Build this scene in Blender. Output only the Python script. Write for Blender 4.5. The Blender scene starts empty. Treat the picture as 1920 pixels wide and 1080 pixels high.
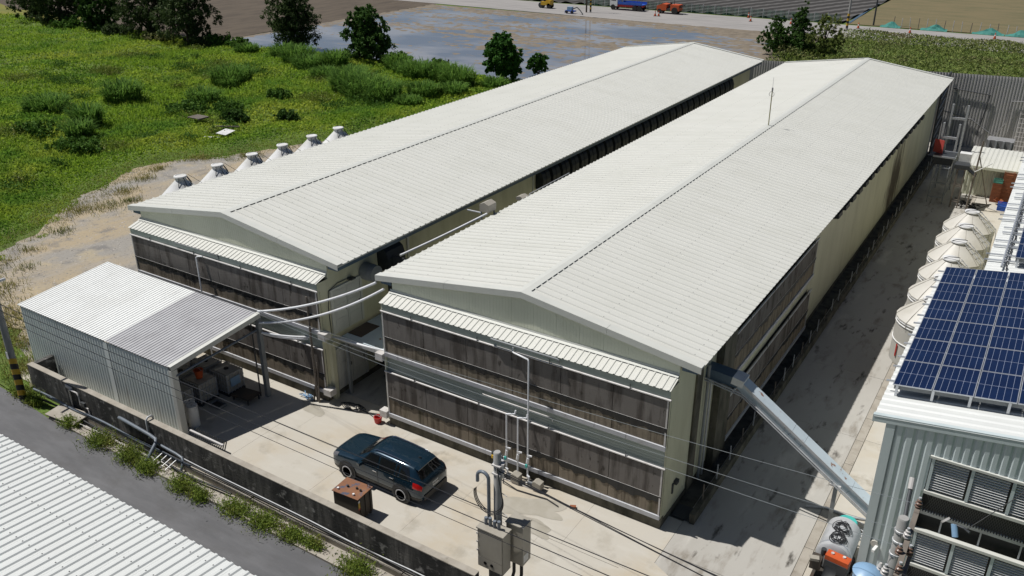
import bpy, bmesh, math, random
import numpy as np
from mathutils import Vector, Matrix
SC = bpy.context.scene
COL = SC.collection
R = math.radians
# ------------------------------------------------------------------ camera, sky, sun, exposure
cam = bpy.data.cameras.new('camera'); camo = bpy.data.objects.new('camera', cam); COL.objects.link(camo)
camo.location = (22.121, -24.485, 21.790)
camo.rotation_euler = (R(90 - 24.815), 0, R(32.54))
cam.sensor_width = 36.0; cam.lens = 30.332; cam.clip_start = 0.1; cam.clip_end = 2000
SC.camera = camo
SUN_DIR = Vector((0.484, 0.130, -1.0)).normalized()
SUN_EL = math.asin(-SUN_DIR.z); SUN_AZ = math.atan2(-SUN_DIR.x, -SUN_DIR.y)
w = bpy.data.worlds.new('World'); SC.world = w; w.use_nodes = True
nt = w.node_tree; nt.nodes.clear()
sky = nt.nodes.new('ShaderNodeTexSky'); sky.sky_type = 'NISHITA'; sky.sun_disc = False
sky.sun_elevation = SUN_EL; sky.sun_rotation = SUN_AZ % (2 * math.pi)
sky.air_density = 0.75; sky.dust_density = 0.5; sky.ozone_density = 1.0
bg = nt.nodes.new('ShaderNodeBackground'); bg.inputs['Strength'].default_value = 0.05
wo = nt.nodes.new('ShaderNodeOutputWorld')
nt.links.new(sky.outputs[0], bg.inputs[0]); nt.links.new(bg.outputs[0], wo.inputs[0])
sl = bpy.data.lights.new('sun', 'SUN'); sl.energy = 5.0; sl.angle = R(0.53); sl.color = (1.0, 0.972, 0.935)
so = bpy.data.objects.new('sun', sl); COL.objects.link(so)
so.rotation_euler = SUN_DIR.to_track_quat('-Z', 'Y').to_euler(); so.location = (-40, -10, 80)
SC.view_settings.view_transform = 'Standard'; SC.view_settings.look = 'None'
SC.view_settings.exposure = -0.13; SC.view_settings.gamma = 1.0
SC.view_settings.use_curve_mapping = False
try:
    SC.cycles.max_bounces = 6; SC.cycles.diffuse_bounces = 3; SC.cycles.glossy_bounces = 3
    SC.cycles.transparent_max_bounces = 8
except Exception:
    pass

# ------------------------------------------------------------------ helpers
ORI = {}            # world origin of each object used as a parent
ROT = {}
def tag(o, label=None, cat=None, group=None, kind=None):
    if label: o['label'] = label
    if cat: o['category'] = cat
    if group: o['group'] = group
    if kind: o['kind'] = kind
    return o
def empty(name, loc, label, cat, group=None):
    o = bpy.data.objects.new(name, None); COL.objects.link(o); o.location = loc
    o.empty_display_size = 0.2
    ORI[o.name] = Vector(loc)
    return tag(o, label, cat, group)
class MB:
    def __init__(s): s.v = []; s.f = []
    def add(s, vs, fs):
        b = len(s.v); s.v.extend([tuple(p) for p in vs]); s.f.extend([tuple(i + b for i in f) for f in fs]); return s
    def box(s, x0, x1, y0, y1, z0, z1):
        if x0 > x1: x0, x1 = x1, x0
        if y0 > y1: y0, y1 = y1, y0
        if z0 > z1: z0, z1 = z1, z0
        return s.add([(x0,y0,z0),(x1,y0,z0),(x1,y1,z0),(x0,y1,z0),(x0,y0,z1),(x1,y0,z1),(x1,y1,z1),(x0,y1,z1)],
                     [(0,3,2,1),(4,5,6,7),(0,1,5,4),(1,2,6,5),(2,3,7,6),(3,0,4,7)])
    def obox(s, c, size, rz=0.0, rx=0.0, ry=0.0):
        m = Matrix.Rotation(rz, 3, 'Z') @ Matrix.Rotation(ry, 3, 'Y') @ Matrix.Rotation(rx, 3, 'X')
        hx, hy, hz = [k / 2 for k in size]; c = Vector(c)
        vs = [c + m @ Vector((sx*hx, sy*hy, sz*hz)) for sz in (-1,1) for sx, sy in ((-1,-1),(1,-1),(1,1),(-1,1))]
        return s.add(vs, [(0,3,2,1),(4,5,6,7),(0,1,5,4),(1,2,6,5),(2,3,7,6),(3,0,4,7)])
    def cyl(s, p0, p1, r, n=12, r2=None, caps=True):
        p0 = Vector(p0); p1 = Vector(p1); r2 = r if r2 is None else r2
        d = (p1 - p0).normalized(); a = d.orthogonal().normalized(); b = d.cross(a)
        vs = []
        for p, q in ((p0, r), (p1, r2)):
            for i in range(n):
                t = 2 * math.pi * i / n; vs.append(p + a * (q * math.cos(t)) + b * (q * math.sin(t)))
        fs = [(i, (i+1) % n, n + (i+1) % n, n + i) for i in range(n)]
        if caps: fs += [tuple(range(n-1, -1, -1)), tuple(range(n, 2*n))]
        return s.add(vs, fs)
    def tube(s, path, r, n=8):
        P = [Vector(p) for p in path]; m = len(P); vs = []
        up = None
        for i, p in enumerate(P):
            d = (P[min(i+1, m-1)] - P[max(i-1, 0)]).normalized()
            if up is None: up = d.orthogonal().normalized()
            up = (up - d * up.dot(d))
            up = up.normalized() if up.length > 1e-6 else d.orthogonal().normalized()
            b = d.cross(up); q = r[i] if hasattr(r, '__len__') else r
            for k in range(n):
                t = 2 * math.pi * k / n; vs.append(p + up * (q * math.cos(t)) + b * (q * math.sin(t)))
        fs = [(i*n + k, i*n + (k+1) % n, (i+1)*n + (k+1) % n, (i+1)*n + k) for i in range(m-1) for k in range(n)]
        fs += [tuple(range(n-1, -1, -1)), tuple(range((m-1)*n, m*n))]
        return s.add(vs, fs)
    def lathe(s, c, prof, n=24, axis='Z'):
        vs = []; c = Vector(c)
        for r, h in prof:
            for i in range(n):
                t = 2 * math.pi * i / n; a, b = r * math.cos(t), r * math.sin(t)
                vs.append(c + (Vector((a, b, h)) if axis == 'Z' else Vector((h, a, b)) if axis == 'X' else Vector((b, h, a))))
        m = len(prof)
        fs = [(j*n + i, j*n + (i+1) % n, (j+1)*n + (i+1) % n, (j+1)*n + i) for j in range(m-1) for i in range(n)]
        fs += [tuple(range(n-1, -1, -1)), tuple(range((m-1)*n, m*n))]
        return s.add(vs, fs)
    def sheet(s, rows):                       # grid of points
        m = len(rows); n = len(rows[0]); vs = [p for r in rows for p in r]
        return s.add(vs, [(j*n + i, j*n + i + 1, (j+1)*n + i + 1, (j+1)*n + i) for j in range(m-1) for i in range(n-1)])
    def slab(s, rows, d):                     # grid sheet with thickness vector d (bottom = top + d)
        m = len(rows); n = len(rows[0]); d = Vector(d)
        top = [Vector(p) for r in rows for p in r]; bot = [p + d for p in top]; N = m * n
        fs = [(j*n+i, j*n+i+1, (j+1)*n+i+1, (j+1)*n+i) for j in range(m-1) for i in range(n-1)]
        fs += [(N+a, N+dd, N+c, N+b) for a, b, c, dd in list(fs)]
        ring = list(range(n)) + [j*n+n-1 for j in range(1, m)] + [(m-1)*n+i for i in range(n-2, -1, -1)] + [j*n for j in range(m-2, 0, -1)]
        L = len(ring)
        fs += [(ring[k], N+ring[k], N+ring[(k+1) % L], ring[(k+1) % L]) for k in range(L)]
        return s.add(top + bot, fs)
    def prism(s, poly, d):                    # polygon (3-D points) extruded by d
        n = len(poly); d = Vector(d); a = [Vector(p) for p in poly]
        return s.add(a + [p + d for p in a], [tuple(range(n-1, -1, -1)), tuple(range(n, 2*n))] + [(i, (i+1) % n, n + (i+1) % n, n + i) for i in range(n)])
def fix_normals(me):
    bm = bmesh.new(); bm.from_mesh(me); bmesh.ops.recalc_face_normals(bm, faces=bm.faces); bm.to_mesh(me); bm.free()
def build(name, mb, mat, parent=None, smooth=None, label=None, cat=None, group=None, kind=None, loc=None, fix=True):
    if parent is not None: o0 = ORI[parent.name]
    elif loc is not None: o0 = Vector(loc)
    elif kind in ('structure', 'stuff'): o0 = Vector((0, 0, 0))
    else:
        A = np.array([tuple(p) for p in mb.v]); o0 = Vector(((A[:,0].min()+A[:,0].max())/2, (A[:,1].min()+A[:,1].max())/2, A[:,2].min()))
    me = bpy.data.meshes.new(name)
    me.from_pydata([(p[0]-o0.x, p[1]-o0.y, p[2]-o0.z) for p in mb.v], [], mb.f); me.update()
    if fix: fix_normals(me)
    if mat is not None: me.materials.append(mat)
    if smooth is not None:
        for p in me.polygons: p.use_smooth = True
        try: me.set_sharp_from_angle(angle=R(smooth))
        except Exception: pass
    o = bpy.data.objects.new(name, me); COL.objects.link(o)
    if parent is not None: o.parent = parent
    else: o.location = o0
    ORI[o.name] = o0
    return tag(o, label, cat, group, kind)
def inst(src, loc, parent, rz=0.0):           # copy of one mesh part sharing its mesh; loc is in world space
    o = src.copy(); COL.objects.link(o); o.parent = parent
    o.location = Vector(loc) - ORI[parent.name]; o.rotation_euler = (0, 0, rz)
    return o
def copy_tree(root, loc, rz=0.0, label=None, scale=None):
    r = root.copy(); COL.objects.link(r); r.location = loc; r.rotation_euler = (0, 0, rz)
    if scale: r.scale = scale
    if label: r['label'] = label
    for ch in [c for c in root.children]:
        c = ch.copy(); COL.objects.link(c); c.parent = r
        for g in [k for k in ch.children]:
            d = g.copy(); COL.objects.link(d); d.parent = c
    ORI[r.name] = Vector(loc)
    return r
def raw_mesh(name, V, F, mat, loc=(0,0,0), parent=None, **kw):      # numpy arrays, all faces with the same vertex count
    me = bpy.data.meshes.new(name); V = np.asarray(V, dtype=np.float32); F = np.asarray(F, dtype=np.int32)
    n, k = F.shape
    me.vertices.add(len(V)); me.vertices.foreach_set('co', V.ravel())
    me.loops.add(n*k); me.loops.foreach_set('vertex_index', F.ravel())
    me.polygons.add(n); me.polygons.foreach_set('loop_start', np.arange(0, n*k, k, dtype=np.int32))
    try: me.polygons.foreach_set('loop_total', np.full(n, k, dtype=np.int32))
    except Exception: pass
    me.update(calc_edges=True); me.validate()
    if mat: me.materials.append(mat)
    o = bpy.data.objects.new(name, me); COL.objects.link(o); o.location = loc
    if parent is not None: o.parent = parent
    ORI[o.name] = Vector(loc) if parent is None else ORI[parent.name]
    return tag(o, kw.get('label'), kw.get('cat'), kw.get('group'), kw.get('kind'))
CAMP = np.array(camo.location); 
def _basis():
    y, p = R(-32.54), R(24.815)
    f = np.array([math.sin(y)*math.cos(p), math.cos(y)*math.cos(p), -math.sin(p)]); r = np.array([math.cos(y), -math.sin(y), 0])
    return r, np.cross(r, f), f
_r, _u, _f = _basis()
def in_view(P, m=0.12):                      # keeps scattered leaves to the part of the place the photo can see (with a margin)
    q = np.asarray(P) - CAMP; z = q @ _f
    a = (q @ _r) / z * 1.1869; b = (q @ _u) / z * 2.110
    return (z > 1) & (np.abs(a) < 0.703 + m + 0.35) & (np.abs(b) < 0.703 + 0.35 + m)
# ------------------------------------------------------------------ value noise for terrain and scattering
_rng = np.random.default_rng(5); _T = _rng.random((256, 256))
def vnoise(x, y):
    x = np.asarray(x, float); y = np.asarray(y, float)
    xi = np.floor(x).astype(int); yi = np.floor(y).astype(int); fx = x - xi; fy = y - yi
    fx = fx*fx*(3-2*fx); fy = fy*fy*(3-2*fy)
    a = _T[xi % 256, yi % 256]; b = _T[(xi+1) % 256, yi % 256]; c = _T[xi % 256, (yi+1) % 256]; d = _T[(xi+1) % 256, (yi+1) % 256]
    return (a*(1-fx)+b*fx)*(1-fy) + (c*(1-fx)+d*fx)*fy
def fbm(x, y, o=4):
    s = 0; a = 0.5; t = 0
    for k in range(o): s = s + a*vnoise(x*2**k + 17*k, y*2**k + 31*k); t += a; a *= 0.5
    return s / t

# ------------------------------------------------------------------ materials
def _pos(nt, scale=(1,1,1), rot=(0,0,0)):
    g = nt.nodes.new('ShaderNodeNewGeometry'); m = nt.nodes.new('ShaderNodeMapping')
    m.inputs['Scale'].default_value = scale; m.inputs['Rotation'].default_value = rot
    nt.links.new(g.outputs['Position'], m.inputs['Vector']); return m.outputs['Vector']
def _noise(nt, scale, vec, detail=4, rough=0.55):
    n = nt.nodes.new('ShaderNodeTexNoise'); n.inputs['Scale'].default_value = scale; n.inputs['Detail'].default_value = detail
    n.inputs['Roughness'].default_value = rough; nt.links.new(vec, n.inputs['Vector']); return n.outputs['Fac']
def _ramp(nt, fac, lo, hi, a=0.0, b=1.0):
    r = nt.nodes.new('ShaderNodeMapRange'); r.inputs['From Min'].default_value = lo; r.inputs['From Max'].default_value = hi
    r.inputs['To Min'].default_value = a; r.inputs['To Max'].default_value = b
    nt.links.new(fac, r.inputs['Value']); return r.outputs['Result']
def _mix(nt, fac, a, b):
    m = nt.nodes.new('ShaderNodeMix'); m.data_type = 'RGBA'; m.clamp_factor = True
    if isinstance(fac, float): m.inputs[0].default_value = fac
    else: nt.links.new(fac, m.inputs[0])
    for k, c in ((6, a), (7, b)):
        if isinstance(c, tuple): m.inputs[k].default_value = (*c[:3], 1)
        else: nt.links.new(c, m.inputs[k])
    return m.outputs[2]
def mat(name, col, rough=0.7, metal=0.0, layers=(), bump=None, spec=0.5, island=0.0, coat=0.0, transl=0.0):
    """layers: (color, noise scale, (sx,sy,sz), lo, hi, strength) mixed over col; bump: (scale, strength, (sx,sy,sz))"""
    m = bpy.data.materials.new(name); m.use_nodes = True; nt = m.node_tree
    p = nt.nodes['Principled BSDF']; out = nt.nodes['Material Output']
    c = (*col, 1)
    cur = tuple(col)
    for L in layers:
        v = _pos(nt, L[2], L[6] if len(L) > 6 else (0,0,0)); f = _noise(nt, L[1], v, 5, 0.6); f = _ramp(nt, f, L[3], L[4], 0.0, L[5])
        cur = _mix(nt, f, cur, L[0])
    if island:
        g = nt.nodes.new('ShaderNodeNewGeometry'); h = nt.nodes.new('ShaderNodeHueSaturation')
        h.inputs['Hue'].default_value = 0.5
        v = _ramp(nt, g.outputs['Random Per Island'], 0, 1, 1-island, 1+island); nt.links.new(v, h.inputs['Value'])
        hu = _ramp(nt, g.outputs['Random Per Island'], 0, 1, 0.515, 0.485); nt.links.new(hu, h.inputs['Hue'])
        if isinstance(cur, tuple): h.inputs['Color'].default_value = (*cur, 1)
        else: nt.links.new(cur, h.inputs['Color'])
        cur = h.outputs['Color']
    if isinstance(cur, tuple): p.inputs['Base Color'].default_value = (*cur, 1)
    else: nt.links.new(cur, p.inputs['Base Color'])
    p.inputs['Roughness'].default_value = rough; p.inputs['Metallic'].default_value = metal
    p.inputs['Specular IOR Level'].default_value = spec
    if coat: p.inputs['Coat Weight'].default_value = coat; p.inputs['Coat Roughness'].default_value = 0.05
    if bump:
        b = nt.nodes.new('ShaderNodeBump'); b.inputs['Strength'].default_value = bump[1]; b.inputs['Distance'].default_value = 0.02
        f = _noise(nt, bump[0], _pos(nt, bump[2] if len(bump) > 2 else (1,1,1)), 3)
        nt.links.new(f, b.inputs['Height']); nt.links.new(b.outputs[0], p.inputs['Normal'])
    if transl:
        t = nt.nodes.new('ShaderNodeBsdfTranslucent'); x = nt.nodes.new('ShaderNodeMixShader'); x.inputs[0].default_value = transl
        if isinstance(cur, tuple): t.inputs[0].default_value = (*cur, 1)
        else: nt.links.new(cur, t.inputs[0])
        nt.links.new(p.outputs[0], x.inputs[1]); nt.links.new(t.outputs[0], x.inputs[2]); nt.links.new(x.outputs[0], out.inputs['Surface'])
    return m
def plain(name, col, rough=0.6, metal=0.0, v=0.12, **k):
    d = tuple(c*(1-2.2*v) for c in col)
    return mat(name, col, rough, metal, layers=((d, 1.7, (1,1,1), 0.45, 0.75, 0.8),), **k)
M = {}
dk = (0.03, 0.027, 0.022)
M['roof'] = mat('painted_roof_steel', (0.575, 0.575, 0.53), 0.5, layers=(((0.52,0.52,0.47), 0.35, (1,2.2,1), 0.42, 0.68, 0.55), ((0.42,0.40,0.34), 6, (0.5,1,1), 0.66, 0.80, 0.4)))
M['roof_near'] = mat('near_roof_steel', (0.61, 0.625, 0.605), 0.5, layers=(((0.56,0.57,0.55), 0.5, (2,1,1), 0.4, 0.7, 0.5), ((0.4,0.38,0.34), 14, (1,1,1), 0.68, 0.8, 0.5)))
M['trim'] = mat('trim_steel', (0.57, 0.575, 0.53), 0.45, layers=(((0.45,0.46,0.43), 1.3, (1,1,1), 0.5, 0.8, 0.5),))
M['wallp'] = mat('cream_wall_panel', (0.66, 0.67, 0.54), 0.45, layers=(((0.52,0.53,0.41), 0.8, (1,1,0.3), 0.45, 0.75, 0.6),))
M['wallp2'] = mat('cream_wall_dirty', (0.58, 0.57, 0.42), 0.6, layers=(((0.40,0.39,0.26), 0.9, (1,1,0.35), 0.42, 0.72, 0.7), ((0.20,0.18,0.11), 2.5, (3,3,0.2), 0.62, 0.85, 0.55)))
M['band'] = mat('band_panel', (0.33, 0.38, 0.34), 0.45, layers=(((0.24,0.28,0.25), 1.4, (1,1,4), 0.45, 0.8, 0.6),))
M['pad'] = mat('cooling_pad_grey', (0.175, 0.160, 0.146), 0.95, layers=(((0.07,0.06,0.052), 0.9, (2.4,2.4,0.35), 0.46, 0.62, 0.85), ((0.27,0.25,0.225), 1.4, (2.2,2.2,0.4), 0.56, 0.74, 0.5), ((0.04,0.034,0.028), 1.6, (1.6,1.6,0.8), 0.60, 0.66, 0.8), ((0.55,0.54,0.50), 16, (1,1,1), 0.735, 0.76, 0.8)), bump=(30, 0.6, (1,1,3)), spec=0.2)
M['pad2'] = mat('cooling_pad_brown', (0.235, 0.198, 0.15), 0.95, layers=(((0.085,0.07,0.05), 1.2, (4,4,0.4), 0.46, 0.64, 0.85), ((0.31,0.27,0.21), 2.0, (3.5,3.5,0.25), 0.56, 0.74, 0.5), ((0.055,0.055,0.025), 0.9, (2,2,0.5), 0.55, 0.75, 0.6), ((0.55,0.54,0.50), 16, (1,1,1), 0.74, 0.76, 0.8)), bump=(30, 0.6, (1,1,3)), spec=0.2)
M['rail'] = mat('white_pvc_dirty', (0.55, 0.53, 0.51), 0.4, layers=(((0.30,0.27,0.24), 3.2, (1,1,1), 0.5, 0.75, 0.75),))
M['pvc'] = mat('white_pvc_pipe', (0.72, 0.73, 0.75), 0.35, layers=(((0.55,0.54,0.52), 2.2, (1,1,1), 0.5, 0.8, 0.6),))
M['gutter'] = mat('gutter_plastic', (0.50, 0.51, 0.54), 0.4, layers=(((0.33,0.31,0.29), 2.4, (1,1,1), 0.5, 0.78, 0.65),))
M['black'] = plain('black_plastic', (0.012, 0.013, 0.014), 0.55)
M['darkhood'] = mat('dark_fan_hood', (0.016, 0.021, 0.024), 0.6, layers=(((0.05,0.055,0.055), 3, (1,1,1), 0.55, 0.8, 0.6),))
M['steel'] = mat('galvanised_steel', (0.46, 0.47, 0.48), 0.45, 0.15, layers=(((0.31,0.31,0.31), 3, (1,1,1), 0.45, 0.75, 0.7),))
M['darksteel'] = plain('dark_steel', (0.055, 0.06, 0.065), 0.5, 0.3)
M['greysteel'] = plain('grey_painted_steel', (0.23, 0.245, 0.25), 0.5)
M['bluegrey'] = mat('blue_grey_paint', (0.50, 0.57, 0.61), 0.4, layers=(((0.40,0.47,0.51), 1.6, (1,1,1), 0.45, 0.75, 0.7), ((0.22,0.085,0.03), 3.2, (1,1,1), 0.63, 0.67, 0.9)))
M['bluedark'] = plain('dark_blue_steel', (0.07, 0.115, 0.165), 0.45)
M['conc'] = mat('yard_concrete', (0.455, 0.425, 0.365), 0.85, layers=(((0.43,0.365,0.265), 0.20, (1,1,1), 0.48, 0.64, 0.75), ((0.51,0.485,0.43), 0.6, (1,3,1), 0.5, 0.75, 0.6), ((0.30,0.27,0.215), 0.75, (1,1,1), 0.56, 0.70, 0.65), ((0.20,0.17,0.12), 0.45, (1,1,1), 0.66, 0.73, 0.6), ((0.42,0.40,0.36), 5, (4,0.25,1), 0.5, 0.8, 0.3), ((0.14,0.12,0.09), 2.6, (1,1,1), 0.70, 0.82, 0.7), ((0.42,0.41,0.38), 14, (1,1,1), 0.45, 0.8, 0.35)), bump=(25, 0.15))
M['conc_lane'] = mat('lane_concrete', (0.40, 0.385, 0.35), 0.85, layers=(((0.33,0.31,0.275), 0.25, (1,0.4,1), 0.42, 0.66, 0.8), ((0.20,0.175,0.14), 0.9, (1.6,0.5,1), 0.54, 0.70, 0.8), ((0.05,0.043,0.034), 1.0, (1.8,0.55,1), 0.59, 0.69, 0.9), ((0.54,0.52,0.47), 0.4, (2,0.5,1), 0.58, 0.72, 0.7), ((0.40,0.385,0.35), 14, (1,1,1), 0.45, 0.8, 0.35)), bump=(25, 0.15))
M['oldconc'] = mat('old_concrete', (0.36, 0.33, 0.28), 0.9, layers=(((0.24,0.21,0.17), 1.5, (1,1,1), 0.42, 0.7, 0.8), ((0.10,0.09,0.07), 3, (1,1,0.5), 0.6, 0.78, 0.7)), bump=(18, 0.3))
M['mossconc'] = mat('mossy_dark_concrete', (0.13, 0.12, 0.09), 0.95, layers=(((0.035,0.034,0.024), 1.6, (1,1,0.4), 0.38, 0.66, 0.95), ((0.22,0.20,0.16), 3.5, (1,1,0.5), 0.6, 0.8, 0.6)), bump=(20, 0.4))
M['wallconc'] = mat('stained_wall_concrete', (0.145, 0.138, 0.126), 0.92, layers=(((0.012,0.012,0.012), 0.55, (1.3,1,0.35), 0.36, 0.60, 0.97), ((0.02,0.02,0.018), 2.2, (2.2,1,0.30), 0.42, 0.64, 0.9), ((0.36,0.35,0.33), 2.2, (1.2,1,1.3), 0.57, 0.70, 0.75), ((0.05,0.05,0.048), 10, (0.35,1,4.5), 0.5, 0.68, 0.55)), bump=(6, 0.9, (0.6,1,5)))
M['asphalt'] = mat('asphalt', (0.10, 0.10, 0.104), 0.9, layers=(((0.15,0.15,0.155), 0.5, (0.5,2.2,1), 0.42, 0.68, 0.8), ((0.085,0.083,0.082), 0.8, (1,2,1), 0.5, 0.75, 0.6), ((0.26,0.24,0.21), 0.9, (1,1,1), 0.66, 0.78, 0.4), ((0.20,0.20,0.20), 30, (1,1,1), 0.6, 0.75, 0.4)), bump=(60, 0.25))
M['farroad'] = mat('far_road', (0.30, 0.285, 0.27), 0.9, layers=(((0.22,0.21,0.20), 0.3, (0.4,2.5,1), 0.42, 0.66, 0.8), ((0.12,0.11,0.10), 0.5, (0.3,3,1), 0.6, 0.8, 0.6)))
M['dirt'] = mat('sandy_dirt', (0.345, 0.28, 0.185), 0.95, layers=(((0.265,0.25,0.225), 0.13, (1.6,0.7,1), 0.42, 0.58, 0.95), ((0.40,0.325,0.20), 0.35, (1,1,1), 0.52, 0.70, 0.7), ((0.15,0.145,0.14), 0.55, (1,1,1), 0.54, 0.66, 0.75), ((0.34,0.31,0.27), 0.5, (2.2,0.5,1), 0.55, 0.72, 0.5, (0,0,0.5)), ((0.17,0.155,0.135), 5, (1,1,1), 0.54, 0.68, 0.6), ((0.52,0.47,0.39), 11, (1,1,1), 0.64, 0.74, 0.6)), bump=(9, 0.9))
M['soil'] = mat('field_soil', (0.11, 0.175, 0.026), 1.0, layers=(((0.06,0.085,0.016), 0.4, (1,1,1), 0.4, 0.7, 0.8), ((0.13,0.145,0.04), 1.6, (1,1,1), 0.52, 0.72, 0.7), ((0.05,0.06,0.012), 7, (1,1,1), 0.5, 0.7, 0.8)), bump=(6, 1.0))
M['plough'] = mat('ploughed_brown', (0.095, 0.074, 0.052), 1.0, layers=(((0.06,0.046,0.033), 0.5, (1,0.3,1), 0.42, 0.66, 0.9), ((0.14,0.11,0.078), 1.6, (1,1,1), 0.58, 0.75, 0.6)), bump=(3, 1.0))
M['darkplough'] = mat('ploughed_dark', (0.085, 0.08, 0.075), 1.0, layers=(((0.13,0.125,0.12), 1.2, (1,1,1), 0.5, 0.75, 0.6),), bump=(3, 1.0))
M['dryfield'] = mat('dry_field', (0.155, 0.125, 0.062), 1.0, layers=(((0.105,0.098,0.045), 0.25, (0.5,1.5,1), 0.42, 0.66, 0.8), ((0.20,0.16,0.085), 1.2, (1,1,1), 0.55, 0.75, 0.5)))
M['mud'] = mat('wet_mud', (0.19, 0.155, 0.112), 0.75, layers=(((0.12,0.098,0.07), 0.6, (1,1,1), 0.42, 0.66, 0.8), ((0.26,0.22,0.165), 1.8, (1,1,1), 0.56, 0.75, 0.6)), bump=(4, 0.8))
M['grass'] = mat('grass_leaf', (0.225, 0.35, 0.035), 0.75, island=0.28, transl=0.48, layers=(((0.36,0.43,0.06), 0.09, (1,1,1), 0.46, 0.62, 0.9), ((0.12,0.25,0.035), 0.16, (1,1,1), 0.50, 0.62, 0.8)), spec=0.12)
M['grass2'] = mat('dry_grass_leaf', (0.22, 0.20, 0.055), 0.7, island=0.3, transl=0.3, layers=(((0.10,0.13,0.03), 0.3, (1,1,1), 0.45, 0.62, 0.8),), spec=0.2)
M['cane'] = mat('cane_leaf', (0.105, 0.205, 0.035), 0.7, island=0.45, transl=0.4, spec=0.1)
M['bush'] = mat('bush_leaf', (0.075, 0.155, 0.024), 0.7, island=0.4, transl=0.3, spec=0.12)
M['casu'] = mat('tree_leaf_dark', (0.055, 0.085, 0.028), 0.6, island=0.4, transl=0.25, spec=0.1)
M['tree2'] = mat('tree_leaf_green', (0.052, 0.11, 0.022), 0.65, island=0.4, transl=0.25, spec=0.12)
M['vine'] = mat('vine_leaf', (0.045, 0.125, 0.02), 0.65, island=0.4, transl=0.25, spec=0.12)
M['scrub'] = mat('scrub_leaf', (0.165, 0.205, 0.055), 0.65, island=0.45, transl=0.3, layers=(((0.19,0.145,0.095), 0.25, (1,1,1), 0.5, 0.66, 0.7), ((0.15,0.23,0.035), 0.2, (1,1,1), 0.5, 0.66, 0.6)), spec=0.2)
M['weed'] = mat('weed_leaf', (0.16, 0.225, 0.035), 0.6, island=0.4, transl=0.35, layers=(((0.19,0.165,0.05), 1.2, (1,1,1), 0.48, 0.66, 0.7),), spec=0.25)
M['bark'] = plain('bark', (0.07, 0.055, 0.04), 0.95)
M['rust'] = mat('rusted_steel', (0.20, 0.085, 0.04), 0.75, layers=(((0.055,0.07,0.11), 3.2, (1,1,1), 0.56, 0.62, 0.9), ((0.30,0.14,0.055), 1.8, (1,1,1), 0.5, 0.75, 0.6), ((0.09,0.04,0.02), 5, (1,1,1), 0.58, 0.75, 0.6)), bump=(20, 0.3))
M['boxside'] = mat('tank_side', (0.045, 0.038, 0.030), 0.7, layers=(((0.10,0.055,0.03), 2, (1,1,0.4), 0.5, 0.75, 0.7),))
M['cabinet'] = mat('cabinet_steel', (0.34, 0.315, 0.265), 0.5, layers=(((0.24,0.22,0.18), 1.6, (1,1,0.4), 0.45, 0.75, 0.7),))
M['polec'] = mat('pole_concrete', (0.33, 0.325, 0.31), 0.85, layers=(((0.22,0.215,0.20), 4, (1,1,0.4), 0.45, 0.75, 0.7),))
M['bluepipe'] = plain('blue_grey_pipe', (0.155, 0.18, 0.21), 0.4)
M['silo'] = mat('silo_white', (0.70, 0.70, 0.69), 0.4, layers=(((0.50,0.48,0.42), 0.9, (1,1,0.5), 0.45, 0.72, 0.7),))
M['silocream'] = mat('silo_fibreglass', (0.55, 0.53, 0.475), 0.5, layers=(((0.42,0.395,0.335), 0.9, (1,1,0.5), 0.45, 0.72, 0.7),))
M['olive'] = plain('olive_silo_wall', (0.30, 0.28, 0.15), 0.5)
M['cell'] = mat('solar_cell', (0.006, 0.014, 0.048), 0.12, 0.0, spec=0.4, layers=(((0.008,0.02,0.064), 0.8, (1,1,1), 0.45, 0.7, 0.7),))
M['cellline'] = plain('solar_busbar', (0.30, 0.34, 0.44), 0.35)
M['alu'] = plain('aluminium', (0.62, 0.64, 0.67), 0.35, 0.6)
M['rbwall'] = mat('grey_green_cladding', (0.50, 0.565, 0.57), 0.40, layers=(((0.39,0.45,0.455), 1.2, (1,1,0.3), 0.45, 0.75, 0.7),))
M['shedwall'] = mat('shed_cladding', (0.72, 0.77, 0.74), 0.45, layers=(((0.58,0.63,0.60), 1.5, (1,1,0.3), 0.45, 0.75, 0.7), ((0.24,0.20,0.13), 1.2, (2,2,0.25), 0.60, 0.8, 0.5)))
M['shedroof'] = mat('shed_roof_white', (0.72, 0.73, 0.71), 0.5, layers=(((0.6,0.6,0.57), 0.7, (1,1,1), 0.45, 0.75, 0.5),))
M['shedroof2'] = mat('shed_roof_grey', (0.40, 0.40, 0.41), 0.55, layers=(((0.28,0.275,0.285), 1.2, (1,1,1), 0.45, 0.75, 0.6),))
M['backwall'] = mat('grey_back_cladding', (0.46, 0.445, 0.43), 0.6, layers=(((0.34,0.33,0.315), 0.7, (1,1,0.25), 0.45, 0.75, 0.7),))
M['orange'] = plain('orange_plastic', (0.52, 0.085, 0.018), 0.5)
M['red'] = plain('red_paint', (0.48, 0.03, 0.025), 0.5)
M['redfaded'] = plain('faded_red', (0.50, 0.07, 0.06), 0.6)
M['yellow'] = plain('yellow_paint', (0.55, 0.34, 0.02), 0.5)
M['blue'] = plain('blue_plastic', (0.03, 0.11, 0.48), 0.45)
M['bluelight'] = plain('light_blue_paint', (0.22, 0.36, 0.52), 0.4)
M['teal'] = plain('teal_plastic', (0.06, 0.40, 0.36), 0.5)
M['crate'] = mat('brown_crate_plastic', (0.26, 0.085, 0.035), 0.6, layers=(((0.17,0.06,0.03), 2, (1,1,1), 0.45, 0.75, 0.7),))
M['crateg'] = plain('green_crate_plastic', (0.06, 0.22, 0.17), 0.6)
M['tote'] = mat('tote_plastic', (0.40, 0.38, 0.33), 0.55, layers=(((0.26,0.23,0.18), 1.6, (1,1,1), 0.45, 0.75, 0.8),))
M['white'] = plain('white_paint', (0.72, 0.72, 0.70), 0.5)
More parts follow.
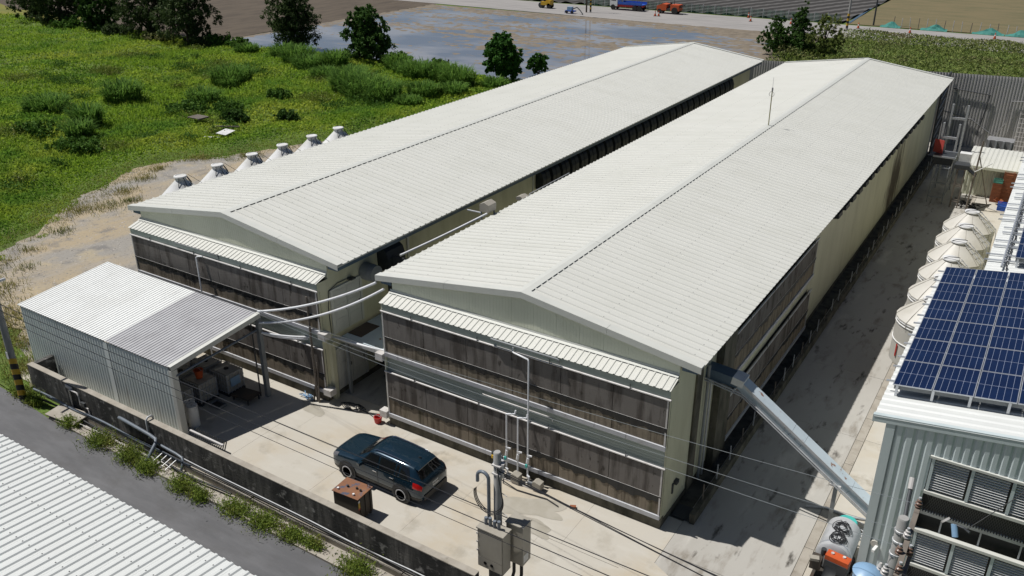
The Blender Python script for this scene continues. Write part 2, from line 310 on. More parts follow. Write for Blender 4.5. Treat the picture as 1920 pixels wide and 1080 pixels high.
M['grey'] = plain('mid_grey', (0.25, 0.25, 0.25), 0.6)
M['door'] = mat('white_door', (0.56, 0.565, 0.53), 0.5, layers=(((0.42,0.42,0.38), 1.2, (1,1,0.4), 0.45, 0.75, 0.6),))
M['carpaint'] = mat('car_paint_blue', (0.007, 0.026, 0.045), 0.25, 0.35, coat=0.7, spec=0.4)
M['glass'] = mat('dark_glass', (0.006, 0.007, 0.008), 0.05, 0.0, spec=0.7)
M['tyre'] = plain('tyre_rubber', (0.022, 0.021, 0.020), 0.85)
M['rim'] = plain('alloy_rim', (0.45, 0.45, 0.46), 0.35, 0.2)
M['cladding'] = plain('car_cladding', (0.020, 0.020, 0.021), 0.55)
M['chrome'] = plain('chrome', (0.7, 0.7, 0.72), 0.15, 1.0)
M['taillight'] = mat('tail_light', (0.55, 0.012, 0.012), 0.15, coat=0.6)
M['lamp'] = mat('lamp_glass', (0.12, 0.12, 0.13), 0.1)
M['insul'] = mat('porcelain_brown', (0.16, 0.10, 0.075), 0.25)
M['insulg'] = mat('porcelain_grey', (0.50, 0.48, 0.46), 0.25)
M['wood'] = mat('old_timber', (0.17, 0.145, 0.12), 0.9, layers=(((0.09,0.08,0.07), 3, (1,1,6), 0.45, 0.75, 0.8),))
M['wire'] = plain('black_cable', (0.02, 0.02, 0.022), 0.5)
M['wirel'] = plain('bare_wire', (0.22, 0.24, 0.25), 0.5, 0.0)
M['mat'] = plain('brown_doormat', (0.10, 0.075, 0.055), 0.95)
M['stain'] = mat('burn_soot', (0.055, 0.04, 0.025), 0.9)
def wet(name):
    m = mat(name, (0.37, 0.345, 0.29), 0.6, layers=(((0.29,0.265,0.21), 1.2, (1,1,1), 0.4, 0.7, 0.8),)); return m
M['wet'] = wet('wet_concrete')
# water of the paddy field: thin glossy sheet over dark mud
m = bpy.data.materials.new('paddy_water'); m.use_nodes = True; p = m.node_tree.nodes['Principled BSDF']
p.inputs['Base Color'].default_value = (0.135, 0.145, 0.165, 1); p.inputs['Roughness'].default_value = 0.07; p.inputs['IOR'].default_value = 1.45
b = m.node_tree.nodes.new('ShaderNodeBump'); b.inputs['Strength'].default_value = 0.035; b.inputs['Distance'].default_value = 0.02
m.node_tree.links.new(_noise(m.node_tree, 1.4, _pos(m.node_tree, (1, 2.5, 1))), b.inputs['Height']); m.node_tree.links.new(b.outputs[0], p.inputs['Normal'])
wnt = m.node_tree; wn = _ramp(wnt, _noise(wnt, 0.07, _pos(wnt, (1, 1.6, 1)), 4), 0.42, 0.62); wnt.links.new(_mix(wnt, wn, (0.15, 0.168, 0.20), (0.29, 0.29, 0.30)), p.inputs['Base Color'])  # pale patches in the colour stand in for reflected clouds
M['water'] = m
# soot-marked wall: same cream panel with one burnt streak of its own shape
# ================================================================== the setting
def flat(name, poly, z, mt, kind='structure', parent=None, th=0.0):
    mb = MB()
    if th: mb.prism([(x, y, z - th) for x, y in poly], (0, 0, th))
    else: mb.add([(x, y, z) for x, y in poly], [tuple(range(len(poly)))])
    return build(name, mb, mt, parent, kind=kind if parent is None else None)
def ragged(poly, step=1.5, amp=0.7, seed=1):
    rg = random.Random(seed); out = []
    n = len(poly)
    for i in range(n):
        a, b = Vector(poly[i]), Vector(poly[(i+1) % n]); L = (b-a).length; k = max(1, int(L/step))
        for j in range(k):
            p = a.lerp(b, j/k); out.append((p.x + rg.uniform(-amp, amp), p.y + rg.uniform(-amp, amp)))
    return out
flat('ground', [(-420,-120),(320,-120),(320,420),(-420,420)], -0.10, M['soil'])
# sandy track left of the barns
dirt = [(-16.5,-7.2),(-16.5,62),(-21,62),(-23,50),(-30,40),(-37,33),(-39.9,26),(-42.9,22.3),(-43.9,18.5),(-42.3,14.3),(-39,8.3),(-36,4.9),(-35,1.9),(-33,-1.5),(-27,-3.2),(-22,-4.2),(-19.3,-6.2)]
flat('dirt_track', ragged(dirt, 1.2, 0.45, 3), -0.02, M['dirt'])
# yard slabs: each cast bay a piece of its own
yard = empty('yard', (0,0,0), None, None); yard['kind'] = 'structure'; del_keys = None
rs = random.Random(4)
ybays = [(-6.55,-3.05),(-3.03,0.0),(0.02,4.0)]
bays = []
for (ya, yb) in ((-6.60,-2.62),(-2.60,0.94)):
    xs = [-18.5,-13.2,-8.1,-4.2,0.3,4.9,9.4,13.6]
    off = 0.0 if ya < -3 else 0.9
    xs = [xs[0]] + [x + off for x in xs[1:-1]] + [xs[-1]]
    for a, b in zip(xs[:-1], xs[1:]): bays.append((a + 0.004, b - 0.004, ya, yb))
bays += [(9.6,13.592,-14,-6.62),(5.0,9.59,-7.4,-6.62)]
for i, (a, b, c, d) in enumerate(bays):
    if i == len(bays)-1: continue
    mb = MB(); z = rs.uniform(-0.004, 0.0); mb.box(a, b, c, d, -0.09, z); build('concrete_slab', mb, M['conc'], yard)
lane_y = [-14,-9.2,-5.1,-1.0,4.5,10.2,16.0,22.0,28.2,34.5,41.0,48.0,55.0,64.4]
for a, b in zip(lane_y[:-1], lane_y[1:]):
    for (x0, x1) in ((13.61, 17.86), (18.24, 23.5)):
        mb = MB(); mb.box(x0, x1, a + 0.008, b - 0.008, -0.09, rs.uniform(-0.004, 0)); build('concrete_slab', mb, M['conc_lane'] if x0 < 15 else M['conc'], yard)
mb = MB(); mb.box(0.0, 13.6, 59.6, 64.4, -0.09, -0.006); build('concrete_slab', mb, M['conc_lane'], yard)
for a, b in ((0.4, 20), (20.02, 40), (40.02, 59.58)):
    mb = MB(); mb.box(13.03, 13.80, a, b, -0.12, -0.02); build('channel_slab', mb, M['mossconc'], yard)
for a, b in ((0.96, 12), (12.02, 30), (30.02, 64.4)):
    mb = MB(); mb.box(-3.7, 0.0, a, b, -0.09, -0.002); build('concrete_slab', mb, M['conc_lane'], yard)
# a poured ramp strip crossing the yard and the drain cover along the lane
mb = MB(); mb.prism([(9.6,-6.6,0.001),(13.4,-1.6,0.001),(14.6,-2.2,0.001),(11.4,-6.6,0.001)], (0,0,0.004)); build('concrete_patch', mb, M['oldconc'] if False else M['conc'], yard)
for a in np.arange(-6, 58, 2.0):
    mb = MB(); mb.box(17.88, 18.22, a + 0.01, a + 1.99, -0.05, 0.012); build('drain_cover', mb, M['oldconc'], yard)
def stain(pts, name='water_stain'):
    mb = MB(); mb.add([(x, y, 0.0045) for x, y in pts], [tuple(range(len(pts)))]); return build(name, mb, M['wet'], yard)
def blob(cx, cy, rx, ry, seed, n=26, rot=0.0):
    n = 64; rg0 = random.Random(seed); kk = [rg0.uniform(0.55, 1.2) for _ in range(11)]
    class rg:
        @staticmethod
        def uniform(a, b): rg.i += 1; f = (rg.i-1)*11/64; j = int(f); return kk[j % 11]*(1-(f-j)) + kk[(j+1) % 11]*(f-j)
    rg.i = 0; o = []
    for i in range(n):
        t = 2*math.pi*i/n; k = rg.uniform(0.7, 1.15); a, b = rx*k*math.cos(t), ry*k*math.sin(t)
        o.append((cx + a*math.cos(rot) - b*math.sin(rot), cy + a*math.sin(rot) + b*math.cos(rot)))
    return o
for b_ in (blob(8.3,-1.5,1.5,0.7,1,30,0.3), blob(0.2,-1.55,0.55,0.16,2,22,-0.7), blob(9.0,-2.4,0.8,0.5,3), blob(-3.9,-0.9,0.9,0.3,5,26,-.2)): stain(b_)
# ------------------------------------------------------------------ near asphalt road, kerb and drain in front of the wall
flat('road', [(-80,-22),(40,-22),(40,-7.96),(-13,-7.96),(-17.5,-7.6),(-80,-6.4)], -0.015, M['asphalt'])
verge = flat('verge', ragged([(-80,-6.4),(-17.5,-7.62),(-16.4,-6.9),(-18,-5.8),(-24,-3.9),(-33,-1.6),(-80,4)], 1.3, 0.3, 8), -0.012, M['soil'])
drain = empty('roadside_drain', (0,0,0), None, None); drain['kind'] = 'structure'
mb = MB(); mb.box(-13.5, 9.5, -7.93, -6.95, -0.45, -0.04); build('channel_bed', mb, M['oldconc'], drain)
x = -13.4; rg = random.Random(7)
while x < 9.0:
    L = rg.uniform(2.0, 3.2); z = rg.uniform(0.05, 0.10)
    mb = MB(); mb.obox((x + L/2, -7.86 + rg.uniform(-.02,.02), z - 0.25), (L - 0.05, 0.16, 0.5), rz=rg.uniform(-.01,.01)); build('kerb_stone', mb, M['oldconc'], drain)
    mb = MB(); mb.obox((x + L/2, -7.05, z - 0.15), (L - 0.03, 0.18, 0.55)); build('ledge_stone', mb, M['oldconc'], drain)
    x += L
# ------------------------------------------------------------------ fields, paddy and far road
flat('ploughed_field', ragged([(-200,69),(-93.2,69),(-92.6,124),(-95,160),(-330,300),(-330,69)], 3, 0.5, 2), -0.03, M['plough'])
flat('crop_field', [(-128,74),(-160,74),(-330,130),(-330,69),(-140,66)], 0.02, mat('yellow_crop', (0.165,0.155,0.02), 0.9, layers=(((0.10,0.12,0.018),0.3,(1,1,1),0.45,0.7,0.8),), bump=(2,1.0)))
flat('far_road', [(-180,129),(-95,126.8),(-20,124.2),(60,124.2),(60,141.0),(-20,140.6),(-95,141),(-180,143)], -0.02, M['farroad'])
# furrowed dark field beyond the road, one sheet with real ridges
rows = []
ys = np.concatenate([np.linspace(142, 260, 120)])
def far_row(x, y): 
    u = (x + 60) * 0.94 - (y - 142) * 0.34
    return 0.42 * (0.5 + 0.5*math.cos(u / 3.3 * 2*math.pi)) - 0.03
xs_ = np.arange(-95, -14.0, 0.55)
V = []; nx = len(xs_)
yy = np.arange(142, 232, 3.0)
for y in yy:
    for x in xs_: V.append((x, y, far_row(x, y)))
F = [(j*nx+i, j*nx+i+1, (j+1)*nx+i+1, (j+1)*nx+i) for j in range(len(yy)-1) for i in range(nx-1)]
fm = mat('furrow_soil', (0.10, 0.095, 0.09), 1.0, layers=(((0.15,0.145,0.14), 1.2, (1,1,1), 0.5, 0.75, 0.6),), bump=(3, 1.0))
fnt = fm.node_tree; fw = fnt.nodes.new('ShaderNodeTexWave'); fw.wave_type = 'BANDS'; fw.bands_direction = 'X'; fw.inputs['Scale'].default_value = 0.314/3.3*1.0; fw.inputs['Distortion'].default_value = 0.35; fw.inputs['Detail'].default_value = 2
fm_ = fnt.nodes.new('ShaderNodeMapping'); fm_.inputs['Rotation'].default_value = (0, 0, math.atan2(0.34, 0.94)); fg = fnt.nodes.new('ShaderNodeNewGeometry'); fnt.links.new(fg.outputs['Position'], fm_.inputs['Vector']); fnt.links.new(fm_.outputs[0], fw.inputs['Vector'])
fp = fnt.nodes['Principled BSDF']; fsrc = fp.inputs['Base Color'].links[0].from_socket
fnt.links.new(_mix(fnt, _ramp(fnt, fw.outputs['Fac'], 0.72, 0.95, 0, 0.9), fsrc, (0.022, 0.02, 0.018)), fp.inputs['Base Color'])
raw_mesh('furrowed_field', V, F, fm, kind='structure')
flat('dry_field', [(-13.2,142),(90,142),(90,300),(-16,300)], 0.0, M['dryfield'])
# paddy: uneven mud with standing water over it
gx = np.arange(-92.5, -12.0, 0.38); gy = np.arange(64.5, 124.6, 0.38)
X, Y = np.meshgrid(gx, gy)
YR = Y + 0.10*X; n1 = fbm(X*0.05 + 3, YR*0.42 + 2, 4); n2 = fbm(X*1.1, YR*1.9 + 40, 2); n3 = fbm(X*0.045 + 20, Y*0.07, 3)
edge = np.clip((Y - 116) / 7, 0, 1) * 0.10 + np.clip((X + 30) / 16, 0, 1) * 0.055 * np.clip((Y - 96) / 12, 0, 1) + np.clip((-86 - X) / 5, 0, 1) * 0.06
streak = np.exp(-(((YR - 60 + 1.2*vnoise(X*.08, Y*.05)) % 4.4 - 2.2) / 0.5) ** 2) * 0.05 * np.clip((X + 85)/15, 0, 1)
H = n1 * 0.16 + n2 * 0.30 + n3 * 0.16 + streak; H = H - np.quantile(H, 0.74) + edge
H = np.minimum(H, 0.10)
edgew = np.minimum.reduce([X - gx[0], gx[-1] - X, Y - gy[0], gy[-1] - Y]); H = np.where(edgew < 1.0, np.maximum(H, 0.02), H)
V = np.stack([X.ravel(), Y.ravel(), H.ravel()], 1); nx = len(gx); ny = len(gy)
I = (np.arange(ny-1)[:, None]*nx + np.arange(nx-1)[None, :]).ravel()
raw_mesh('paddy_mud', V, np.stack([I, I+1, I+nx+1, I+nx], 1), M['mud'], kind='structure')
flat('paddy_water', [(-92.4,64.6),(-12.3,64.6),(-12.3,124.3),(-92.4,124.3)], 0.0, M['water'])
# overgrown field: a lumpy mat of growth (ground under the leaves)
def field_h(x, y):
    k = fbm(x*0.11 + 9, y*0.11 + 4, 3); l = fbm(x*0.42, y*0.42, 3)
    d = np.clip((dirt_dist(x, y)) / 4.5, 0, 1); far = np.clip((y - 36 + 0.12*(x+60)) / 14, 0, 1)
    m = fbm(x*0.24 + 31, y*0.24 + 12, 2)
    return d * ((0.10 + 1.9*np.clip(k - 0.42, 0, 1) * (1 - 0.55*far)) + 0.55*(l - 0.35) + 1.5*np.clip(m - 0.52, 0, 1)*(1 - 0.6*far))
_dp = np.array(dirt)
def dirt_dist(x, y):                         # signed distance outside the sandy track
    x = np.asarray(x, float); y = np.asarray(y, float); best = np.full(x.shape, 1e9); inside = np.zeros(x.shape, bool); n = len(_dp)
    for i in range(n):
        ax, ay = _dp[i]; bx, by = _dp[(i+1) % n]
        t = np.clip(((x-ax)*(bx-ax) + (y-ay)*(by-ay)) / ((bx-ax)**2 + (by-ay)**2), 0, 1)
        best = np.minimum(best, np.hypot(x-ax-t*(bx-ax), y-ay-t*(by-ay)))
        c = ((ay > y) != (by > y)) & (x < (bx-ax)*(y-ay)/(by-ay+1e-12) + ax); inside ^= c
    return np.where(inside, -best, best)
gx = np.arange(-150, -16.8, 0.6); gy = np.arange(-3, 67.0, 0.6); X, Y = np.meshgrid(gx, gy)
D = dirt_dist(X, Y); H = np.where(D > 0, field_h(X, Y), -0.09)
V = np.stack([X.ravel(), Y.ravel(), H.ravel()], 1); nx = len(gx); ny = len(gy)
I = (np.arange(ny-1)[:, None]*nx + np.arange(nx-1)[None, :]).ravel()
c = (D.ravel() > -0.8); keep = c[I] & in_view(V, 0.3)[I]
raw_mesh('overgrown_field', V, np.stack([I, I+1, I+nx+1, I+nx], 1)[keep], M['soil'], kind='structure')
# ================================================================== the two long barns
W = 13.0; Z1, Z2, Z3, Z4, Z5, Z6 = 5.657, 4.471, 3.546, 2.740, 1.477, 0.467
HE, HR, YO, EO, BL = 6.86, 7.90, 0.66, 0.78, 59.13
def slope_z(u):                       # roof top height at distance u from the eave edge (0 .. W/2+EO)
    return HE + (HR - HE) * u / (W/2 + EO)
NR = 3; RIBP = BL/(46*NR)
def roof_sheet_mb(sgn):               # sheet of NR ribs, local: x from eave 0 to ridge, y along barn
    prof = []
    for k in range(NR):
        b = k*RIBP
        prof += [(b, 0), (b+0.155, 0), (b+0.185, 0.044), (b+0.235, 0.044), (b+0.265, 0)]
    prof.append((NR*RIBP - 0.001, 0))
    U = W/2 + EO - 0.07
    rows = []
    for u in (-0.03, U*0.33, U*0.66, U):
        z = (HR-HE)*u/(W/2+EO)
        rows.append([(sgn*u, y, z + h) for y, h in prof])
    return MB().slab(rows, (0, 0, -0.008))
def screws_mb(sgn):
    mb = MB()
    for k in range(NR):
        for u in (0.5, 2.3, 4.1, 5.9):
            z = (HR-HE)*u/(W/2+EO) + 0.044; y = k*RIBP + 0.21; x = sgn*u
            mb.add([(x-.02,y-.018,z),(x+.02,y-.018,z),(x+.02,y+.018,z),(x-.02,y+.018,z),(x,y,z+.02)], [(0,1,4),(1,2,4),(2,3,4),(3,0,4)])
    return mb
def pad_rows(bx, root, yf, z_top, z_mid, z_bot, seed, axis='x', x_at=None, n=6, L=W):
    """one cooling-pad level: pads of two bands, top rail, divider rail with a black shadow strip, gutter sections. axis 'x': face looks to -y at y=yf"""
    rg = random.Random(seed); rg2 = np.random.default_rng(seed)
    def pt(a, d, z): return (bx + a, yf - d, z) if axis == 'x' else (x_at + d, yf + a, z)
    wdt = L / n
    grp = build('pad_frame', MB().slab([[pt(0.0, -0.16, z_top), pt(L, -0.16, z_top)], [pt(0.0, -0.16, z_bot), pt(L, -0.16, z_bot)]], (0,0.03,0) if axis == 'x' else (-0.03,0,0)), M['darksteel'], root)
    for i in range(n):
        for (za, zb, mt, d0) in ((z_top - 0.05, z_mid, M['pad'], 0.012), (z_mid, z_bot + 0.16, M['pad2'], -0.018)):
            rows = []
            bow = rg.uniform(0.0, 0.012); til = rg.uniform(-0.006, 0.006)
            for r in range(5):
                f = r/4; z = za + (zb - za)*f
                rows.append([pt(i*wdt + 0.012 + (wdt - 0.024)*c/6, d0 + bow*math.sin(math.pi*c/6)*math.sin(math.pi*f) + til*(f-.5), z) for c in range(7)])
            build('cooling_pad', MB().slab(rows, (0, 0.12, 0) if axis == 'x' else (-0.12, 0, 0)), mt, grp)
    # divider rail, with a black wavy strip below it standing for its shadow
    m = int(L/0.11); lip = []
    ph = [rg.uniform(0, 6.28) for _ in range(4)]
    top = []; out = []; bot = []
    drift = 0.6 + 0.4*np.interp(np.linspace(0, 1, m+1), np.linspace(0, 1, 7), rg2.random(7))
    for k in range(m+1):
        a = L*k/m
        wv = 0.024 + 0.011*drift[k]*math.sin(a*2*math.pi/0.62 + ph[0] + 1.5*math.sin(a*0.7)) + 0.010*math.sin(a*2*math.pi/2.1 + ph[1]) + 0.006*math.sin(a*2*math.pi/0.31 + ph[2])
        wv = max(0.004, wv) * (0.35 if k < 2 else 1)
        shade_drop = 0.07 + 0.22*(0.25 + 0.75*k/m)*drift[k] + 4.2*(wv - 0.024)
        shade_drop = max(0.03, shade_drop) * (0.3 if k < 2 else 1)
        top.append(pt(a, 0.016, z_mid + 0.035)); out.append(pt(a, 0.020, z_mid + 0.030)); lip.append(pt(a, 0.012 + wv*0.5, z_mid - 0.03)); bot.append(pt(a, -0.008 + wv*0.35, z_mid - 0.035 - shade_drop))
    build('divider_rail', MB().slab([top, out], (0,0.03,0) if axis == 'x' else (-0.03,0,0)), M['rail'], grp)
    build('pad_shade_strip', MB().sheet([out, lip, bot]), M['black'], grp)
    # top rail and end posts
    mb = MB(); p0 = pt(-0.06, 0.02, z_top + 0.03); p1 = pt(L + 0.06, 0.02, z_top + 0.03); mb.cyl(p0, p1, 0.042, 10); build('top_pipe', mb, M['rail'], grp, smooth=40)
    for a in (0.02, L - 0.05):
        q0 = pt(a - 0.03, 0.018, z_top); q1 = pt(a + 0.03, -0.10, z_bot); build('end_post', MB().box(q0[0], q1[0], q0[1], q1[1], q1[2], q0[2]), M['rail'], grp)
    for a in np.arange(1.6, L, 3.3):
        q = pt(a, 0.05, z_top + 0.02); build('pipe_clip', MB().cyl(q, (q[0], q[1], q[2] + 0.20), 0.018, 6), M['darksteel'], grp)
    # gutter sections
    a = 0.0
    while a < L - 0.05:
        s = rg.choice([1.3, 2.0, 2.6, 0.75]); b = min(L, a + s)
        if L - b < 0.5: b = L
        f0, f1, dd, th = 0.045, -0.10, z_bot + 0.175, 0.012
        prof = [(f1, dd), (f0, dd), (f0 - 0.012, z_bot - 0.02), (f1, z_bot - 0.02)]
        P0 = [pt(a + 0.008, d, z) for d, z in prof]
        vec = Vector(pt(b - 0.008, 0, 0)) - Vector(pt(a + 0.008, 0, 0))
        build('gutter_section', MB().prism(P0, vec), M['gutter'], grp)
        a = b
    return grp
def corr_strip(x0, x1, yb, zb, yf, zf, pitch, h, th=0.006):      # small ribbed awning, ribs run front to back
    prof = []; x = x0
    while x < x1 - 0.01:
        for dx, dh in ((0, 0), (pitch*0.62, 0), (pitch*0.70, h), (pitch*0.90, h), (pitch*0.98, 0)):
            if x + dx <= x1: prof.append((x + dx, dh))
        x += pitch
    prof.append((x1, 0))
    return MB().slab([[(x, yb, zb + d) for x, d in prof], [(x, yf, zf + d) for x, d in prof]], (0, 0, -th))
def make_barn(x0, y0, label, which):
    root = empty('livestock_barn', (x0 + W/2, y0, 0), label, 'barn', 'long livestock barns')
    x1 = x0 + W; xm = (x0 + x1)/2; yr0 = y0 + YO; yr1 = yr0 + BL
    # roof deck and sheets
    mb = MB(); e0, e1 = x0 - EO + 0.02, x1 + EO - 0.02
    mb.prism([(e0, yr0 + 0.02, HE - 0.10), (xm, yr0 + 0.02, HR - 0.10), (e1, yr0 + 0.02, HE - 0.10), (e1, yr0 + 0.02, HE - 0.012), (xm, yr0 + 0.02, HR - 0.012), (e0, yr0 + 0.02, HE - 0.012)], (0, BL - 0.04, 0))
    roof = build('roof', mb, M['trim'], root)
    ns = 46; step = BL/ns
    shl = shr = None
    for s, xe in ((1, x0 - EO), (-1, x1 + EO)):
        base = build('roof_sheet', roof_sheet_mb(s), M['roof'], roof); base.location = Vector((xe, yr0, HE)) - ORI[root.name]
        me = base.data; me.transform(Matrix.Translation(ORI[root.name]))
        sc = build('screw_row', screws_mb(s), M['darksteel'] if False else M['grey'], roof); sc.data.transform(Matrix.Translation(ORI[root.name])); sc.location = base.location; sc['kind'] = 'stuff'
        for k in range(1, ns):
            o = base.copy(); COL.objects.link(o); o.location = base.location + Vector((0, k*step, 0))
            if k < 34:
                q = sc.copy(); COL.objects.link(q); q.location = sc.location + Vector((0, k*step, 0))
    # ridge capping in lengths
    k = 0; y = yr0 + 0.1
    while y < yr1 - 0.1:
        b = min(y + 6.0, yr1)
        hw = 0.24; z = HR + 0.049; dz = (HR-HE)/(W/2+EO)*hw
        build('ridge_cap', MB().slab([[(xm-hw, y, z-dz), (xm-hw, b-0.015, z-dz)], [(xm, y, z), (xm, b-0.015, z)], [(xm+hw, y, z-dz), (xm+hw, b-0.015, z-dz)]], (0,0,-0.006)), M['trim'], roof)
        y = b
    # barge trims at both gable ends, two lengths on each slope
    for (ya, yb, yf) in ((yr0 - 0.05, yr0 + 0.30, yr0 - 0.06), (yr1 - 0.30, yr1 + 0.05, yr1 + 0.06)):
        for (a, b) in ((0.0, 0.5), (0.5, 1.0)):
            for s, xe in ((1, x0 - EO - 0.03), (-1, x1 + EO + 0.03)):
                U = W/2 + EO + 0.03; ua, ub = a*U + 0.006, b*U - (0.006 if b < 1 else 0); f = lambda u: (xe + s*u, slope_z(u - 0.03) + 0.060)
                (xa, za), (xb, zb) = f(ua), f(ub)
                mb = MB(); mb.slab([[(xa, ya, za), (xa, yb, za)], [(xb, ya, zb), (xb, yb, zb)]], (0, 0, -0.012))
                yy = sorted((yf, yf + (0.02 if yf < yb else -0.02)))
                mb.prism([(xa, yy[0], za), (xb, yy[0], zb), (xb, yy[0], zb - 0.26), (xa, yy[0], za - 0.26)], (0, yy[1] - yy[0], 0))
                build('barge_trim', mb, M['trim'], roof)
    for s, xe in ((1, x0), (-1, x1)):
        mb = MB(); mb.box(xe - s*0.62, xe - s*0.06, yr0 + 0.1, yr1 - 0.1, HE - 0.34, HE - 0.11); build('eave_beam', mb, M['bluedark'], root)
    # gable wall of separate panels
    yg = y0 + 0.74; gw = build('gable_wall', MB().prism([(x0+.05, yg + 0.03, 5.95), (x1-.05, yg + 0.03, 5.95), (x1-.05, yg + 0.03, HE - 0.13), (xm, yg + 0.03, HR - 0.13), (x0+.05, yg+0.03, HE - 0.13)], (0, 0.10, 0)), M['wallp2'], root)
    def ztop(x): return slope_z(W/2 + EO - abs(x - xm)) - 0.115
    for i in range(13):
        a, b = x0 + i*1.0 + 0.0035, x0 + (i+1)*1.0 - 0.0035
        pl = [(a, 6.05), (b, 6.05), (b, ztop(b))] + ([(xm, ztop(xm))] if a < xm < b else []) + [(a, ztop(a))]
        mb = MB(); n = 8
        mb.prism([(x, yg, z) for x, z in pl], (0, 0.03, 0))
        for j in range(1, 7):       # shallow pressed ribs
            xx = a + (b-a)*j/7; mb.prism([(xx-.018, yg - 0.004, 6.06), (xx+.018, yg - 0.004, 6.06), (xx+.018, yg - 0.004, ztop(xx) - 0.02), (xx-.018, yg - 0.004, ztop(xx) - 0.02)], (0, 0.006, 0))
        build('wall_panel', mb, M['wallp'], gw)
    build('gable_back', MB().prism([(x0+.05, yr1 - 0.4, 0.1), (x1-.05, yr1 - 0.4, 0.1), (x1-.05, yr1 - 0.4, HE - 0.13), (xm, yr1 - 0.4, HR - 0.13), (x0+.05, yr1-0.4, HE - 0.13)], (0, 0.1, 0)), M['wallp2'], root)
    # awning over the pads and its fascia
    aw = build('awning', corr_strip(x0 - 0.12, x1 + 0.02, yg - 0.02, 6.27, y0 - 0.035, 6.05, 0.262, 0.03), M['roof'], root)
    build('awning_flashing', MB().slab([[(x0-.1, yg - 0.015, 6.40), (x1, yg - 0.015, 6.40)], [(x0-.1, yg - 0.03, 6.325), (x1, yg - 0.03, 6.325)], [(x0-.1, yg - 0.14, 6.285), (x1, yg - 0.14, 6.285)]], (0,0,-0.005)), M['trim'], aw)
    build('fascia', MB().box(x0 + 0.01, x1 - 0.01, y0 + 0.02, y0 + 0.08, 5.70, 6.01), M['band'], root)
    # band between the pad levels (shallow horizontal boards)
    bp = build('band_wall', MB().box(x0 + 0.02, x1 - 0.02, y0 + 0.13, y0 + 0.20, Z4 - 0.05, Z3 + 0.02), M['band'], root)
    z = Z4 + 0.03
    while z < Z3 - 0.05:
        build('band_board', MB().box(x0 + 0.03, x1 - 0.03, y0 + 0.105, y0 + 0.13, z, z + 0.108), M['band'], bp); z += 0.118
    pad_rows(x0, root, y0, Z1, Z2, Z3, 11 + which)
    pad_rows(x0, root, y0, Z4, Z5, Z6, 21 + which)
    build('plinth', MB().box(x0 - 0.02, x1 + 0.02, y0 + 0.05, y0 + 0.35, -0.05, Z6 - 0.03), M['mossconc'], root)
    # side walls with their panels
    for side, xw in ((-1, x0), (1, x1)):
        vis = side == 1
        xa, xb = sorted((xw - side*0.16, xw - side*0.03))
        wl = build('side_wall', MB().box(xa, xb, y0 + 0.78, yr1 - 0.3, 0.2, HE - 0.12), M['greysteel'], root)
        L = 1.2; n = int((yr1 - 0.35 - (y0 + 0.76))/L)
        build('wall_panel', MB().box(xw - side*0.03, xw, y0 + 0.06, y0 + 0.754, 0.28, 6.03), M['wallp2'], wl)
        base = build('wall_panel', MB().box(xw - side*0.03, xw, y0 + 0.76, y0 + 0.76 + L - 0.006, 0.28, HE - 0.115), STAINWALL if (which == 1 and vis) else M['wallp2'], wl)
        for k in range(1, n):
            o = base.copy(); COL.objects.link(o); o.location = base.location + Vector((0, k*L, 0))
        build('side_plinth', MB().box(xw - side*0.3, xw + side*0.02, y0 + 0.36, yr1 - 0.3, -0.05, 0.27), M['mossconc'], root)
    build('corner_post', MB().box(x0 - 0.03, x0 + 0.02, y0 - 0.01, y0 + 0.06, 0.3, 6.0), M['wallp'], root)
    return root
# cream wall carrying one burnt, rust-brown smear
def stain_wall():
    m = mat('cream_wall_smeared', (0.58, 0.57, 0.42), 0.6, layers=(((0.44,0.43,0.30), 0.9, (1,1,0.35), 0.42, 0.72, 0.7), ((0.24,0.22,0.13), 2.5, (3,3,0.2), 0.62, 0.85, 0.5)))
    nt = m.node_tree; p = nt.nodes['Principled BSDF']; src = p.inputs['Base Color'].links[0].from_socket
    mp = nt.nodes.new('ShaderNodeMapping'); g = nt.nodes.new('ShaderNodeNewGeometry'); nt.links.new(g.outputs['Position'], mp.inputs['Vector'])
    mp.vector_type = 'TEXTURE'; mp.inputs['Location'].default_value = (13.0, 42.3, 2.3); mp.inputs['Scale'].default_value = (6, 3.4, 3.6)
    nz = nt.nodes.new('ShaderNodeTexNoise'); nz.inputs['Scale'].default_value = 1.2; nz.inputs['Detail'].default_value = 6
    nt.links.new(_pos(nt, (1, 2.2, 0.5)), nz.inputs['Vector'])
    va = nt.nodes.new('ShaderNodeVectorMath'); va.operation = 'LENGTH'; nt.links.new(mp.outputs[0], va.inputs[0])
    ad = nt.nodes.new('ShaderNodeMath'); ad.operation = 'SUBTRACT'; nt.links.new(nz.outputs['Fac'], ad.inputs[0]); 
    sc = nt.nodes.new('ShaderNodeMath'); sc.operation = 'MULTIPLY'; sc.inputs[1].default_value = 0.62; nt.links.new(va.outputs['Value'], sc.inputs[0]); nt.links.new(sc.outputs[0], ad.inputs[1])
    f = _ramp(nt, ad.outputs[0], -0.05, 0.25, 0, 0.96)
    nt.links.new(_mix(nt, f, src, (0.05, 0.034, 0.018)), p.inputs['Base Color'])
    return m
STAINWALL = stain_wall()
AX0, AY0 = -16.66, -0.10
barnB = make_barn(0.0, 0.0, 'cream barn in front, its right side along the shaded concrete lane', 1)
barnA = make_barn(AX0, AY0, 'cream barn behind the open shed, dark fan hoods along its right wall', 0)
AX1 = AX0 + W
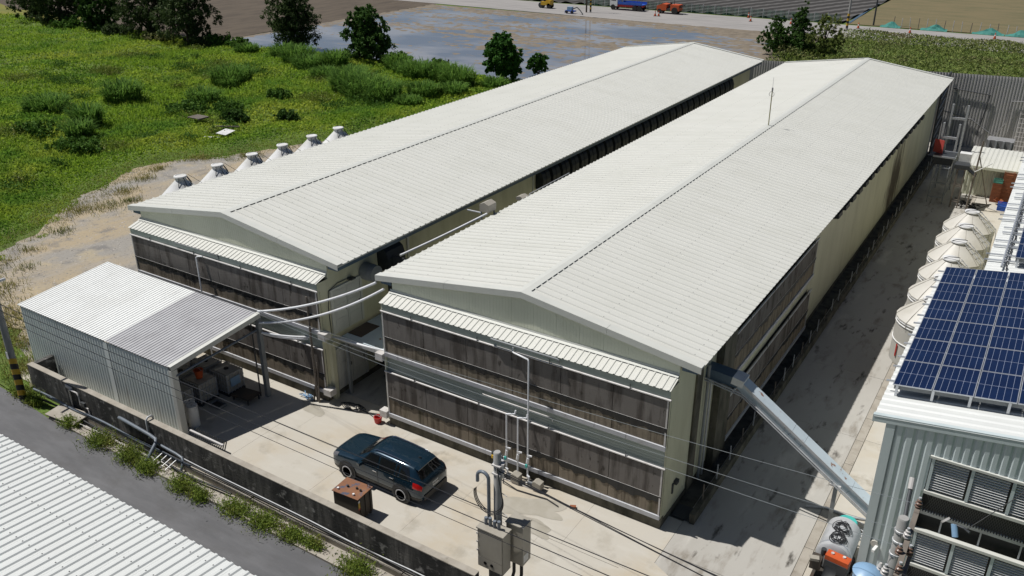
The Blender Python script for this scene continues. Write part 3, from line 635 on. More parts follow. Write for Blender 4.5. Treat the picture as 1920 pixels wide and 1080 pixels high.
# fans of the rear barn: a hooded fan is a part of the barn
def fan_hood(y, parent, x=AX1, w=0.88, z0=5.25, z1=6.45, d=0.55):
    prof = [(0, z1), (0.22, z1 - 0.02), (d*0.8, z1 - 0.25), (d, z1 - 0.6), (d, z0 + 0.05), (0, z0)]
    return MB().prism([(x + 0.01 + a, y - w/2, b) for a, b in prof], (0, w, 0))
fh = build('fan_hood', fan_hood(0, barnA), M['darkhood'], barnA)
gr = build('hood_rib', MB().prism([(AX1 + 0.01, -0.03, 6.48), (AX1 + 0.24, -0.03, 6.46), (AX1 + 0.46, -0.03, 6.23), (AX1 + 0.58, -0.03, 5.85), (AX1 + 0.58, -0.03, 5.30), (AX1 + 0.54, -0.03, 5.30)], (0, 0.06, 0)), M['black'], fh)
for k in range(28):
    y = 19.0 + k*1.215
    if k == 0: o = fh
    else:
        o = fh.copy(); COL.objects.link(o)
        g2 = gr.copy(); COL.objects.link(g2); g2.parent = o
    o.location = (0, y, 0)
build('fan_hood', fan_hood(4.6, barnA, w=1.25, z0=5.25, z1=6.5, d=0.7), M['darkhood'], barnA)
build('wall_pilaster', MB().box(AX1, AX1 + 0.06, 18.2, 18.3, 3.0, 6.7), M['trim'], barnA)
build('wall_pilaster', MB().box(AX1, AX1 + 0.06, 6.2, 6.34, 3.0, 6.7), M['trim'], barnA)
mb = MB(); mb.lathe((AX1, 3.05, 5.55), [(0.42, 0.0), (0.42, 0.5), (0.40, 0.52), (0.40, 0.75), (0.1, 0.76)], 16, 'X'); build('exhaust_duct', mb, M['greysteel'], barnA, smooth=40)
# double doors of the rear barn at both levels, seen over the walkway
def door(parent, xw, ya, yb, za, zb, name='door'):
    d = build(name, MB().box(xw, xw + 0.05, ya, yb, za, zb), M['door'], parent)
    n = 3
    for i in range(n):
        h = (zb - za)/n
        build('door_panel', MB().box(xw + 0.05, xw + 0.065, ya + 0.08, yb - 0.08, za + i*h + 0.05, za + (i+1)*h - 0.05), M['door'], d)
    build('door_handle', MB().box(xw + 0.065, xw + 0.10, yb - 0.13, yb - 0.09, (za+zb)/2 - 0.08, (za+zb)/2 + 0.08), M['darksteel'], d)
    return d
for (za, zb) in ((3.2, 5.35), (0.28, 2.35)):
    door(barnA, AX1 + 0.005, 0.80, 1.68, za, zb); door(barnA, AX1 + 0.005, 1.71, 2.58, za, zb)
    build('door_frame', MB().box(AX1, AX1 + 0.08, 2.60, 2.74, za, zb + 0.1).box(AX1, AX1 + 0.08, 0.66, 0.79, za, zb + 0.1).box(AX1, AX1 + 0.08, 0.795, 2.595, zb + 0.01, zb + 0.11), M['trim'], barnA)
build('wall_lamp', MB().box(AX1 + 0.0, AX1 + 0.28, 1.85, 2.15, 5.55, 5.63).tube([(AX1 + 0.03, 1.8, 5.6), (AX1 + 0.03, 1.2, 5.62), (AX1 + 0.03, 0.6, 5.45), (AX1 + 0.03, 0.5, 4.6), (AX1+.03, 0.55, 3.3)], 0.018, 6), M['darksteel'], barnA)
build('side_buttress', MB().box(AX1 + 0.0, AX1 + 0.22, 0.25, 0.5, 0.0, 3.0), M['wallp2'], barnA)
# walkway deck joining the barns
wk = empty('walkway_deck', (-1.85, 2.4, 0), 'grey steel walkway deck bridging the gap between the two barns', 'walkway')
build('deck', MB().box(AX1 + 0.27, -0.02, 0.92, 4.3, 2.98, 3.1), M['bluegrey'], wk)
build('front_beam', MB().box(AX1 + 0.25, -0.02, 0.80, 0.91, 2.90, 3.06), M['steel'], wk)
for x in (AX1 + 0.35, -0.2): build('leg', MB().box(x, x + 0.14, 1.0, 1.14, 0, 2.97), M['greysteel'], wk)
build('back_screen', MB().box(AX1 + 0.27, -0.02, 4.32, 4.42, 3.0, 6.0).box(AX1 + 0.27, -0.02, 4.32, 4.42, 0, 2.9), M['darksteel'], wk)
build('doormat', MB().box(-3.35, -2.55, 1.3, 2.6, 3.104, 3.125), M['mat'], None, label='brown doormat on the walkway deck before the upper doors', cat='doormat')
# right flank of the front barn: side pads, mossy pillar, pipes, small hoods
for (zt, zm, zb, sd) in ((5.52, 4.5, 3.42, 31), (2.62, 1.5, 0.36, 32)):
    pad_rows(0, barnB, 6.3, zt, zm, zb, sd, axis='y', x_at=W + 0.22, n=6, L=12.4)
build('side_pad_box', MB().box(W + 0.005, W + 0.05, 6.25, 18.75, 0.3, 5.85), M['wallp2'], barnB)
build('pillar', MB().box(W + 0.003, W + 0.30, 4.7, 6.15, 0.0, 5.9), M['mossconc'], barnB)
build('pillar', MB().box(W + 0.003, W + 0.08, 2.5, 3.1, 0.2, 6.2), M['mossconc'], barnB)
build('downpipe', MB().tube([(W + 0.12, 3.6, 5.4), (W + 0.12, 3.6, 0.1)], 0.06, 10), M['greysteel'], barnB, smooth=40)
build('downpipe', MB().tube([(W + 0.14, 3.95, 4.9), (W + 0.14, 3.95, 0.1)], 0.045, 10), M['steel'], barnB, smooth=40)
hb = build('small_hood', MB().prism([(W, -0.42, 6.60), (W + 0.80, -0.42, 6.60), (W + 0.82, -0.42, 6.38), (W, -0.42, 6.25)], (0, 0.84, 0)), M['darkhood'], barnB)
for k in range(17):
    o = hb if k == 0 else hb.copy()
    if k: COL.objects.link(o)
    o.location = (0, 20.2 + k*1.55, 0)
build('light_box', MB().box(W, W + 0.14, 1.15, 1.4, 1.35, 1.5).box(W, W + 0.05, 1.0, 1.1, 1.0, 1.45), M['darksteel'], barnB)
es = build('end_screen', MB().box(13.0, 13.1, 59.9, 64.3, 0, 6.7), M['darksteel'], barnB)
for k in range(7): build('screen_bar', MB().tube([(13.14, 60.0, 0.7 + .85*k), (13.14, 62.6, 1.2 + .85*k)], 0.05, 6), M['steel'], es)
# antenna on the roof of the front barn
an = empty('roof_antenna', (6.5, 30.8, 7.88), 'thin radio antenna mast standing on the ridge of the front barn', 'antenna')
build('mast', MB().tube([(6.5, 30.8, 7.8), (6.47, 30.8, 10.2)], 0.035, 8), M['olive'], an)
build('whip', MB().tube([(6.47, 30.8, 10.2), (6.46, 30.8, 11.0)], 0.012, 6), M['steel'], an)
build('coil', MB().cyl((6.47, 30.8, 10.15), (6.47, 30.8, 10.35), 0.055, 8), M['grey'], an)
build('cable_loop', MB().tube([(6.47 + 0.16*math.sin(t), 30.75, 9.95 - 0.16*math.cos(t)) for t in np.linspace(0, 5.5, 14)], 0.012, 5), M['wire'], an)
# ================================================================== near things
def ribbed(P00, P10, P01, P11, n_rib, h, nrm, th=0.006, frac=0.35, mb=None):
    """ribbed cladding between two edges (P00-P10 lower, P01-P11 upper); ribs run from lower to upper edge"""
    P00, P10, P01, P11, nrm = map(Vector, (P00, P10, P01, P11, nrm)); ts = []
    for k in range(n_rib):
        b = k/n_rib; w = 1/n_rib
        ts += [(b, 0), (b + w*(0.5 - frac*0.75), 0), (b + w*(0.5 - frac*0.4), h), (b + w*(0.5 + frac*0.4), h), (b + w*(0.5 + frac*0.75), 0)]
    ts.append((1, 0))
    return (mb or MB()).slab([[P00.lerp(P10, t) + nrm*d for t, d in ts], [P01.lerp(P11, t) + nrm*d for t, d in ts]], -nrm*th)
# ---- perimeter wall
wl = empty('perimeter_wall', (-3.4, -6.76, 0), 'low black-streaked concrete wall between the road and the yard', 'wall')
xs = [-16.3, -12.1, -7.9, -3.8, 0.6, 4.9, 9.45]
for a, b in zip(xs[:-1], xs[1:]):
    build('wall_section', MB().box(a + 0.006, b - 0.006, -6.90, -6.64, -0.4, 1.385), M['wallconc'], wl)
    build('coping', MB().box(a + 0.004, b - 0.004, -6.903, -6.637, 1.387, 1.425), M['oldconc'], wl)
build('wall_return', MB().box(-16.3, -16.05, -6.63, -5.7, -0.3, 1.38), M['wallconc'], wl)
gt = empty('gate_rail', (10.3, -6.75, 0), 'white sliding gate rail starting where the perimeter wall ends', 'gate')
build('rail', MB().box(9.62, 13.5, -6.80, -6.72, 0.55, 0.63), M['white'], gt); build('rail', MB().box(9.62, 13.5, -6.80, -6.72, 1.15, 1.22), M['white'], gt)
for x in (9.55, 11.5): build('post', MB().box(x, x + 0.07, -6.82, -6.70, 0, 1.32), M['darksteel'], gt)
# ---- lean-to shed
FL, FR, BLc, BRc = Vector((-18.38,-5.66,3.50)), Vector((-6.95,-5.66,3.50)), Vector((-17.5,-1.18,4.35)), Vector((-6.28,-1.18,4.35))
sh = empty('lean_to_shed', (-12.3, -3.4, 0), 'open lean-to shed with half white, half grey ribbed roof behind the wall', 'shed')
nsh = 14; split = 0.607
up = (FR - FL).cross(BLc - FL).normalized()
cnts = [(0, split, 9, 'shedroof'), (split, 1.0, 6, 'shedroof2')]
for a, b, n, mt in cnts:
    for k in range(n):
        t0, t1 = a + (b-a)*k/n, a + (b-a)*(k+1)/n - 0.0004
        lift = up * (0.004 if k % 2 else 0.0)
        build('roof_sheet', ribbed(FL.lerp(FR, t0)+lift, FL.lerp(FR, t1)+lift, BLc.lerp(BRc, t0)+lift, BLc.lerp(BRc, t1)+lift, 4, 0.026, up, frac=0.26), M[mt], sh)
dn = Vector((0, 0, -0.05))
for t in (0.02, 0.34, 0.66, 0.985):
    a, b = FL.lerp(FR, t) + dn, BLc.lerp(BRc, t) + dn; build('rafter', MB().prism([a + Vector((-.05,0.05,0)), a + Vector((.05,0.05,0)), a + Vector((.05,0.05,-.14)), a + Vector((-.05,0.05,-.14))], b - a - Vector((0,0.1,0))), M['greysteel'], sh)
for s in (0.08, 0.36, 0.64, 0.92):
    a, b = FL.lerp(BLc, s) + dn*0.45, FR.lerp(BRc, s) + dn*0.45; build('purlin', MB().prism([a, a + Vector((0,.06,0)), a + Vector((0,.06,-.02)), a + Vector((0,0,-.02))], b - a), M['steel'], sh)
a, b = FR + Vector((0.02,0,0.05)), BRc + Vector((0.02,0,0.05)); build('verge_trim', MB().slab([[a + Vector((-.22,0,0.0)), b + Vector((-.22,0,0.0))], [a, b], [a + Vector((0.004,0,-.22)), b + Vector((0.004,0,-.22))]], (-0.004,0,-0.006)), M['trim'], sh)
# front cladding of separate sheets
xw0, xw1, yw = -18.25, -7.12, -5.60; n = 11
for k in range(n):
    a, b = xw0 + (xw1-xw0)*k/n, xw0 + (xw1-xw0)*(k+1)/n - 0.004
    build('wall_sheet', ribbed((a, yw, 0.15), (b, yw, 0.15), (a, yw, 3.42), (b, yw, 3.42), 5, 0.032, (0,-1,0), frac=0.42), M['shedwall'], sh)
build('seam_trim', MB().box(-11.62, -11.36, yw - 0.048, yw - 0.036, 0.15, 3.40), M['shedwall'], sh)
build('corner_trim', MB().box(-7.13, -6.93, yw - 0.05, yw + 0.24, 0.02, 3.32), M['trim'], sh)
build('wall_sheet', ribbed((-18.27, yw + 0.05, 0.15), (-17.4, -1.25, 0.15), (-18.27, yw + 0.05, 3.4), (-17.4, -1.25, 4.2), 20, 0.03, (-1,0,0), frac=0.42), M['shedwall'], sh)
for x, y, h in ((-6.52,-1.32,4.24), (-11.9,-1.3,4.24), (-17.3,-1.3,4.24), (-12.5,-5.45,3.4)):
    build('post', MB().box(x, x + 0.2, y, y + 0.2, 0, h), M['greysteel'], sh)
build('tie_pipe', MB().tube([(-6.95,-5.45,3.02), (-6.45,-1.35,3.55)], 0.05, 8), M['bluepipe'], sh)
build('conduit', MB().tube([(-6.72,-1.4,0.0), (-6.72,-1.4,3.9)], 0.035, 8), M['darksteel'], sh)
# ---- things standing in the shed
def tote(x, y, label, rz=0.0):
    t = empty('bulk_tote', (x, y, 0), label, 'tote', 'bulk totes in the shed')
    build('tank', MB().box(x-.52, x+.52, y-.46, y+.46, 0.18, 1.10).box(x-.49, x+.49, y-.43, y+.43, 1.101, 1.14), M['tote'], t)
    for sx in (-1, 1):
        for k in range(6): xx = x + sx*0.55; yy = y - .46 + .184*k; build('cage_bar', MB().box(xx-.012, xx+.012, yy-.012, yy+.012, 0.14, 1.12), M['steel'], t)
    for sy in (-1, 1):
        for k in range(7): xx = x - .54 + .18*k; yy = y + sy*0.49; build('cage_bar', MB().box(xx-.012, xx+.012, yy-.012, yy+.012, 0.14, 1.12), M['steel'], t)
    for z in (0.2, 0.5, 0.8, 1.10): build('cage_ring', MB().box(x-.575,x+.575,y-.515,y-.49,z,z+.025).box(x-.575,x+.575,y+.49,y+.515,z,z+.025).box(x-.575,x-.55,y-.489,y+.489,z,z+.025).box(x+.55,x+.575,y-.489,y+.489,z,z+.025), M['steel'], t)
    build('pallet', MB().box(x-.58,x+.58,y-.5,y+.5,0.10,0.14).box(x-.58,x+.58,y-.5,y-.38,0,0.10).box(x-.58,x+.58,y+.38,y+.5,0,0.10), M['darksteel'], t)
    build('cap', MB().cyl((x, y, 1.14), (x, y, 1.19), 0.11, 14), M['black'], t)
    return t
t1 = tote(-8.45, -1.80, 'bulk tote with a pale label plate on its yard-facing side')
build('label_plate', MB().box(-8.45+.58, -8.45+.59, -2.1, -1.55, 0.45, 0.9), M['bluelight'], t1)
tote(-8.85, -3.05, 'bulk tote under the orange bucket')
tote(-9.85, -1.85, 'bulk tote at the back of the shed, behind the labelled tote')
tote(-10.1, -3.1, 'bulk tote deep inside the shed, left of the bucket tote')
tote(-8.95, -4.3, 'bulk tote nearest the shed cladding, beside the white rolls')
bk = empty('orange_bucket', (-8.75,-3.1,1.20), 'orange bucket standing on a bulk tote in the shed', 'bucket')
build('pail', MB().lathe((-8.75,-3.1,1.192), [(0.15,0),(0.21,0.40),(0.225,0.40),(0.225,0.43),(0.205,0.43),(0.145,0.03)], 20), M['orange'], bk, smooth=40)
build('handle', MB().tube([(-8.75+.22*math.cos(t),-3.1,1.6+.10*math.sin(t)) for t in np.linspace(0,math.pi,9)], 0.008, 5), M['steel'], bk)
for (x, y, l) in ((-7.32,-4.72,'white upright roll, the one nearer the shed corner'), (-7.70,-4.55,'white upright roll, the one further inside the shed')):
    rr = empty('white_roll', (x,y,0), l, 'roll', 'white rolls in the shed')
    build('roll_body', MB().cyl((x,y,0),(x,y,1.05),0.24,20), M['white'], rr, smooth=40); build('core', MB().cyl((x,y,1.05),(x,y,1.07),0.05,12), M['grey'], rr)
pl = empty('low_platform', (-7.05,-1.95,0), 'low rusty platform beside the shed post', 'platform')
build('plate', MB().obox((-7.05,-1.98,0.28),(1.15,0.85,0.03), rz=0.12), M['boxside'], pl)
for sx in (-.48,.48):
    for sy in (-.33,.33): build('leg', MB().box(-7.05+sx-.03,-7.05+sx+.03,-1.98+sy-.03,-1.98+sy+.03,0,0.262), M['darksteel'], pl)
tr = empty('tray', (-7.75,-3.05,0), 'shallow plastic tray on the shed floor', 'tray')
build('tray_base', MB().box(-8.1,-7.4,-3.3,-2.85,0.003,0.02), M['darksteel'], tr); build('rim', MB().box(-8.1,-7.4,-3.3,-3.27,0.021,0.12).box(-8.1,-7.4,-2.88,-2.85,0.021,0.12).box(-7.43,-7.4,-3.269,-2.881,0.021,0.12).box(-8.1,-8.07,-3.269,-2.881,0.021,0.12), M['grey'], tr)
gl = empty('metal_grille', (-4.2,-6.3,1.43), 'dark slatted metal grille leaning on the yard side of the wall', 'grille')
for k in range(16): build('slat', MB().obox((-5.1+.12*k,-6.28,1.18),(0.03,0.04,0.62), rx=R(-24)), M['darksteel'], gl)
build('top_bar', MB().box(-5.2,-3.2,-6.46,-6.38,1.44,1.5), M['rail'], gl); build('bottom_bar', MB().box(-5.2,-3.2,-6.18,-6.10,0.86,0.91), M['darksteel'], gl)
# ---- pipes and hoses along the wall foot
def pipe(name, path, r, mt, label, cat='pipe', group=None): 
    return build(name, MB().tube(path, r, 8), mt, None, smooth=50, label=label, cat=cat, group=group)
def wob(x0, x1, y, z, n=26, ay=0.05, az=0.015, seed=0):
    rg = random.Random(seed); f = [rg.uniform(0,6) for _ in range(3)]
    return [(x0+(x1-x0)*k/n, y + ay*math.sin(k*0.55+f[0]) + ay*0.6*math.sin(k*0.21+f[1]), z + az*math.sin(k*0.8+f[2])) for k in range(n+1)]
pipe('water_pipe', wob(-15.8, -4.6, -7.12, 0.34, seed=1, ay=0.03), 0.055, M['bluepipe'], 'thick grey pipe at the foot of the wall under the shed', group='pipes along the wall')
pipe('water_pipe', wob(-15.6, -2.0, -7.30, 0.12, seed=2, ay=0.07), 0.045, M['black'], 'black hose lying in the drain left of the weeds', 'hose')
pipe('water_pipe', wob(-13.4, -5.5, -7.45, 0.10, seed=3, ay=0.05), 0.022, M['rail'], 'thin pale hose lying in the drain below the shed', 'hose')
pipe('water_pipe', wob(-6.3, 9.2, -6.99, 0.40, seed=4, ay=0.02), 0.024, M['steel'], 'long pale pipe on the ledge under the streaked wall', group='pipes along the wall')
pipe('water_pipe', wob(-6.3, 9.2, -7.06, 0.37, seed=5, ay=0.02), 0.03, M['black'], 'long black cable on the ledge under the streaked wall', 'cable')
pipe('bent_pipe', [(-9.3,-6.98,0.95),(-9.1,-7.0,0.98),(-7.2,-7.02,0.86),(-6.75,-7.05,0.82),(-6.6,-7.2,0.74),(-6.55,-7.5,0.5),(-6.5,-7.75,0.28),(-6.5,-7.86,0.1)], 0.075, M['bluepipe'], 'thick bent pipe coming off the wall down to the kerb')
pipe('bent_pipe', [(-7.0,-6.98,0.55),(-5.6,-7.0,0.50),(-5.2,-7.02,0.46),(-5.05,-7.1,0.36),(-5.03,-7.25,0.1),(-5.03,-7.3,-0.2)], 0.055, M['bluepipe'], 'shorter bent pipe ending in the drain')
rk = empty('pipe_rack', (-5.9,-7.4,0), 'small rack of short grey pipes over the drain', 'rack')
for k in range(4): build('rung', MB().tube([(-6.3+.3*k,-7.15,0.36),(-6.36+.3*k,-7.7,0.16)], 0.022, 6), M['steel'], rk)
pipe('hook_pipe', [(-7.35,-6.62,1.3),(-7.35,-6.62,1.5),(-7.35,-6.68,1.58),(-7.35,-6.85,1.58),(-7.35,-6.95,1.48),(-7.35,-6.96,0.6)], 0.045, M['steel'], 'hooked pipe climbing over the wall top beside the shed')
mb = MB(); mb.obox((-12.6,-7.45,0.22),(1.9,0.9,0.05), rz=0.1, rx=0.06); build('cover_slab', mb, M['oldconc'], None, label='broken concrete cover slab lying on the drain by the striped pole', cat='slab')
vb = empty('valve_stand', (-12.4,-7.0,0), 'pale pipe valve stand against the wall below the shed', 'valve')
build('riser', MB().tube([(-12.9,-6.98,0.15),(-12.9,-6.98,1.12),(-12.85,-6.98,1.2),(-12.3,-6.98,1.2),(-12.2,-6.98,1.05),(-12.2,-6.98,0.6),(-11.6,-7.0,0.6),(-11.55,-7.0,0.2)], 0.035, 8), M['rail'], vb, smooth=50)
build('valve', MB().obox((-11.95,-7.0,0.72),(0.3,0.1,0.2)), M['darksteel'], vb); build('bracket', MB().box(-13.2,-12.7,-6.96,-6.91,1.2,1.34), M['rail'], vb)
# ---- striped utility pole at the far end of the wall
up_ = empty('utility_pole', (-15.73,-7.71,0), 'grey pole with black and yellow bands at the far end of the wall', 'pole')
build('shaft', MB().tube([(-15.73,-7.71,-0.1),(-15.73,-7.71,9.2)], [0.165,0.12], 16), M['polec'], up_, smooth=40)
for k in range(8):
    z0 = 0.28*k + 0.03; vs = []
    mb = MB(); n = 18; r = 0.168
    rows = []
    for zz in (0.0, 0.276):
        rows.append([(-15.73 + r*math.cos(2*math.pi*i/n), -7.71 + r*math.sin(2*math.pi*i/n), z0 + zz + 0.10*math.cos(2*math.pi*i/n + 0.8)) for i in range(n+1)])
    mb.sheet(rows); build('warning_band', mb, M['yellow'] if k % 2 else M['black'], up_, smooth=40)
build('number_plate', MB().box(-15.80,-15.62,-7.895,-7.885,2.35,2.7), M['white'], up_)
build('crossarm', MB().box(-15.78,-15.68,-8.3,-7.1,6.0,6.1), M['steel'], up_)
# ---- wires
def wire(a, b, sag, r, mt, label, n=28):
    a, b = Vector(a), Vector(b)
    P = [a.lerp(b, k/n) - Vector((0,0,4*sag*(k/n)*(1-k/n))) for k in range(n+1)]
    return build('overhead_wire', MB().tube(P, r, 5), mt, None, label=label, cat='wire', group='overhead wires', loc=tuple(a))
wire((-15.73,-7.75,5.15), (40,-7.7,5.75), 0.25, 0.015, M['wire'], 'black overhead wire along the road, uppermost over the yard wall')
wire((-15.73,-7.71,4.75), (40,-7.7,5.2), 0.35, 0.015, M['wire'], 'black overhead wire along the road, middle of the three')
wire((-15.73,-7.67,4.35), (40,-7.7,4.85), 0.4, 0.010, M['wire'], 'thin overhead wire along the road, lowest of the three')
wire((-60,-9.5,6.6), (-15.73,-7.71,5.1), 0.5, 0.015, M['wire'], 'wire running from the striped pole out past the left edge')
wire((-6.4,-1.3,4.42), (21.15,-6.6,8.05), 0.3, 0.006, M['wirel'], 'thin pale wire from the shed post to the insulator pole, nearest strand')
wire((-6.4,-1.25,4.5), (21.3,-6.05,8.1), 0.3, 0.006, M['wirel'], 'thin pale wire from the shed post to the insulator pole, middle strand')
wire((-6.4,-1.2,4.6), (21.35,-4.9,8.15), 0.25, 0.006, M['wirel'], 'thin pale wire from the shed post to the insulator pole, far strand')
for k, (dy, dz, s) in enumerate(((0,0,.15),(.12,.05,.2),(.5,.12,.22),(.72,.16,.3))):
    wire((9.5,-5.62 + dy*0.2,4.95 - .1*k), (36,-9.2 + dy*2.2,5.3 + dz), s, 0.014, M['wire'], ['thick black cable leaving the cabinet pole to the right, lowest', 'thick black cable leaving the cabinet pole to the right, second', 'thick black cable leaving the cabinet pole to the right, third', 'thick black cable leaving the cabinet pole to the right, topmost'][k])
# ---- meter cabinet and its pole at the gate
ep = empty('service_pole', (9.42,-5.45,0), 'short round concrete pole with cable loops beside the meter cabinet', 'pole')
build('shaft', MB().tube([(9.42,-5.45,0),(9.42,-5.45,5.4),(9.42,-5.45,5.44)], [0.15,0.13,0.10], 18), M['polec'], ep, smooth=40)
build('conduit', MB().tube([(9.18,-5.62,2.5),(9.18,-5.62,4.35)] + [(9.18 - 0.22 + 0.22*math.cos(t), -5.62, 4.35 + 0.22*math.sin(t)) for t in np.linspace(0.3, math.pi, 8)] + [(8.74,-5.62,4.12)], 0.06, 10), M['bluepipe'], ep, smooth=50)
for k in range(3):
    c = [(9.22 + (0.52+.03*k)*math.cos(t), -5.66 - .02*k, 3.75 - .03*k + (0.62+.02*k)*math.sin(t)) for t in np.linspace(math.pi*0.93, math.pi*2.12, 22)]
    build('cable_loop', MB().tube(c + [(9.5,-5.6,4.9)], 0.016, 6), M['wire'], ep)
for z in (4.62, 4.95): build('clamp', MB().box(9.3,9.62,-5.62,-5.28,z,z+.05).cyl((9.66,-5.5,z-.05),(9.66,-5.5,z+.12),0.05,10), M['rail'], ep)
for z in (3.1, 3.9): build('step_bolt', MB().cyl((9.42,-5.45,z),(9.85,-5.55,z),0.014,6), M['steel'], ep)
mc = empty('meter_cabinet', (9.55,-5.95,0), 'tall grey-brown meter cabinet with four pipe stubs on top', 'cabinet')
build('body', MB().box(9.05,10.05,-6.12,-5.66,1.10,2.68), M['cabinet'], mc)
build('lid', MB().box(9.02,10.08,-6.16,-5.63,2.682,2.73), M['cabinet'], mc)
dr = build('door', MB().box(9.08,10.02,-6.145,-6.123,1.55,2.64), M['cabinet'], mc)
for z in (1.75,2.1,2.45): build('hinge', MB().box(9.03,9.09,-6.165,-6.147,z,z+.07), M['rail'], dr)
lp = build('lower_panel', MB().box(9.08,10.02,-6.145,-6.123,1.14,1.53), M['cabinet'], mc)
for x in (9.36,9.62): build('window_port', MB().cyl((x,-6.146,1.34),(x,-6.16,1.34),0.062,16), M['glass'], lp)
for k in range(4): build('pipe_stub', MB().cyl((9.22+.17*k,-5.86,2.73),(9.22+.17*k,-5.86,3.0+.05*(k%2)),0.058,12), M['bluepipe'], mc, smooth=40)
build('leg', MB().box(9.4,9.7,-6.0,-5.8,0,1.098), M['darksteel'], mc)
m2 = empty('side_cabinet', (10.3,-5.2,0), 'narrower grey-brown cabinet behind the meter cabinet, with a paper label', 'cabinet')
build('body', MB().box(9.75,10.4,-5.45,-4.95,1.15,2.75), M['cabinet'], m2); build('lid', MB().box(9.72,10.43,-5.48,-4.92,2.752,2.79), M['cabinet'], m2)
build('paper_label', MB().box(10.402,10.406,-5.4,-5.1,1.25,1.55), M['white'], m2)
for k in range(2): build('conduit', MB().tube([(9.9+.3*k,-5.2,1.15),(9.9+.3*k,-5.2,0.5),(9.85+.3*k,-5.3,0.1)], 0.06, 8), M['black'], m2)
# ---- rusted tank
rb = empty('rusted_tank', (2.75,-5.4,0), 'rusted steel box tank standing by the wall beside the car', 'tank')
def rot(p, c, a): dx, dy = p[0]-c[0], p[1]-c[1]; return (c[0]+dx*math.cos(a)-dy*math.sin(a), c[1]+dx*math.sin(a)+dy*math.cos(a))
cx, cy, az = 2.78, -5.42, 0.06
build('tank_body', MB().obox((cx,cy,0.66),(1.16,0.84,1.0), rz=az), M['boxside'], rb)
build('top_plate', MB().obox((cx,cy,1.176),(1.24,0.92,0.025), rz=az), M['rust'], rb)
for k in range(3):
    p = rot((cx+.592, cy-.3+.3*k), (cx,cy), az); build('stiffener', MB().obox((p[0],p[1],0.66),(0.05,0.05,0.98), rz=az), M['boxside'], rb)
for (dx, dy, mt) in ((-.45,-.28,'white'),(-.2,.0,'black'),(.18,.06,'black'),(.38,.02,'black'),(.3,-.3,'white')):
    p = rot((cx+dx, cy+dy), (cx,cy), az); build('fitting', MB().cyl((p[0],p[1],1.19),(p[0],p[1],1.26),0.045,10), M[mt], rb)
p = rot((cx+.5,cy+.36),(cx,cy),az); build('lifting_ring', MB().tube([(p[0]+.07*math.cos(t),p[1],1.26+.07*math.sin(t)) for t in np.linspace(0,6.28,14)],0.012,6), M['darksteel'], rb)
p = rot((cx+.35,cy-.425),(cx,cy),az); q = rot((cx+.597,cy-.37),(cx,cy),az)
build('sticker', MB().obox((q[0],q[1],0.86),(0.014,0.1,0.24), rz=az), M['yellow'], rb); build('sticker', MB().obox((q[0],q[1],0.70),(0.014,0.1,0.06), rz=az), M['red'], rb); build('sticker', MB().obox((q[0],q[1],1.03),(0.014,0.1,0.08), rz=az), M['white'], rb)
for sx in (-.5,.5):
    for sy in (-.34,.34): p = rot((cx+sx,cy+sy),(cx,cy),az); build('leg', MB().box(p[0]-.04,p[0]+.04,p[1]-.04,p[1]+.04,0,0.158), M['darksteel'], rb)
# ---- water pipework on the front pads
def standpipe(xb, zt, brx, label, tap):
    s = empty('standpipe', (xb,-0.3,0), label, 'pipe', 'standpipes on the front pads')
    build('riser', MB().tube([(xb,-0.28,0.25),(xb,-0.28,zt-.06),(xb-.04,-0.27,zt),(xb+brx*0.9,-0.14,zt+.02),(xb+brx,-0.08,zt+.03),(xb+brx,-0.05,zt+.16)], 0.035, 8), M['pvc'], s, smooth=50)
    build('valve', MB().cyl((xb-.02,-0.28,1.0),(xb+.02,-0.28,1.26),0.06,10), M['pvc'], s)
    if tap: build('tap', MB().obox((xb-.03,-0.33,0.88),(0.10,0.08,0.13)), M['teal'], s)
    build('elbow', MB().obox((xb+.09,-0.3,1.40),(0.22,0.05,0.06)), M['pvc'], s)
    return s
standpipe(7.42, 5.72, -0.85, 'tall white standpipe reaching the top pipe of the upper pads', True)
standpipe(6.42, 2.95, 0.28, 'short white standpipe with teal tap, left of the three', True)
standpipe(6.95, 2.95, 0.30, 'short white standpipe without tap, between the other two', False)
for i, (x0_, x1_, z, y_) in enumerate(((5.1,8.35,3.22,0.06),(5.6,8.6,5.92,-0.02))):
    build('feed_pipe', MB().tube([(x0_,y_,z+.02),(x0_,y_-.06,z+.10),(x0_+.1,y_-.09,z+.1),(x1_-.06,y_-.09,z+.1),(x1_,y_-.09,z+.07),(x1_,y_-.05,z-.08)], 0.04 if i else 0.025, 8), M['greysteel'] if i else M['rail'], None, smooth=50, label=['white feed pipe on the light band between the pad levels','grey feed pipe under the awning of the front barn'][i], cat='pipe')
build('feed_pipe', MB().tube([(-13.2,-0.02,5.9),(-13.2,-0.1,6.0),(-13.1,-0.12,6.0),(-10.0,-0.12,6.0),(-10.0,-0.08,5.8)], 0.03, 8), M['greysteel'], None, smooth=50, label='grey feed pipe under the awning of the rear barn', cat='pipe')
build('standpipe', MB().tube([(-11.4,-0.30,0.3),(-11.4,-0.30,5.66),(-11.35,-0.25,5.7),(-11.1,-0.16,5.72)], 0.035, 8), M['pvc'], None, smooth=50, label='white standpipe on the pads of the rear barn', cat='pipe')
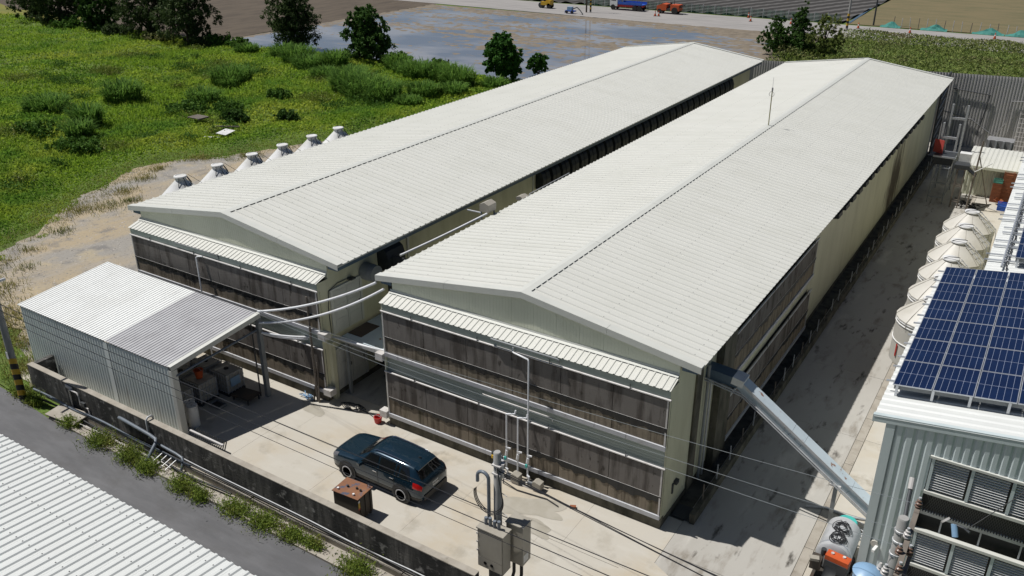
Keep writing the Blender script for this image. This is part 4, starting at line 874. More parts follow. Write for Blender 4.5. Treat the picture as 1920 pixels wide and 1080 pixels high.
def pump(x, y, label):
    p_ = empty('water_pump', (x,y,0), label, 'pump', 'pumps at the foot of the front pads')
    build('base', MB().box(x-.42,x+.42,y-.12,y-.06,0,0.05).box(x-.42,x+.42,y+.1,y+.16,0,0.05), M['rail'], p_)
    build('motor', MB().lathe((x-.22,y,0.2),[(0.08,0),(0.11,0.02),(0.11,0.26),(0.06,0.3)],14,'X'), M['darksteel'], p_, smooth=40)
    build('cover', MB().prism([(x+.06,y-.16,0.08),(x+.42,y-.16,0.08),(x+.42,y-.16,0.40),(x+.16,y-.16,0.46),(x+.06,y-.16,0.40)],(0,0.32,0)), M['cabinet'], p_)
    build('outlet', MB().tube([(x-.18,y,0.3),(x-.18,y,0.48),(x-.28,y+.02,0.52)],0.04,8), M['pvc'], p_)
pump(6.75,-0.45,'small water pump with grey cover left of the other pump'); pump(7.75,-0.42,'small water pump with grey cover below the tall standpipe')
vt = empty('valve_cluster', (6.1,-0.45,0), 'tangle of blue and white valves behind the cabinet pole', 'valve')
rg = random.Random(3)
for k in range(7): build('valve_body', MB().obox((6.1+rg.uniform(-.3,.3),-0.45+rg.uniform(-.15,.15),0.2+rg.uniform(0,.9)),(0.16,0.1,0.13),rz=rg.uniform(0,3)), M[['bluelight','pvc','darksteel','pvc','blue','darksteel','yellow'][k]], vt)
for k in range(3): build('riser', MB().tube([(5.9+.2*k,-0.42,0.0),(5.9+.2*k,-0.42,1.05)],0.028,7), M['darksteel'], vt)
build('hose', MB().tube([(6.2,-0.5,0.4),(6.5,-0.8,0.15),(7.3,-0.9,0.04),(8.6,-0.75,0.04),(9.2,-0.9,0.04)],0.025,6), M['wire'], None, label='black hose trailing from the pumps along the front pads', cat='hose')
# ---- hanging white pipes between shed post and barns
def sagpipe(a, b, sag, label, r=0.055):
    a, b = Vector(a), Vector(b); P = [a.lerp(b,k/20) - Vector((0,0,4*sag*(k/20)*(1-k/20))) for k in range(21)]
    build('hanging_pipe', MB().tube(P, r, 10), M['pvc'], None, smooth=50, label=label, cat='pipe', group='white pipes hanging between shed and barns')
sagpipe((-6.3,-1.25,4.50),(-0.75,0.60,6.58),0.28,'upper white pipe sagging from the shed to the front barn eave')
sagpipe((-6.3,-1.25,3.92),(-0.3,0.55,6.40),0.42,'second white pipe sagging from the shed to the front barn')
sagpipe((-6.3,-1.2,3.40),(-3.85,0.55,3.16),0.14,'lower white pipe from the shed post to the rear barn corner')
sagpipe((-6.3,-1.1,3.30),(-3.85,0.62,3.10),0.20,'lowest white pipe from the shed post to the rear barn corner')
sagpipe((-3.85,0.6,3.14),(-0.1,0.72,3.30),0.05,'white pipe laid along the edge of the walkway deck')
sagpipe((-2.4,4.2,6.2),(-1.0,9.4,6.95),0.04,'white pipe rising along the front barn eave to the motor box')
mb = empty('motor_box', (-1.15,9.8,6.3), 'small grey hooded motor box on posts at the eave between the barns', 'motor')
build('hood', MB().prism([(-1.45,9.4,7.0),(-0.9,9.4,7.0),(-0.9,9.4,7.38),(-1.18,9.4,7.5),(-1.45,9.4,7.38)],(0,0.7,0)), M['cabinet'], mb)
build('leg', MB().box(-1.42,-1.36,9.45,9.51,5.4,6.998).box(-0.98,-0.92,9.95,10.01,5.4,6.998), M['greysteel'], mb); build('bracket', MB().obox((-1.9,9.6,6.85),(0.9,0.05,0.05)), M['pvc'], mb)
build('motor_box', MB().prism([(-1.3,12.6,6.72),(-0.85,12.6,6.72),(-0.85,12.6,6.86),(-1.08,12.6,6.94),(-1.3,12.6,6.86)],(0,0.6,0)), M['cabinet'], None, label='small grey box hood low at the eave between the barns', cat='motor')
build('cable_tray', MB().tube([(-1.05,13.5,6.62),(-1.05,13.6,6.8),(-1.05,18.0,6.82),(-1.05,18.0,6.62)],0.03,6), M['steel'], None, label='bent steel pipe rail along the left eave of the front barn', cat='pipe')
cp = empty('corner_props', (-4.05,-0.25,0), 'old timber and pipe props leaning at the corner of the rear barn', 'props')
build('prop', MB().tube([(-4.1,-0.3,0),(-4.3,-0.12,5.3)],0.05,8), M['wood'], cp); build('prop', MB().tube([(-3.95,-0.35,0),(-4.1,-0.1,2.0)],0.04,8), M['wood'], cp); build('prop', MB().tube([(-4.25,-0.4,0),(-4.15,-0.1,1.7)],0.035,8), M['bark'], cp)
for z, l in ((0.62,'lower'),(3.55,'upper')): build('junction_box', MB().box(-3.72,-3.28,-0.25,0.15,z-.18,z+.14), M['rail'], None, label='white junction box at the %s pad gutter end of the rear barn' % l, cat='box', group='junction boxes')
for x, z, l in ((-0.32,0.60,'lower'),(-0.34,3.5,'upper')): build('junction_box', MB().box(x-.1,x+.3,-0.15,0.2,z-.22,z+.12), M['rail'], None, label='white junction box at the %s pad gutter end of the front barn' % l, cat='box', group='junction boxes')
rb2 = empty('red_bucket', (-0.55,-0.15,0), 'red square bucket at the left foot of the front barn', 'bucket'); build('pail', MB().lathe((-0.55,-0.15,0.005),[(0.15,0),(0.2,0.3),(0.17,0.3),(0.13,0.04)],8), M['red'], rb2); build('handle', MB().tube([(-0.55+.19*math.cos(t),-0.15,0.29+.08*math.sin(t)) for t in np.linspace(0,math.pi,8)],0.008,5), M['steel'], rb2)
rg = random.Random(9)
P = []
for k in range(60): t = k*0.5; P.append((-2.6+0.55*math.cos(t)*(0.7+.3*rg.random())+.01*k, 0.15+0.28*math.sin(t)*(0.7+.3*rg.random()), 0.03+0.0012*k))
build('hose_coil', MB().tube(P + [(-1.6,0.2,0.03),(-0.6,-0.05,0.03)], 0.02, 5), M['wire'], None, label='tangled black hose on the ground between the barns', cat='hose')
P = [(-4.7+rg.uniform(-.45,.45), -0.35+rg.uniform(-.15,.15), 0.03+rg.uniform(0,.2)) for k in range(26)]
build('blue_netting', MB().tube(P, 0.022, 5), M['bluelight'], None, label='tangle of blue rope at the foot of the rear barn pads', cat='rope')
build('brick', MB().obox((9.7,-0.62,0.05),(0.24,0.12,0.1),rz=0.5), M['crate'], None, label='single reddish brick at the foot of the front pads', cat='brick')
# ---- conveyor chute to the right building
cv = empty('conveyor_chute', (16.5,3.9,0), 'blue-grey rust-spotted conveyor chute sloping from the front barn to the right building', 'conveyor')
def boxrun(p, q, w, h):
    p, q = Vector(p), Vector(q); s = Vector((0,w/2,0)); d = (q-p).normalized(); n = d.cross(Vector((0,1,0))).normalized() * -1
    if n.z < 0: n = -n
    a = [p - s, p + s, p + s - n*h, p - s - n*h]
    return MB().prism(a, q - p)
build('upper_run', boxrun((12.7,3.9,5.25),(14.25,3.9,5.12),0.62,0.42), M['bluedark'], cv)
build('bend_cap', boxrun((14.05,3.9,5.16),(14.5,3.9,5.08),0.66,0.30), M['white'], cv)
pts = [Vector((14.42,3.9,5.0)).lerp(Vector((19.85,3.9,1.28)), t) for t in (0,0.38,0.47,0.82,1.0)]
for a, b in zip(pts[:-1], pts[1:]):
    build('chute_section', boxrun(a, b - (b-a).normalized()*0.012, 0.56, 0.34), M['bluegrey'], cv)
    build('side_lip', boxrun(a + Vector((0,-0.30,0.02)), b + Vector((0,-0.30,0.02)), 0.03, 0.10), M['steel'], cv)
for k in range(2): build('cable_pipe', MB().tube([(13.0,3.5,4.85-.1*k),(14.5,3.48,4.62-.1*k),(19.85,3.48,0.98-.1*k)], 0.03, 6), M['steel'], cv, smooth=50)
build('support_post', MB().box(18.22,18.36,3.80,3.94,0,1.86), M['greysteel'], cv)
build('post_head', MB().box(18.1,18.5,3.55,4.25,1.862,1.92), M['rail'], cv)
P = [(19.35+0.28*math.cos(t),3.35+0.30*math.sin(t),0.05+0.012*k) for k, t in enumerate(np.linspace(0,14,50))]
build('hose_coil', MB().tube(P, 0.03, 6), M['steel'], None, label='coiled grey hose at the foot of the right building wall', cat='hose')
build('loose_pipe', MB().tube([(17.3,4.3,0.05),(18.0,4.6,0.06),(18.8,4.5,0.06),(19.4,4.7,0.05)],0.05,8), M['steel'], None, label='grey flexible pipe lying across the drain cover under the chute', cat='pipe')
# ---- drain kerb along the front barn flank, with its thin posts
dk_ = empty('lane_kerb_wall', (13.95,30,0), 'dark mossy kerb wall with thin posts along the lane side of the front barn', 'kerb wall')
y = 0.95
while y < 60: build('kerb_block', MB().box(13.82,14.02,y,y+2.94,0,0.45), M['mossconc'], dk_); y += 2.96
for k in range(38): build('post', MB().box(13.90,13.94,2.0+1.5*k,2.04+1.5*k,0.451,1.15), M['steel'] if k%3 else M['wood'], dk_)
build('drain_grate', MB().box(13.1,13.8,1.0,1.8,0.02,0.06), M['darksteel'], None, label='dark drain grate at the right corner of the front barn', cat='grate')
# ================================================================== right building with solar panels, silos
TS = math.tan(R(7.4))
RBX0, RBY0 = 19.42, 0.58
def rz_(x): return 6.98 + (x - RBX0)*TS
rbld = empty('clad_building', (23,7,0), 'grey ribbed-clad building on the right carrying the large solar array', 'building')
# front cladding sheets
n = 9; 
def clad(x0, x1, z0, z1, name='wall_sheet', par=rbld, y=0.70):
    k = max(1, round((x1-x0)/0.25)); z1b = z1 if not callable(z1) else None
    build(name, ribbed((x0,y,z0),(x1,y,z0),(x0,y,z1 if z1b else z1(x0)),(x1,y,z1 if z1b else z1(x1)), k, 0.042, (0,-1,0), frac=0.58), M['rbwall'], par)
zt = lambda x: rz_(x) - 0.12
x = 20.06
while x < 21.2 - 0.05: clad(x, min(x+0.62, 21.24)-0.003, 0.05, zt); x += 0.62
x = 21.24
while x < 29: clad(x, x+0.997, 6.16, zt); clad(x, x+0.997, 0.05, 0.6); x += 1.0
build('corner_trim', MB().box(19.80,20.07,0.63,0.66,0.0,6.86).box(19.80,19.84,0.661,1.1,0.0,6.86), M['rbwall'], rbld)
build('left_wall', MB().box(19.85,19.95,1.11,13.4,0.0,6.85), M['rbwall'], rbld)
build('back_wall', MB().box(19.96,29,13.3,13.4,0.0,6.85), M['rbwall'], rbld)
rf = build('roof', MB().prism([(RBX0+.02,0.62,rz_(RBX0+.02)-.10),(30,0.62,rz_(30)-.10),(30,0.62,rz_(30)-.012),(RBX0+.02,0.62,rz_(RBX0+.02)-.012)],(0,13.0,0)), M['trim'], rbld)
for k in range(18):
    ya = 0.60 + k*0.725; a = Vector((RBX0, ya, rz_(RBX0))); b = Vector((30, ya, rz_(30))); s = Vector((0,0.722,0)); nn = Vector((-TS,0,1)).normalized()
    build('roof_sheet', ribbed(a, a+s, b, b+s, 2, 0.035, nn, frac=0.45), M['roof_near'], rf)
build('eave_trim', MB().slab([[(RBX0-.03,0.75,rz_(RBX0)+.055),(30,0.75,rz_(30)+.055)],[(RBX0-.03,0.615,rz_(RBX0)+.045),(30,0.615,rz_(30)+.045)],[(RBX0-.03,0.61,rz_(RBX0)-.20),(30,0.61,rz_(30)-.20)]],(0,0.006,-.006)), M['rbwall'], rf)
# louvre bays and mesh openings in the front wall
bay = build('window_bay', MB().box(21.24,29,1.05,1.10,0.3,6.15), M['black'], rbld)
for zz in (6.12,): build('frame_rail', MB().box(21.2,29,0.60,0.75,zz-.03,zz+.05), M['yellow'] if False else M['trim'], bay)
for (za, zb) in ((4.92,6.08),(2.08,3.26),(-0.6,0.4)):
    for j in range(7):
        xa = 21.30 + j*1.10
        build('louvre_frame', MB().box(xa-.04,xa+.05,0.64,0.76,za,zb), M['rbwall'], bay)
        nl = 12
        for i in range(nl):
            z = za + 0.06 + (zb-za-.1)*i/nl
            if z < 0.05: continue
            build('louvre_slat', MB().obox((xa+.525,0.69,z+.02),(0.945,0.058,0.012), rx=R(22)), M['white'], bay)
for zz in (4.84,3.34,2.0,0.5):
    build('window_rail', MB().box(21.24,29,0.60,0.77,zz-.05,zz+.05), M['trim'], bay)
# walkway grating seen through the openings
for zz in (3.95,1.15):
    gg = build('inner_rail', MB().box(21.26,29,0.80,0.86,zz-.06,zz+.04), M['steel'], bay)
    for j in range(60): build('grating_tooth', MB().box(21.28+j*0.08,21.32+j*0.08,0.785,0.87,zz+.041,zz+.10), M['steel'], gg)
    for j in range(4): build('upright', MB().box(21.9+j*1.1,21.95+j*1.1,0.80,0.85,zz-.8,zz-.062), M['steel'], gg)
wm = bpy.data.materials.new('wire_mesh'); wm.use_nodes = True; nt_ = wm.node_tree; pp = nt_.nodes['Principled BSDF']; pp.inputs['Base Color'].default_value = (0.10,0.10,0.10,1)
for zz in (4.2,1.4):
    mbm = MB()
    for j in range(70):
        xa = 21.3 + j*0.07
        mbm.add([(xa,0.9,zz-.2),(xa+.012,0.9,zz-.2),(xa+.312,0.9,zz+.5),(xa+.30,0.9,zz+.5)],[(0,1,2,3)]); mbm.add([(xa+.30,0.905,zz-.2),(xa+.312,0.905,zz-.2),(xa+.012,0.905,zz+.5),(xa,0.905,zz+.5)],[(0,1,2,3)])
    o = build('wire_mesh', mbm, wm, bay); o['kind'] = 'stuff'
build('camera_mount', MB().cyl((20.21,0.65,2.3),(20.21,0.59,2.3),0.12,8), M['silocream'], rbld); build('camera_arm', MB().obox((20.27,0.45,2.22),(0.09,0.3,0.09),rz=-.2), M['white'], rbld)
# solar panels: each panel a part (cells, frame)
def panel_parts(par, a, wx, wy, tilt_x, first):
    pass
NW, NH = 1.134, 1.84
def make_array(label, x0, y0, z0, nc, nr, group):
    arr = empty('solar_array', (x0, y0, z0), label, 'solar array', group)
    cs, sn = math.cos(R(7.4)), math.sin(R(7.4))
    def P(u, v, h=0.0): return (x0 + u*cs - h*sn, y0 + v, z0 + u*sn + h*cs)
    mbp = MB(); fr = 0.022
    mbp.slab([[P(fr,fr,0.0),P(NW-fr,fr,0.0)],[P(fr,NH-fr,0.0),P(NW-fr,NH-fr,0.0)]],(0,0,-0.03))
    base = build('panel', mbp, M['cell'], arr)
    mbf = MB()
    for (u0,u1,v0,v1) in ((0,NW,0,fr),(0,NW,NH-fr,NH),(0,fr,fr,NH-fr),(NW-fr,NW,fr,NH-fr)):
        mbf.slab([[P(u0,v0,0.006),P(u1,v0,0.006)],[P(u0,v1,0.006),P(u1,v1,0.006)]],(0,0,-0.035))
    frame = build('panel_frame', mbf, M['alu'], base)
    mbl = MB()
    for k in range(1,6):
        u = NW*k/6; mbl.add([P(u-.004,fr,0.002),P(u+.004,fr,0.002),P(u+.004,NH-fr,0.002),P(u-.004,NH-fr,0.002)],[(0,1,2,3)])
    mbl.add([P(fr,NH/2-.007,0.0025),P(NW-fr,NH/2-.007,0.0025),P(NW-fr,NH/2+.007,0.0025),P(fr,NH/2+.007,0.0025)],[(0,1,2,3)])
    lines = build('cell_lines', mbl, M['cellline'], base)
    for c in range(nc):
        for r in range(nr):
            if c == 0 and r == 0: continue
            off = Vector(P(c*(NW+.022), r*(NH+.022))) - Vector((x0,y0,z0))
            o = base.copy(); COL.objects.link(o); o.location = off
            for q in (frame, lines): z = q.copy(); COL.objects.link(z); z.parent = o
    for r in range(nr):
        for dv in (0.35, 1.45):
            v = r*(NH+.022)+dv
            build('mount_rail', MB().slab([[P(-.25,v-.025,-.04),P(nc*(NW+.022)+.1,v-.025,-.04)],[P(-.25,v+.025,-.04),P(nc*(NW+.022)+.1,v+.025,-.04)]],(0,0,-.05)), M['alu'], arr)
    build('front_beam', MB().slab([[P(0.02,0.16,-.10),P(nc*(NW+.022),0.16,-.10)],[P(0.02,0.20,-.10),P(nc*(NW+.022),0.20,-.10)]],(0,0,-.14)), M['greysteel'], arr)
    for k in range(nc+1):
        q = P(0.12+k*1.05,0.14,-.08); build('bracket', MB().box(q[0]-.04,q[0]+.04,q[1]-.05,q[1]+.03,rz_(q[0])+.01 if x0 < 20.5 else q[2]-.5,q[2]), M['alu'], arr)
    return arr
make_array('large blue solar array nearest the camera, on the clad building', 19.62, 2.0, 7.47, 5, 6, 'solar arrays')
# second building further back along the lane
b2 = empty('long_barn', (25,30,0), 'white-roofed long building beyond the silos with bare mounting rails', 'building')
X2 = 20.95
def z2_(x): return 6.9 + (x-X2)*0.10
build('left_wall', MB().box(21.25,21.35,15,52,0,6.8), M['wallp2'], b2)
build('front_wall', MB().box(21.36,32,15.0,15.1,0,6.8), M['wallp2'], b2)
r2 = build('roof', MB().prism([(X2+.02,14.82,z2_(X2)-.1),(33,14.82,z2_(33)-.1),(33,14.82,z2_(33)-.012),(X2+.02,14.82,z2_(X2)-.012)],(0,37.4,0)), M['trim'], b2)
for k in range(37):
    ya = 14.8 + k*1.0; a = Vector((X2,ya,z2_(X2))); b = Vector((33,ya,z2_(33))); s = Vector((0,0.996,0))
    build('roof_sheet', ribbed(a,a+s,b,b+s,3,0.04,(-0.0995,0,0.995),frac=0.45), M['roof_near'], r2)
for k in range(15):
    y = 16.2 + k*2.0
    for d in (0.0, 0.75):
        xl = X2 - 0.15 + 0.35*((k*7+int(d*4)) % 3)/2
        build('mount_rail', MB().prism([(xl,y+d,z2_(xl)+.10),(xl,y+d+.05,z2_(xl)+.10),(xl,y+d+.05,z2_(xl)+.16),(xl,y+d,z2_(xl)+.16)],(2.6,0,0.26)), M['alu'], b2)
build('roof_pipe', MB().tube([(21.55,15.2,z2_(21.55)+.22),(21.55,50,z2_(21.55)+.22)],0.045,8), M['alu'], b2)
rgc = random.Random(2); P = [(21.72+rgc.uniform(-.03,.03),15.2+.28*k,z2_(21.7)+.10+.05*(k%2)) for k in range(124)]
build('roof_cable', MB().tube(P,0.03,5), M['wire'], b2)
make_array('smaller solar array at the right edge, on the white-roofed long building', 21.95, 15.75, 7.50, 4, 9, 'solar arrays')
# ---- feed silos
def silo_right(y, label):
    x = 19.25; t = empty('feed_silo', (x,y,0), label, 'silo', 'cream feed silos on the lane')
    r = 1.32; zr = 4.12
    nseg = 20
    build('cone_roof', MB().lathe((x,y,0),[(r+.03,zr-.02),(r+.03,zr+.04),(r*.80,zr+.32),(r*.5,zr+.64),(0.34,zr+.86),(0.30,zr+.90)],nseg), M['silocream'], t, smooth=16)
    build('cylinder', MB().lathe((x,y,0),[(0.4,1.0),(r,2.0),(r,zr-.03)],28), M['silocream'], t, smooth=30)
    for z in (zr-.10, zr-.24, 3.0): build('band', MB().lathe((x,y,0),[(r+.005,z),(r+.03,z+.015),(r+.03,z+.05),(r+.005,z+.065)],28), M['silo'], t, smooth=40)
    lid = build('lid', MB().lathe((x,y,0),[(0.36,zr+.90),(0.40,zr+.93),(0.38,zr+.99),(0.15,zr+1.06),(0.02,zr+1.07)],20), M['silo'], t, smooth=50)
    build('handle', MB().tube([(x-.3,y-.25,zr+1.0),(x-.1,y-.30,zr+1.12),(x+.3,y-.22,zr+1.15),(x+.38,y,zr+1.05)],0.022,6), M['darksteel'], lid)
    # ladder over the cone toward the building
    for s in (-.2,.2):
        ang = -0.35
        def L(rr, off, h): return (x + rr*math.cos(ang) - off*math.sin(ang), y + rr*math.sin(ang) + off*math.cos(ang), h)
        build('ladder_rail', MB().tube([L(0.4,s,zr+.98),L(r*.6,s,zr+.70),L(r+.08,s,zr+.22),L(r+.14,s,zr-.2),L(r+.12,s,0.2)],0.02,5), M['steel'], t)
    for k in range(5):
        f = k/4; rr = 0.5+(r-.45)*f; build('ladder_rung', MB().tube([L(rr,-.2,zr+.95-.66*f),L(rr,.2,zr+.95-.66*f)],0.014,5), M['steel'], t)
    for k in range(8):
        an2 = 2*math.pi*k/8+.2; build('cone_seam', MB().tube([(x+.36*math.cos(an2),y+.36*math.sin(an2),zr+.87),(x+(r*.8+.012)*math.cos(an2),y+(r*.8+.012)*math.sin(an2),zr+.335),(x+(r+.02)*math.cos(an2),y+(r+.02)*math.sin(an2),zr+.07),(x+(r+.035)*math.cos(an2),y+(r+.035)*math.sin(an2),zr-.3)],0.012,4), M['cabinet'], t)
    for k in range(4):
        an2 = math.pi/4+k*math.pi/2; build('leg', MB().box(x+1.1*math.cos(an2)-.06,x+1.1*math.cos(an2)+.06,y+1.1*math.sin(an2)-.06,y+1.1*math.sin(an2)+.06,0,2.2), M['steel'], t)
    return t
names = ['cream feed silo furthest from the camera in the lane row', 'cream feed silo second from the far end of the lane row', 'cream feed silo third from the far end of the lane row', 'cream feed silo peeking over the far edge of the solar array', 'cream feed silo fifth from the far end, half hidden by the solar array', 'cream feed silo with a red numeral, nearest to the clad building']
for k, y in enumerate((28.9,26.2,23.5,20.75,18.0,15.1)):
    s = silo_right(y, names[k])
    if k == 5:
        fc = bpy.data.curves.new('numeral', 'FONT'); fc.body = '1'; fc.size = 0.9; fc.extrude = 0.006
        fo = bpy.data.objects.new('tmp', fc); COL.objects.link(fo); dg = bpy.context.evaluated_depsgraph_get(); me = bpy.data.meshes.new_from_object(fo.evaluated_get(dg)); bpy.data.objects.remove(fo)
        me.materials.append(M['red']); an3 = math.radians(215)
        o = bpy.data.objects.new('numeral', me); COL.objects.link(o); o.parent = s
        o.matrix_local = Matrix.Translation((1.335*math.cos(an3), 1.335*math.sin(an3), 2.35)) @ Matrix.Rotation(an3 + math.pi/2, 4, 'Z') @ Matrix.Rotation(math.pi/2, 4, 'X')
def silo_left(y, label):
    x, r, za = -18.75, 1.5, 7.08; t = empty('feed_silo', (x,y,0), label, 'silo', 'white feed silos behind the rear barn')
    build('cone_roof', MB().lathe((x,y,0),[(r+.04,za-1.42),(r+.04,za-1.36),(0.34,za-.20),(0.33,za-.18)],28), M['silo'], t, smooth=30)
    build('neck', MB().lathe((x,y,0),[(0.31,za-.22),(0.31,za-.02)],18), M['silo'], t, smooth=40)
    lid = build('lid', MB().lathe((x,y,0),[(0.34,za-.01),(0.37,za+.03),(0.35,za+.08),(0.26,za+.10),(0.24,za+.07),(0.02,za+.07)],20), M['silo'], t, smooth=40)
    build('cylinder', MB().lathe((x,y,0),[(0.4,1.2),(r,2.4),(r,za-1.43)],28), M['silo'], t, smooth=30)
    for k in range(4):
        an2 = -0.9 + k*0.75; build('lid_strut', MB().tube([(x+.36*math.cos(an2),y+.36*math.sin(an2),za),(x+.42*math.cos(an2),y+.42*math.sin(an2),za-.1),(x+.62*math.cos(an2),y+.62*math.sin(an2),za-.44)],0.022,5), M['darksteel'], t)
    for s in (-.18,.18): build('ladder_rail', MB().tube([(x+.45,y+s,za-.35),(x+r+.1,y+s,za-1.3)],0.02,5), M['darksteel'], t)
    build('stay', MB().tube([(x+.3,y+.3,za+.12),(x+1.5,y+1.5,za-1.2)],0.012,4), M['darksteel'], t)
    for k in range(4):
        an2 = math.pi/4+k*math.pi/2; build('leg', MB().box(x+1.25*math.cos(an2)-.07,x+1.25*math.cos(an2)+.07,y+1.25*math.sin(an2)-.07,y+1.25*math.sin(an2)+.07,0,2.6), M['steel'], t)
for k, y in enumerate((4.85,7.45,10.1,12.6,15.2,17.7)):
    silo_left(y, 'white silo cone behind the rear barn, ' + ['nearest to the sandy track corner','second from the near end','third from the near end','fourth from the near end','fifth from the near end','furthest of the row'][k])
# ---- insulator pole by the right building
ip = empty('insulator_pole', (21.2,-5.7,0), 'concrete pole top with timber crossarm and insulators at the lower right', 'pole')
build('shaft', MB().tube([(21.2,-5.7,0),(21.2,-5.7,8.18),(21.2,-5.7,8.22)],[0.17,0.13,0.11],18), M['polec'], ip, smooth=40)
for z in (7.1,7.5,7.8): build('band', MB().lathe((21.2,-5.7,0),[(0.138,z),(0.155,z+.01),(0.155,z+.06),(0.138,z+.07)],16), M['steel'], ip)
build('crossarm', MB().box(21.33,21.45,-7.4,-4.4,7.72,7.86), M['wood'], ip); build('crossarm', MB().box(21.46,21.56,-7.6,-5.6,7.30,7.42), M['wood'], ip)
def insul(x, y, z, mt):
    i = build('insulator', MB().lathe((x,y,z),[(0.05,0),(0.09,0.03),(0.09,0.06),(0.05,0.08),(0.085,0.11),(0.085,0.14),(0.05,0.16),(0.06,0.22),(0.02,0.24)],14), M[mt], ip, smooth=40)
    build('cap', MB().cyl((x,y,z+.24),(x,y,z+.30),0.035,10), M['steel'], i)
for x, y, z, m_ in ((21.39,-4.6,7.86,'insul'),(21.36,-5.95,7.86,'insulg'),(21.5,-6.2,7.6,'insul'),(21.30,-6.55,7.8,'insul'),(21.15,-7.3,7.7,'insulg'),(21.42,-7.25,7.86,'insul')): insul(x,y,z,m_)
build('fuse_bracket', MB().tube([(21.2,-5.0,7.3),(21.12,-4.2,7.75),(21.1,-3.85,8.0)],0.05,8), M['darksteel'], ip); build('fuse_head', MB().cyl((21.1,-4.0,7.9),(21.08,-3.8,8.12),0.07,10), M['insulg'], ip)
tf = empty('transformer', (20.72,-6.15,5.6), 'light blue transformer can on the insulator pole, cut by the lower edge', 'transformer')
build('can', MB().lathe((20.72,-6.15,0),[(0.30,5.6),(0.32,5.65),(0.32,6.6)],24), M['bluelight'], tf, smooth=40); build('lid', MB().lathe((20.72,-6.15,0),[(0.34,6.6),(0.35,6.66),(0.20,6.76),(0.02,6.79)],24), M['bluelight'], tf, smooth=40)
build('bushing', MB().lathe((20.95,-5.95,6.6),[(0.06,0),(0.08,0.05),(0.05,0.08),(0.08,0.13),(0.05,0.16),(0.07,0.2),(0.03,0.3)],12), M['insulg'], tf)
build('hanger', MB().box(20.95,21.1,-6.05,-5.85,6.0,6.2), M['steel'], tf)
fl = empty('floodlight', (22.0,-2.0,6.0), 'blue and white insulator hardware hanging on a wire before the louvres', 'fitting')
q = Vector((22.25,-2.6,6.3))
build('body', MB().cyl(q, q + Vector((0.1,-0.15,-0.28)), 0.08, 12), M['bluelight'], fl); build('disc', MB().cyl(q + Vector((-.2,.1,-.05)), q + Vector((-.24,.12,-.02)), 0.13, 14), M['insulg'], fl); build('arm', MB().tube([q, q+Vector((.25,-.1,.05)), q+Vector((.4,-.3,.1))],0.03,6), M['darksteel'], fl)
wire((21.15,-7.3,7.95),(40,-9,7.6),0.2,0.012,M['wire'],'black wire from the insulator pole out of the right edge')
wire(tuple(q+Vector((0.3,-.2,.1))),(26,1.2,9.5),0.15,0.012,M['wire'],'black drop wire crossing the louvres from the hanging hardware')
# ---- sprayer trailer
sp = empty('sprayer_trailer', (19.0,1.4,0), 'sprayer tank trailer with an orange engine and hoses beside the right building', 'sprayer')
tx, tz = 19.02, 0.92
build('tank', MB().lathe((tx,0.75,tz),[(0.1,0),(0.50,0.03),(0.58,0.10),(0.58,1.75),(0.50,1.82),(0.1,1.85)],28,'Y'), M['steel'], sp, smooth=40)
build('tank_band', MB().lathe((tx,1.0,tz),[(0.585,0),(0.60,0.01),(0.60,0.07),(0.585,0.08)],28,'Y'), M['alu'], sp)
build('tank_lid', MB().lathe((tx+.05,2.55,tz+.35),[(0.32,0),(0.34,0.05),(0.30,0.10),(0.02,0.13)],20), M['teal'], sp, smooth=40)
for k, (yy, rr) in enumerate(((1.85,.33),(1.25,.30))):
    rg = random.Random(k); P = []
    for lp_ in range(9):
        ox, oy = rg.uniform(-.10,.10), rg.uniform(-.10,.10); ra, rb_ = rr*rg.uniform(.55,1.0), rr*rg.uniform(.45,.95); tl = rg.uniform(0,3.1)
        for i in range(12):
            t = i*0.5236; u0, v0 = ra*math.cos(t), rb_*math.sin(t); u = ox+u0*math.cos(tl)-v0*math.sin(tl); v = oy+u0*math.sin(tl)+v0*math.cos(tl)
            P.append((tx+u, yy+v, tz+math.sqrt(max(.02,.60**2-u*u))+.02*rg.random()+.004*lp_))
    build('hose_bundle', MB().tube(P,0.012,5), M['wire'], sp)
build('engine_block', MB().obox((19.25,0.45,1.0),(0.75,0.42,0.42),rz=-.12), M['darksteel'], sp); build('engine_cover', MB().obox((19.25,0.45,1.28),(0.78,0.36,0.22),rz=-.12), M['orange'], sp)
for dx in (-.2,.18): build('filler_cap', MB().cyl((19.25+dx,0.5,1.39),(19.25+dx,0.5,1.43),0.055,12), M['rail'], sp)
build('muffler', MB().cyl((18.75,0.55,1.2),(18.75,0.55,1.42),0.09,12), M['darksteel'], sp); build('pump_head', MB().obox((18.6,0.35,0.95),(0.35,0.4,0.4)), M['boxside'], sp); build('pump_cap', MB().obox((18.55,0.2,1.18),(0.3,0.2,0.1),rz=.3), M['cabinet'], sp)
build('seat', MB().slab([[(18.95,-0.05,1.22),(19.0,-.02,1.26),(19.28,-.06,1.26),(19.33,-.09,1.22)],[(18.93,-.18,1.0),(19.0,-.15,0.98),(19.28,-.19,0.98),(19.35,-.22,1.0)],[(18.93,-.45,0.95),(19.0,-.42,0.92),(19.28,-.46,0.92),(19.35,-.48,0.95)]],(0,0,-.05)), M['black'], sp, smooth=60)
build('chassis', MB().box(18.5,19.55,-0.6,2.6,0.30,0.38), M['boxside'], sp)
for sx in (18.42,19.56):
    wv = build('wheel', MB().lathe((sx-.08,1.6,0.3),[(0.12,0),(0.27,0.01),(0.30,0.05),(0.30,0.12),(0.27,0.16),(0.12,0.17)],20,'X'), M['tyre'], sp, smooth=40)
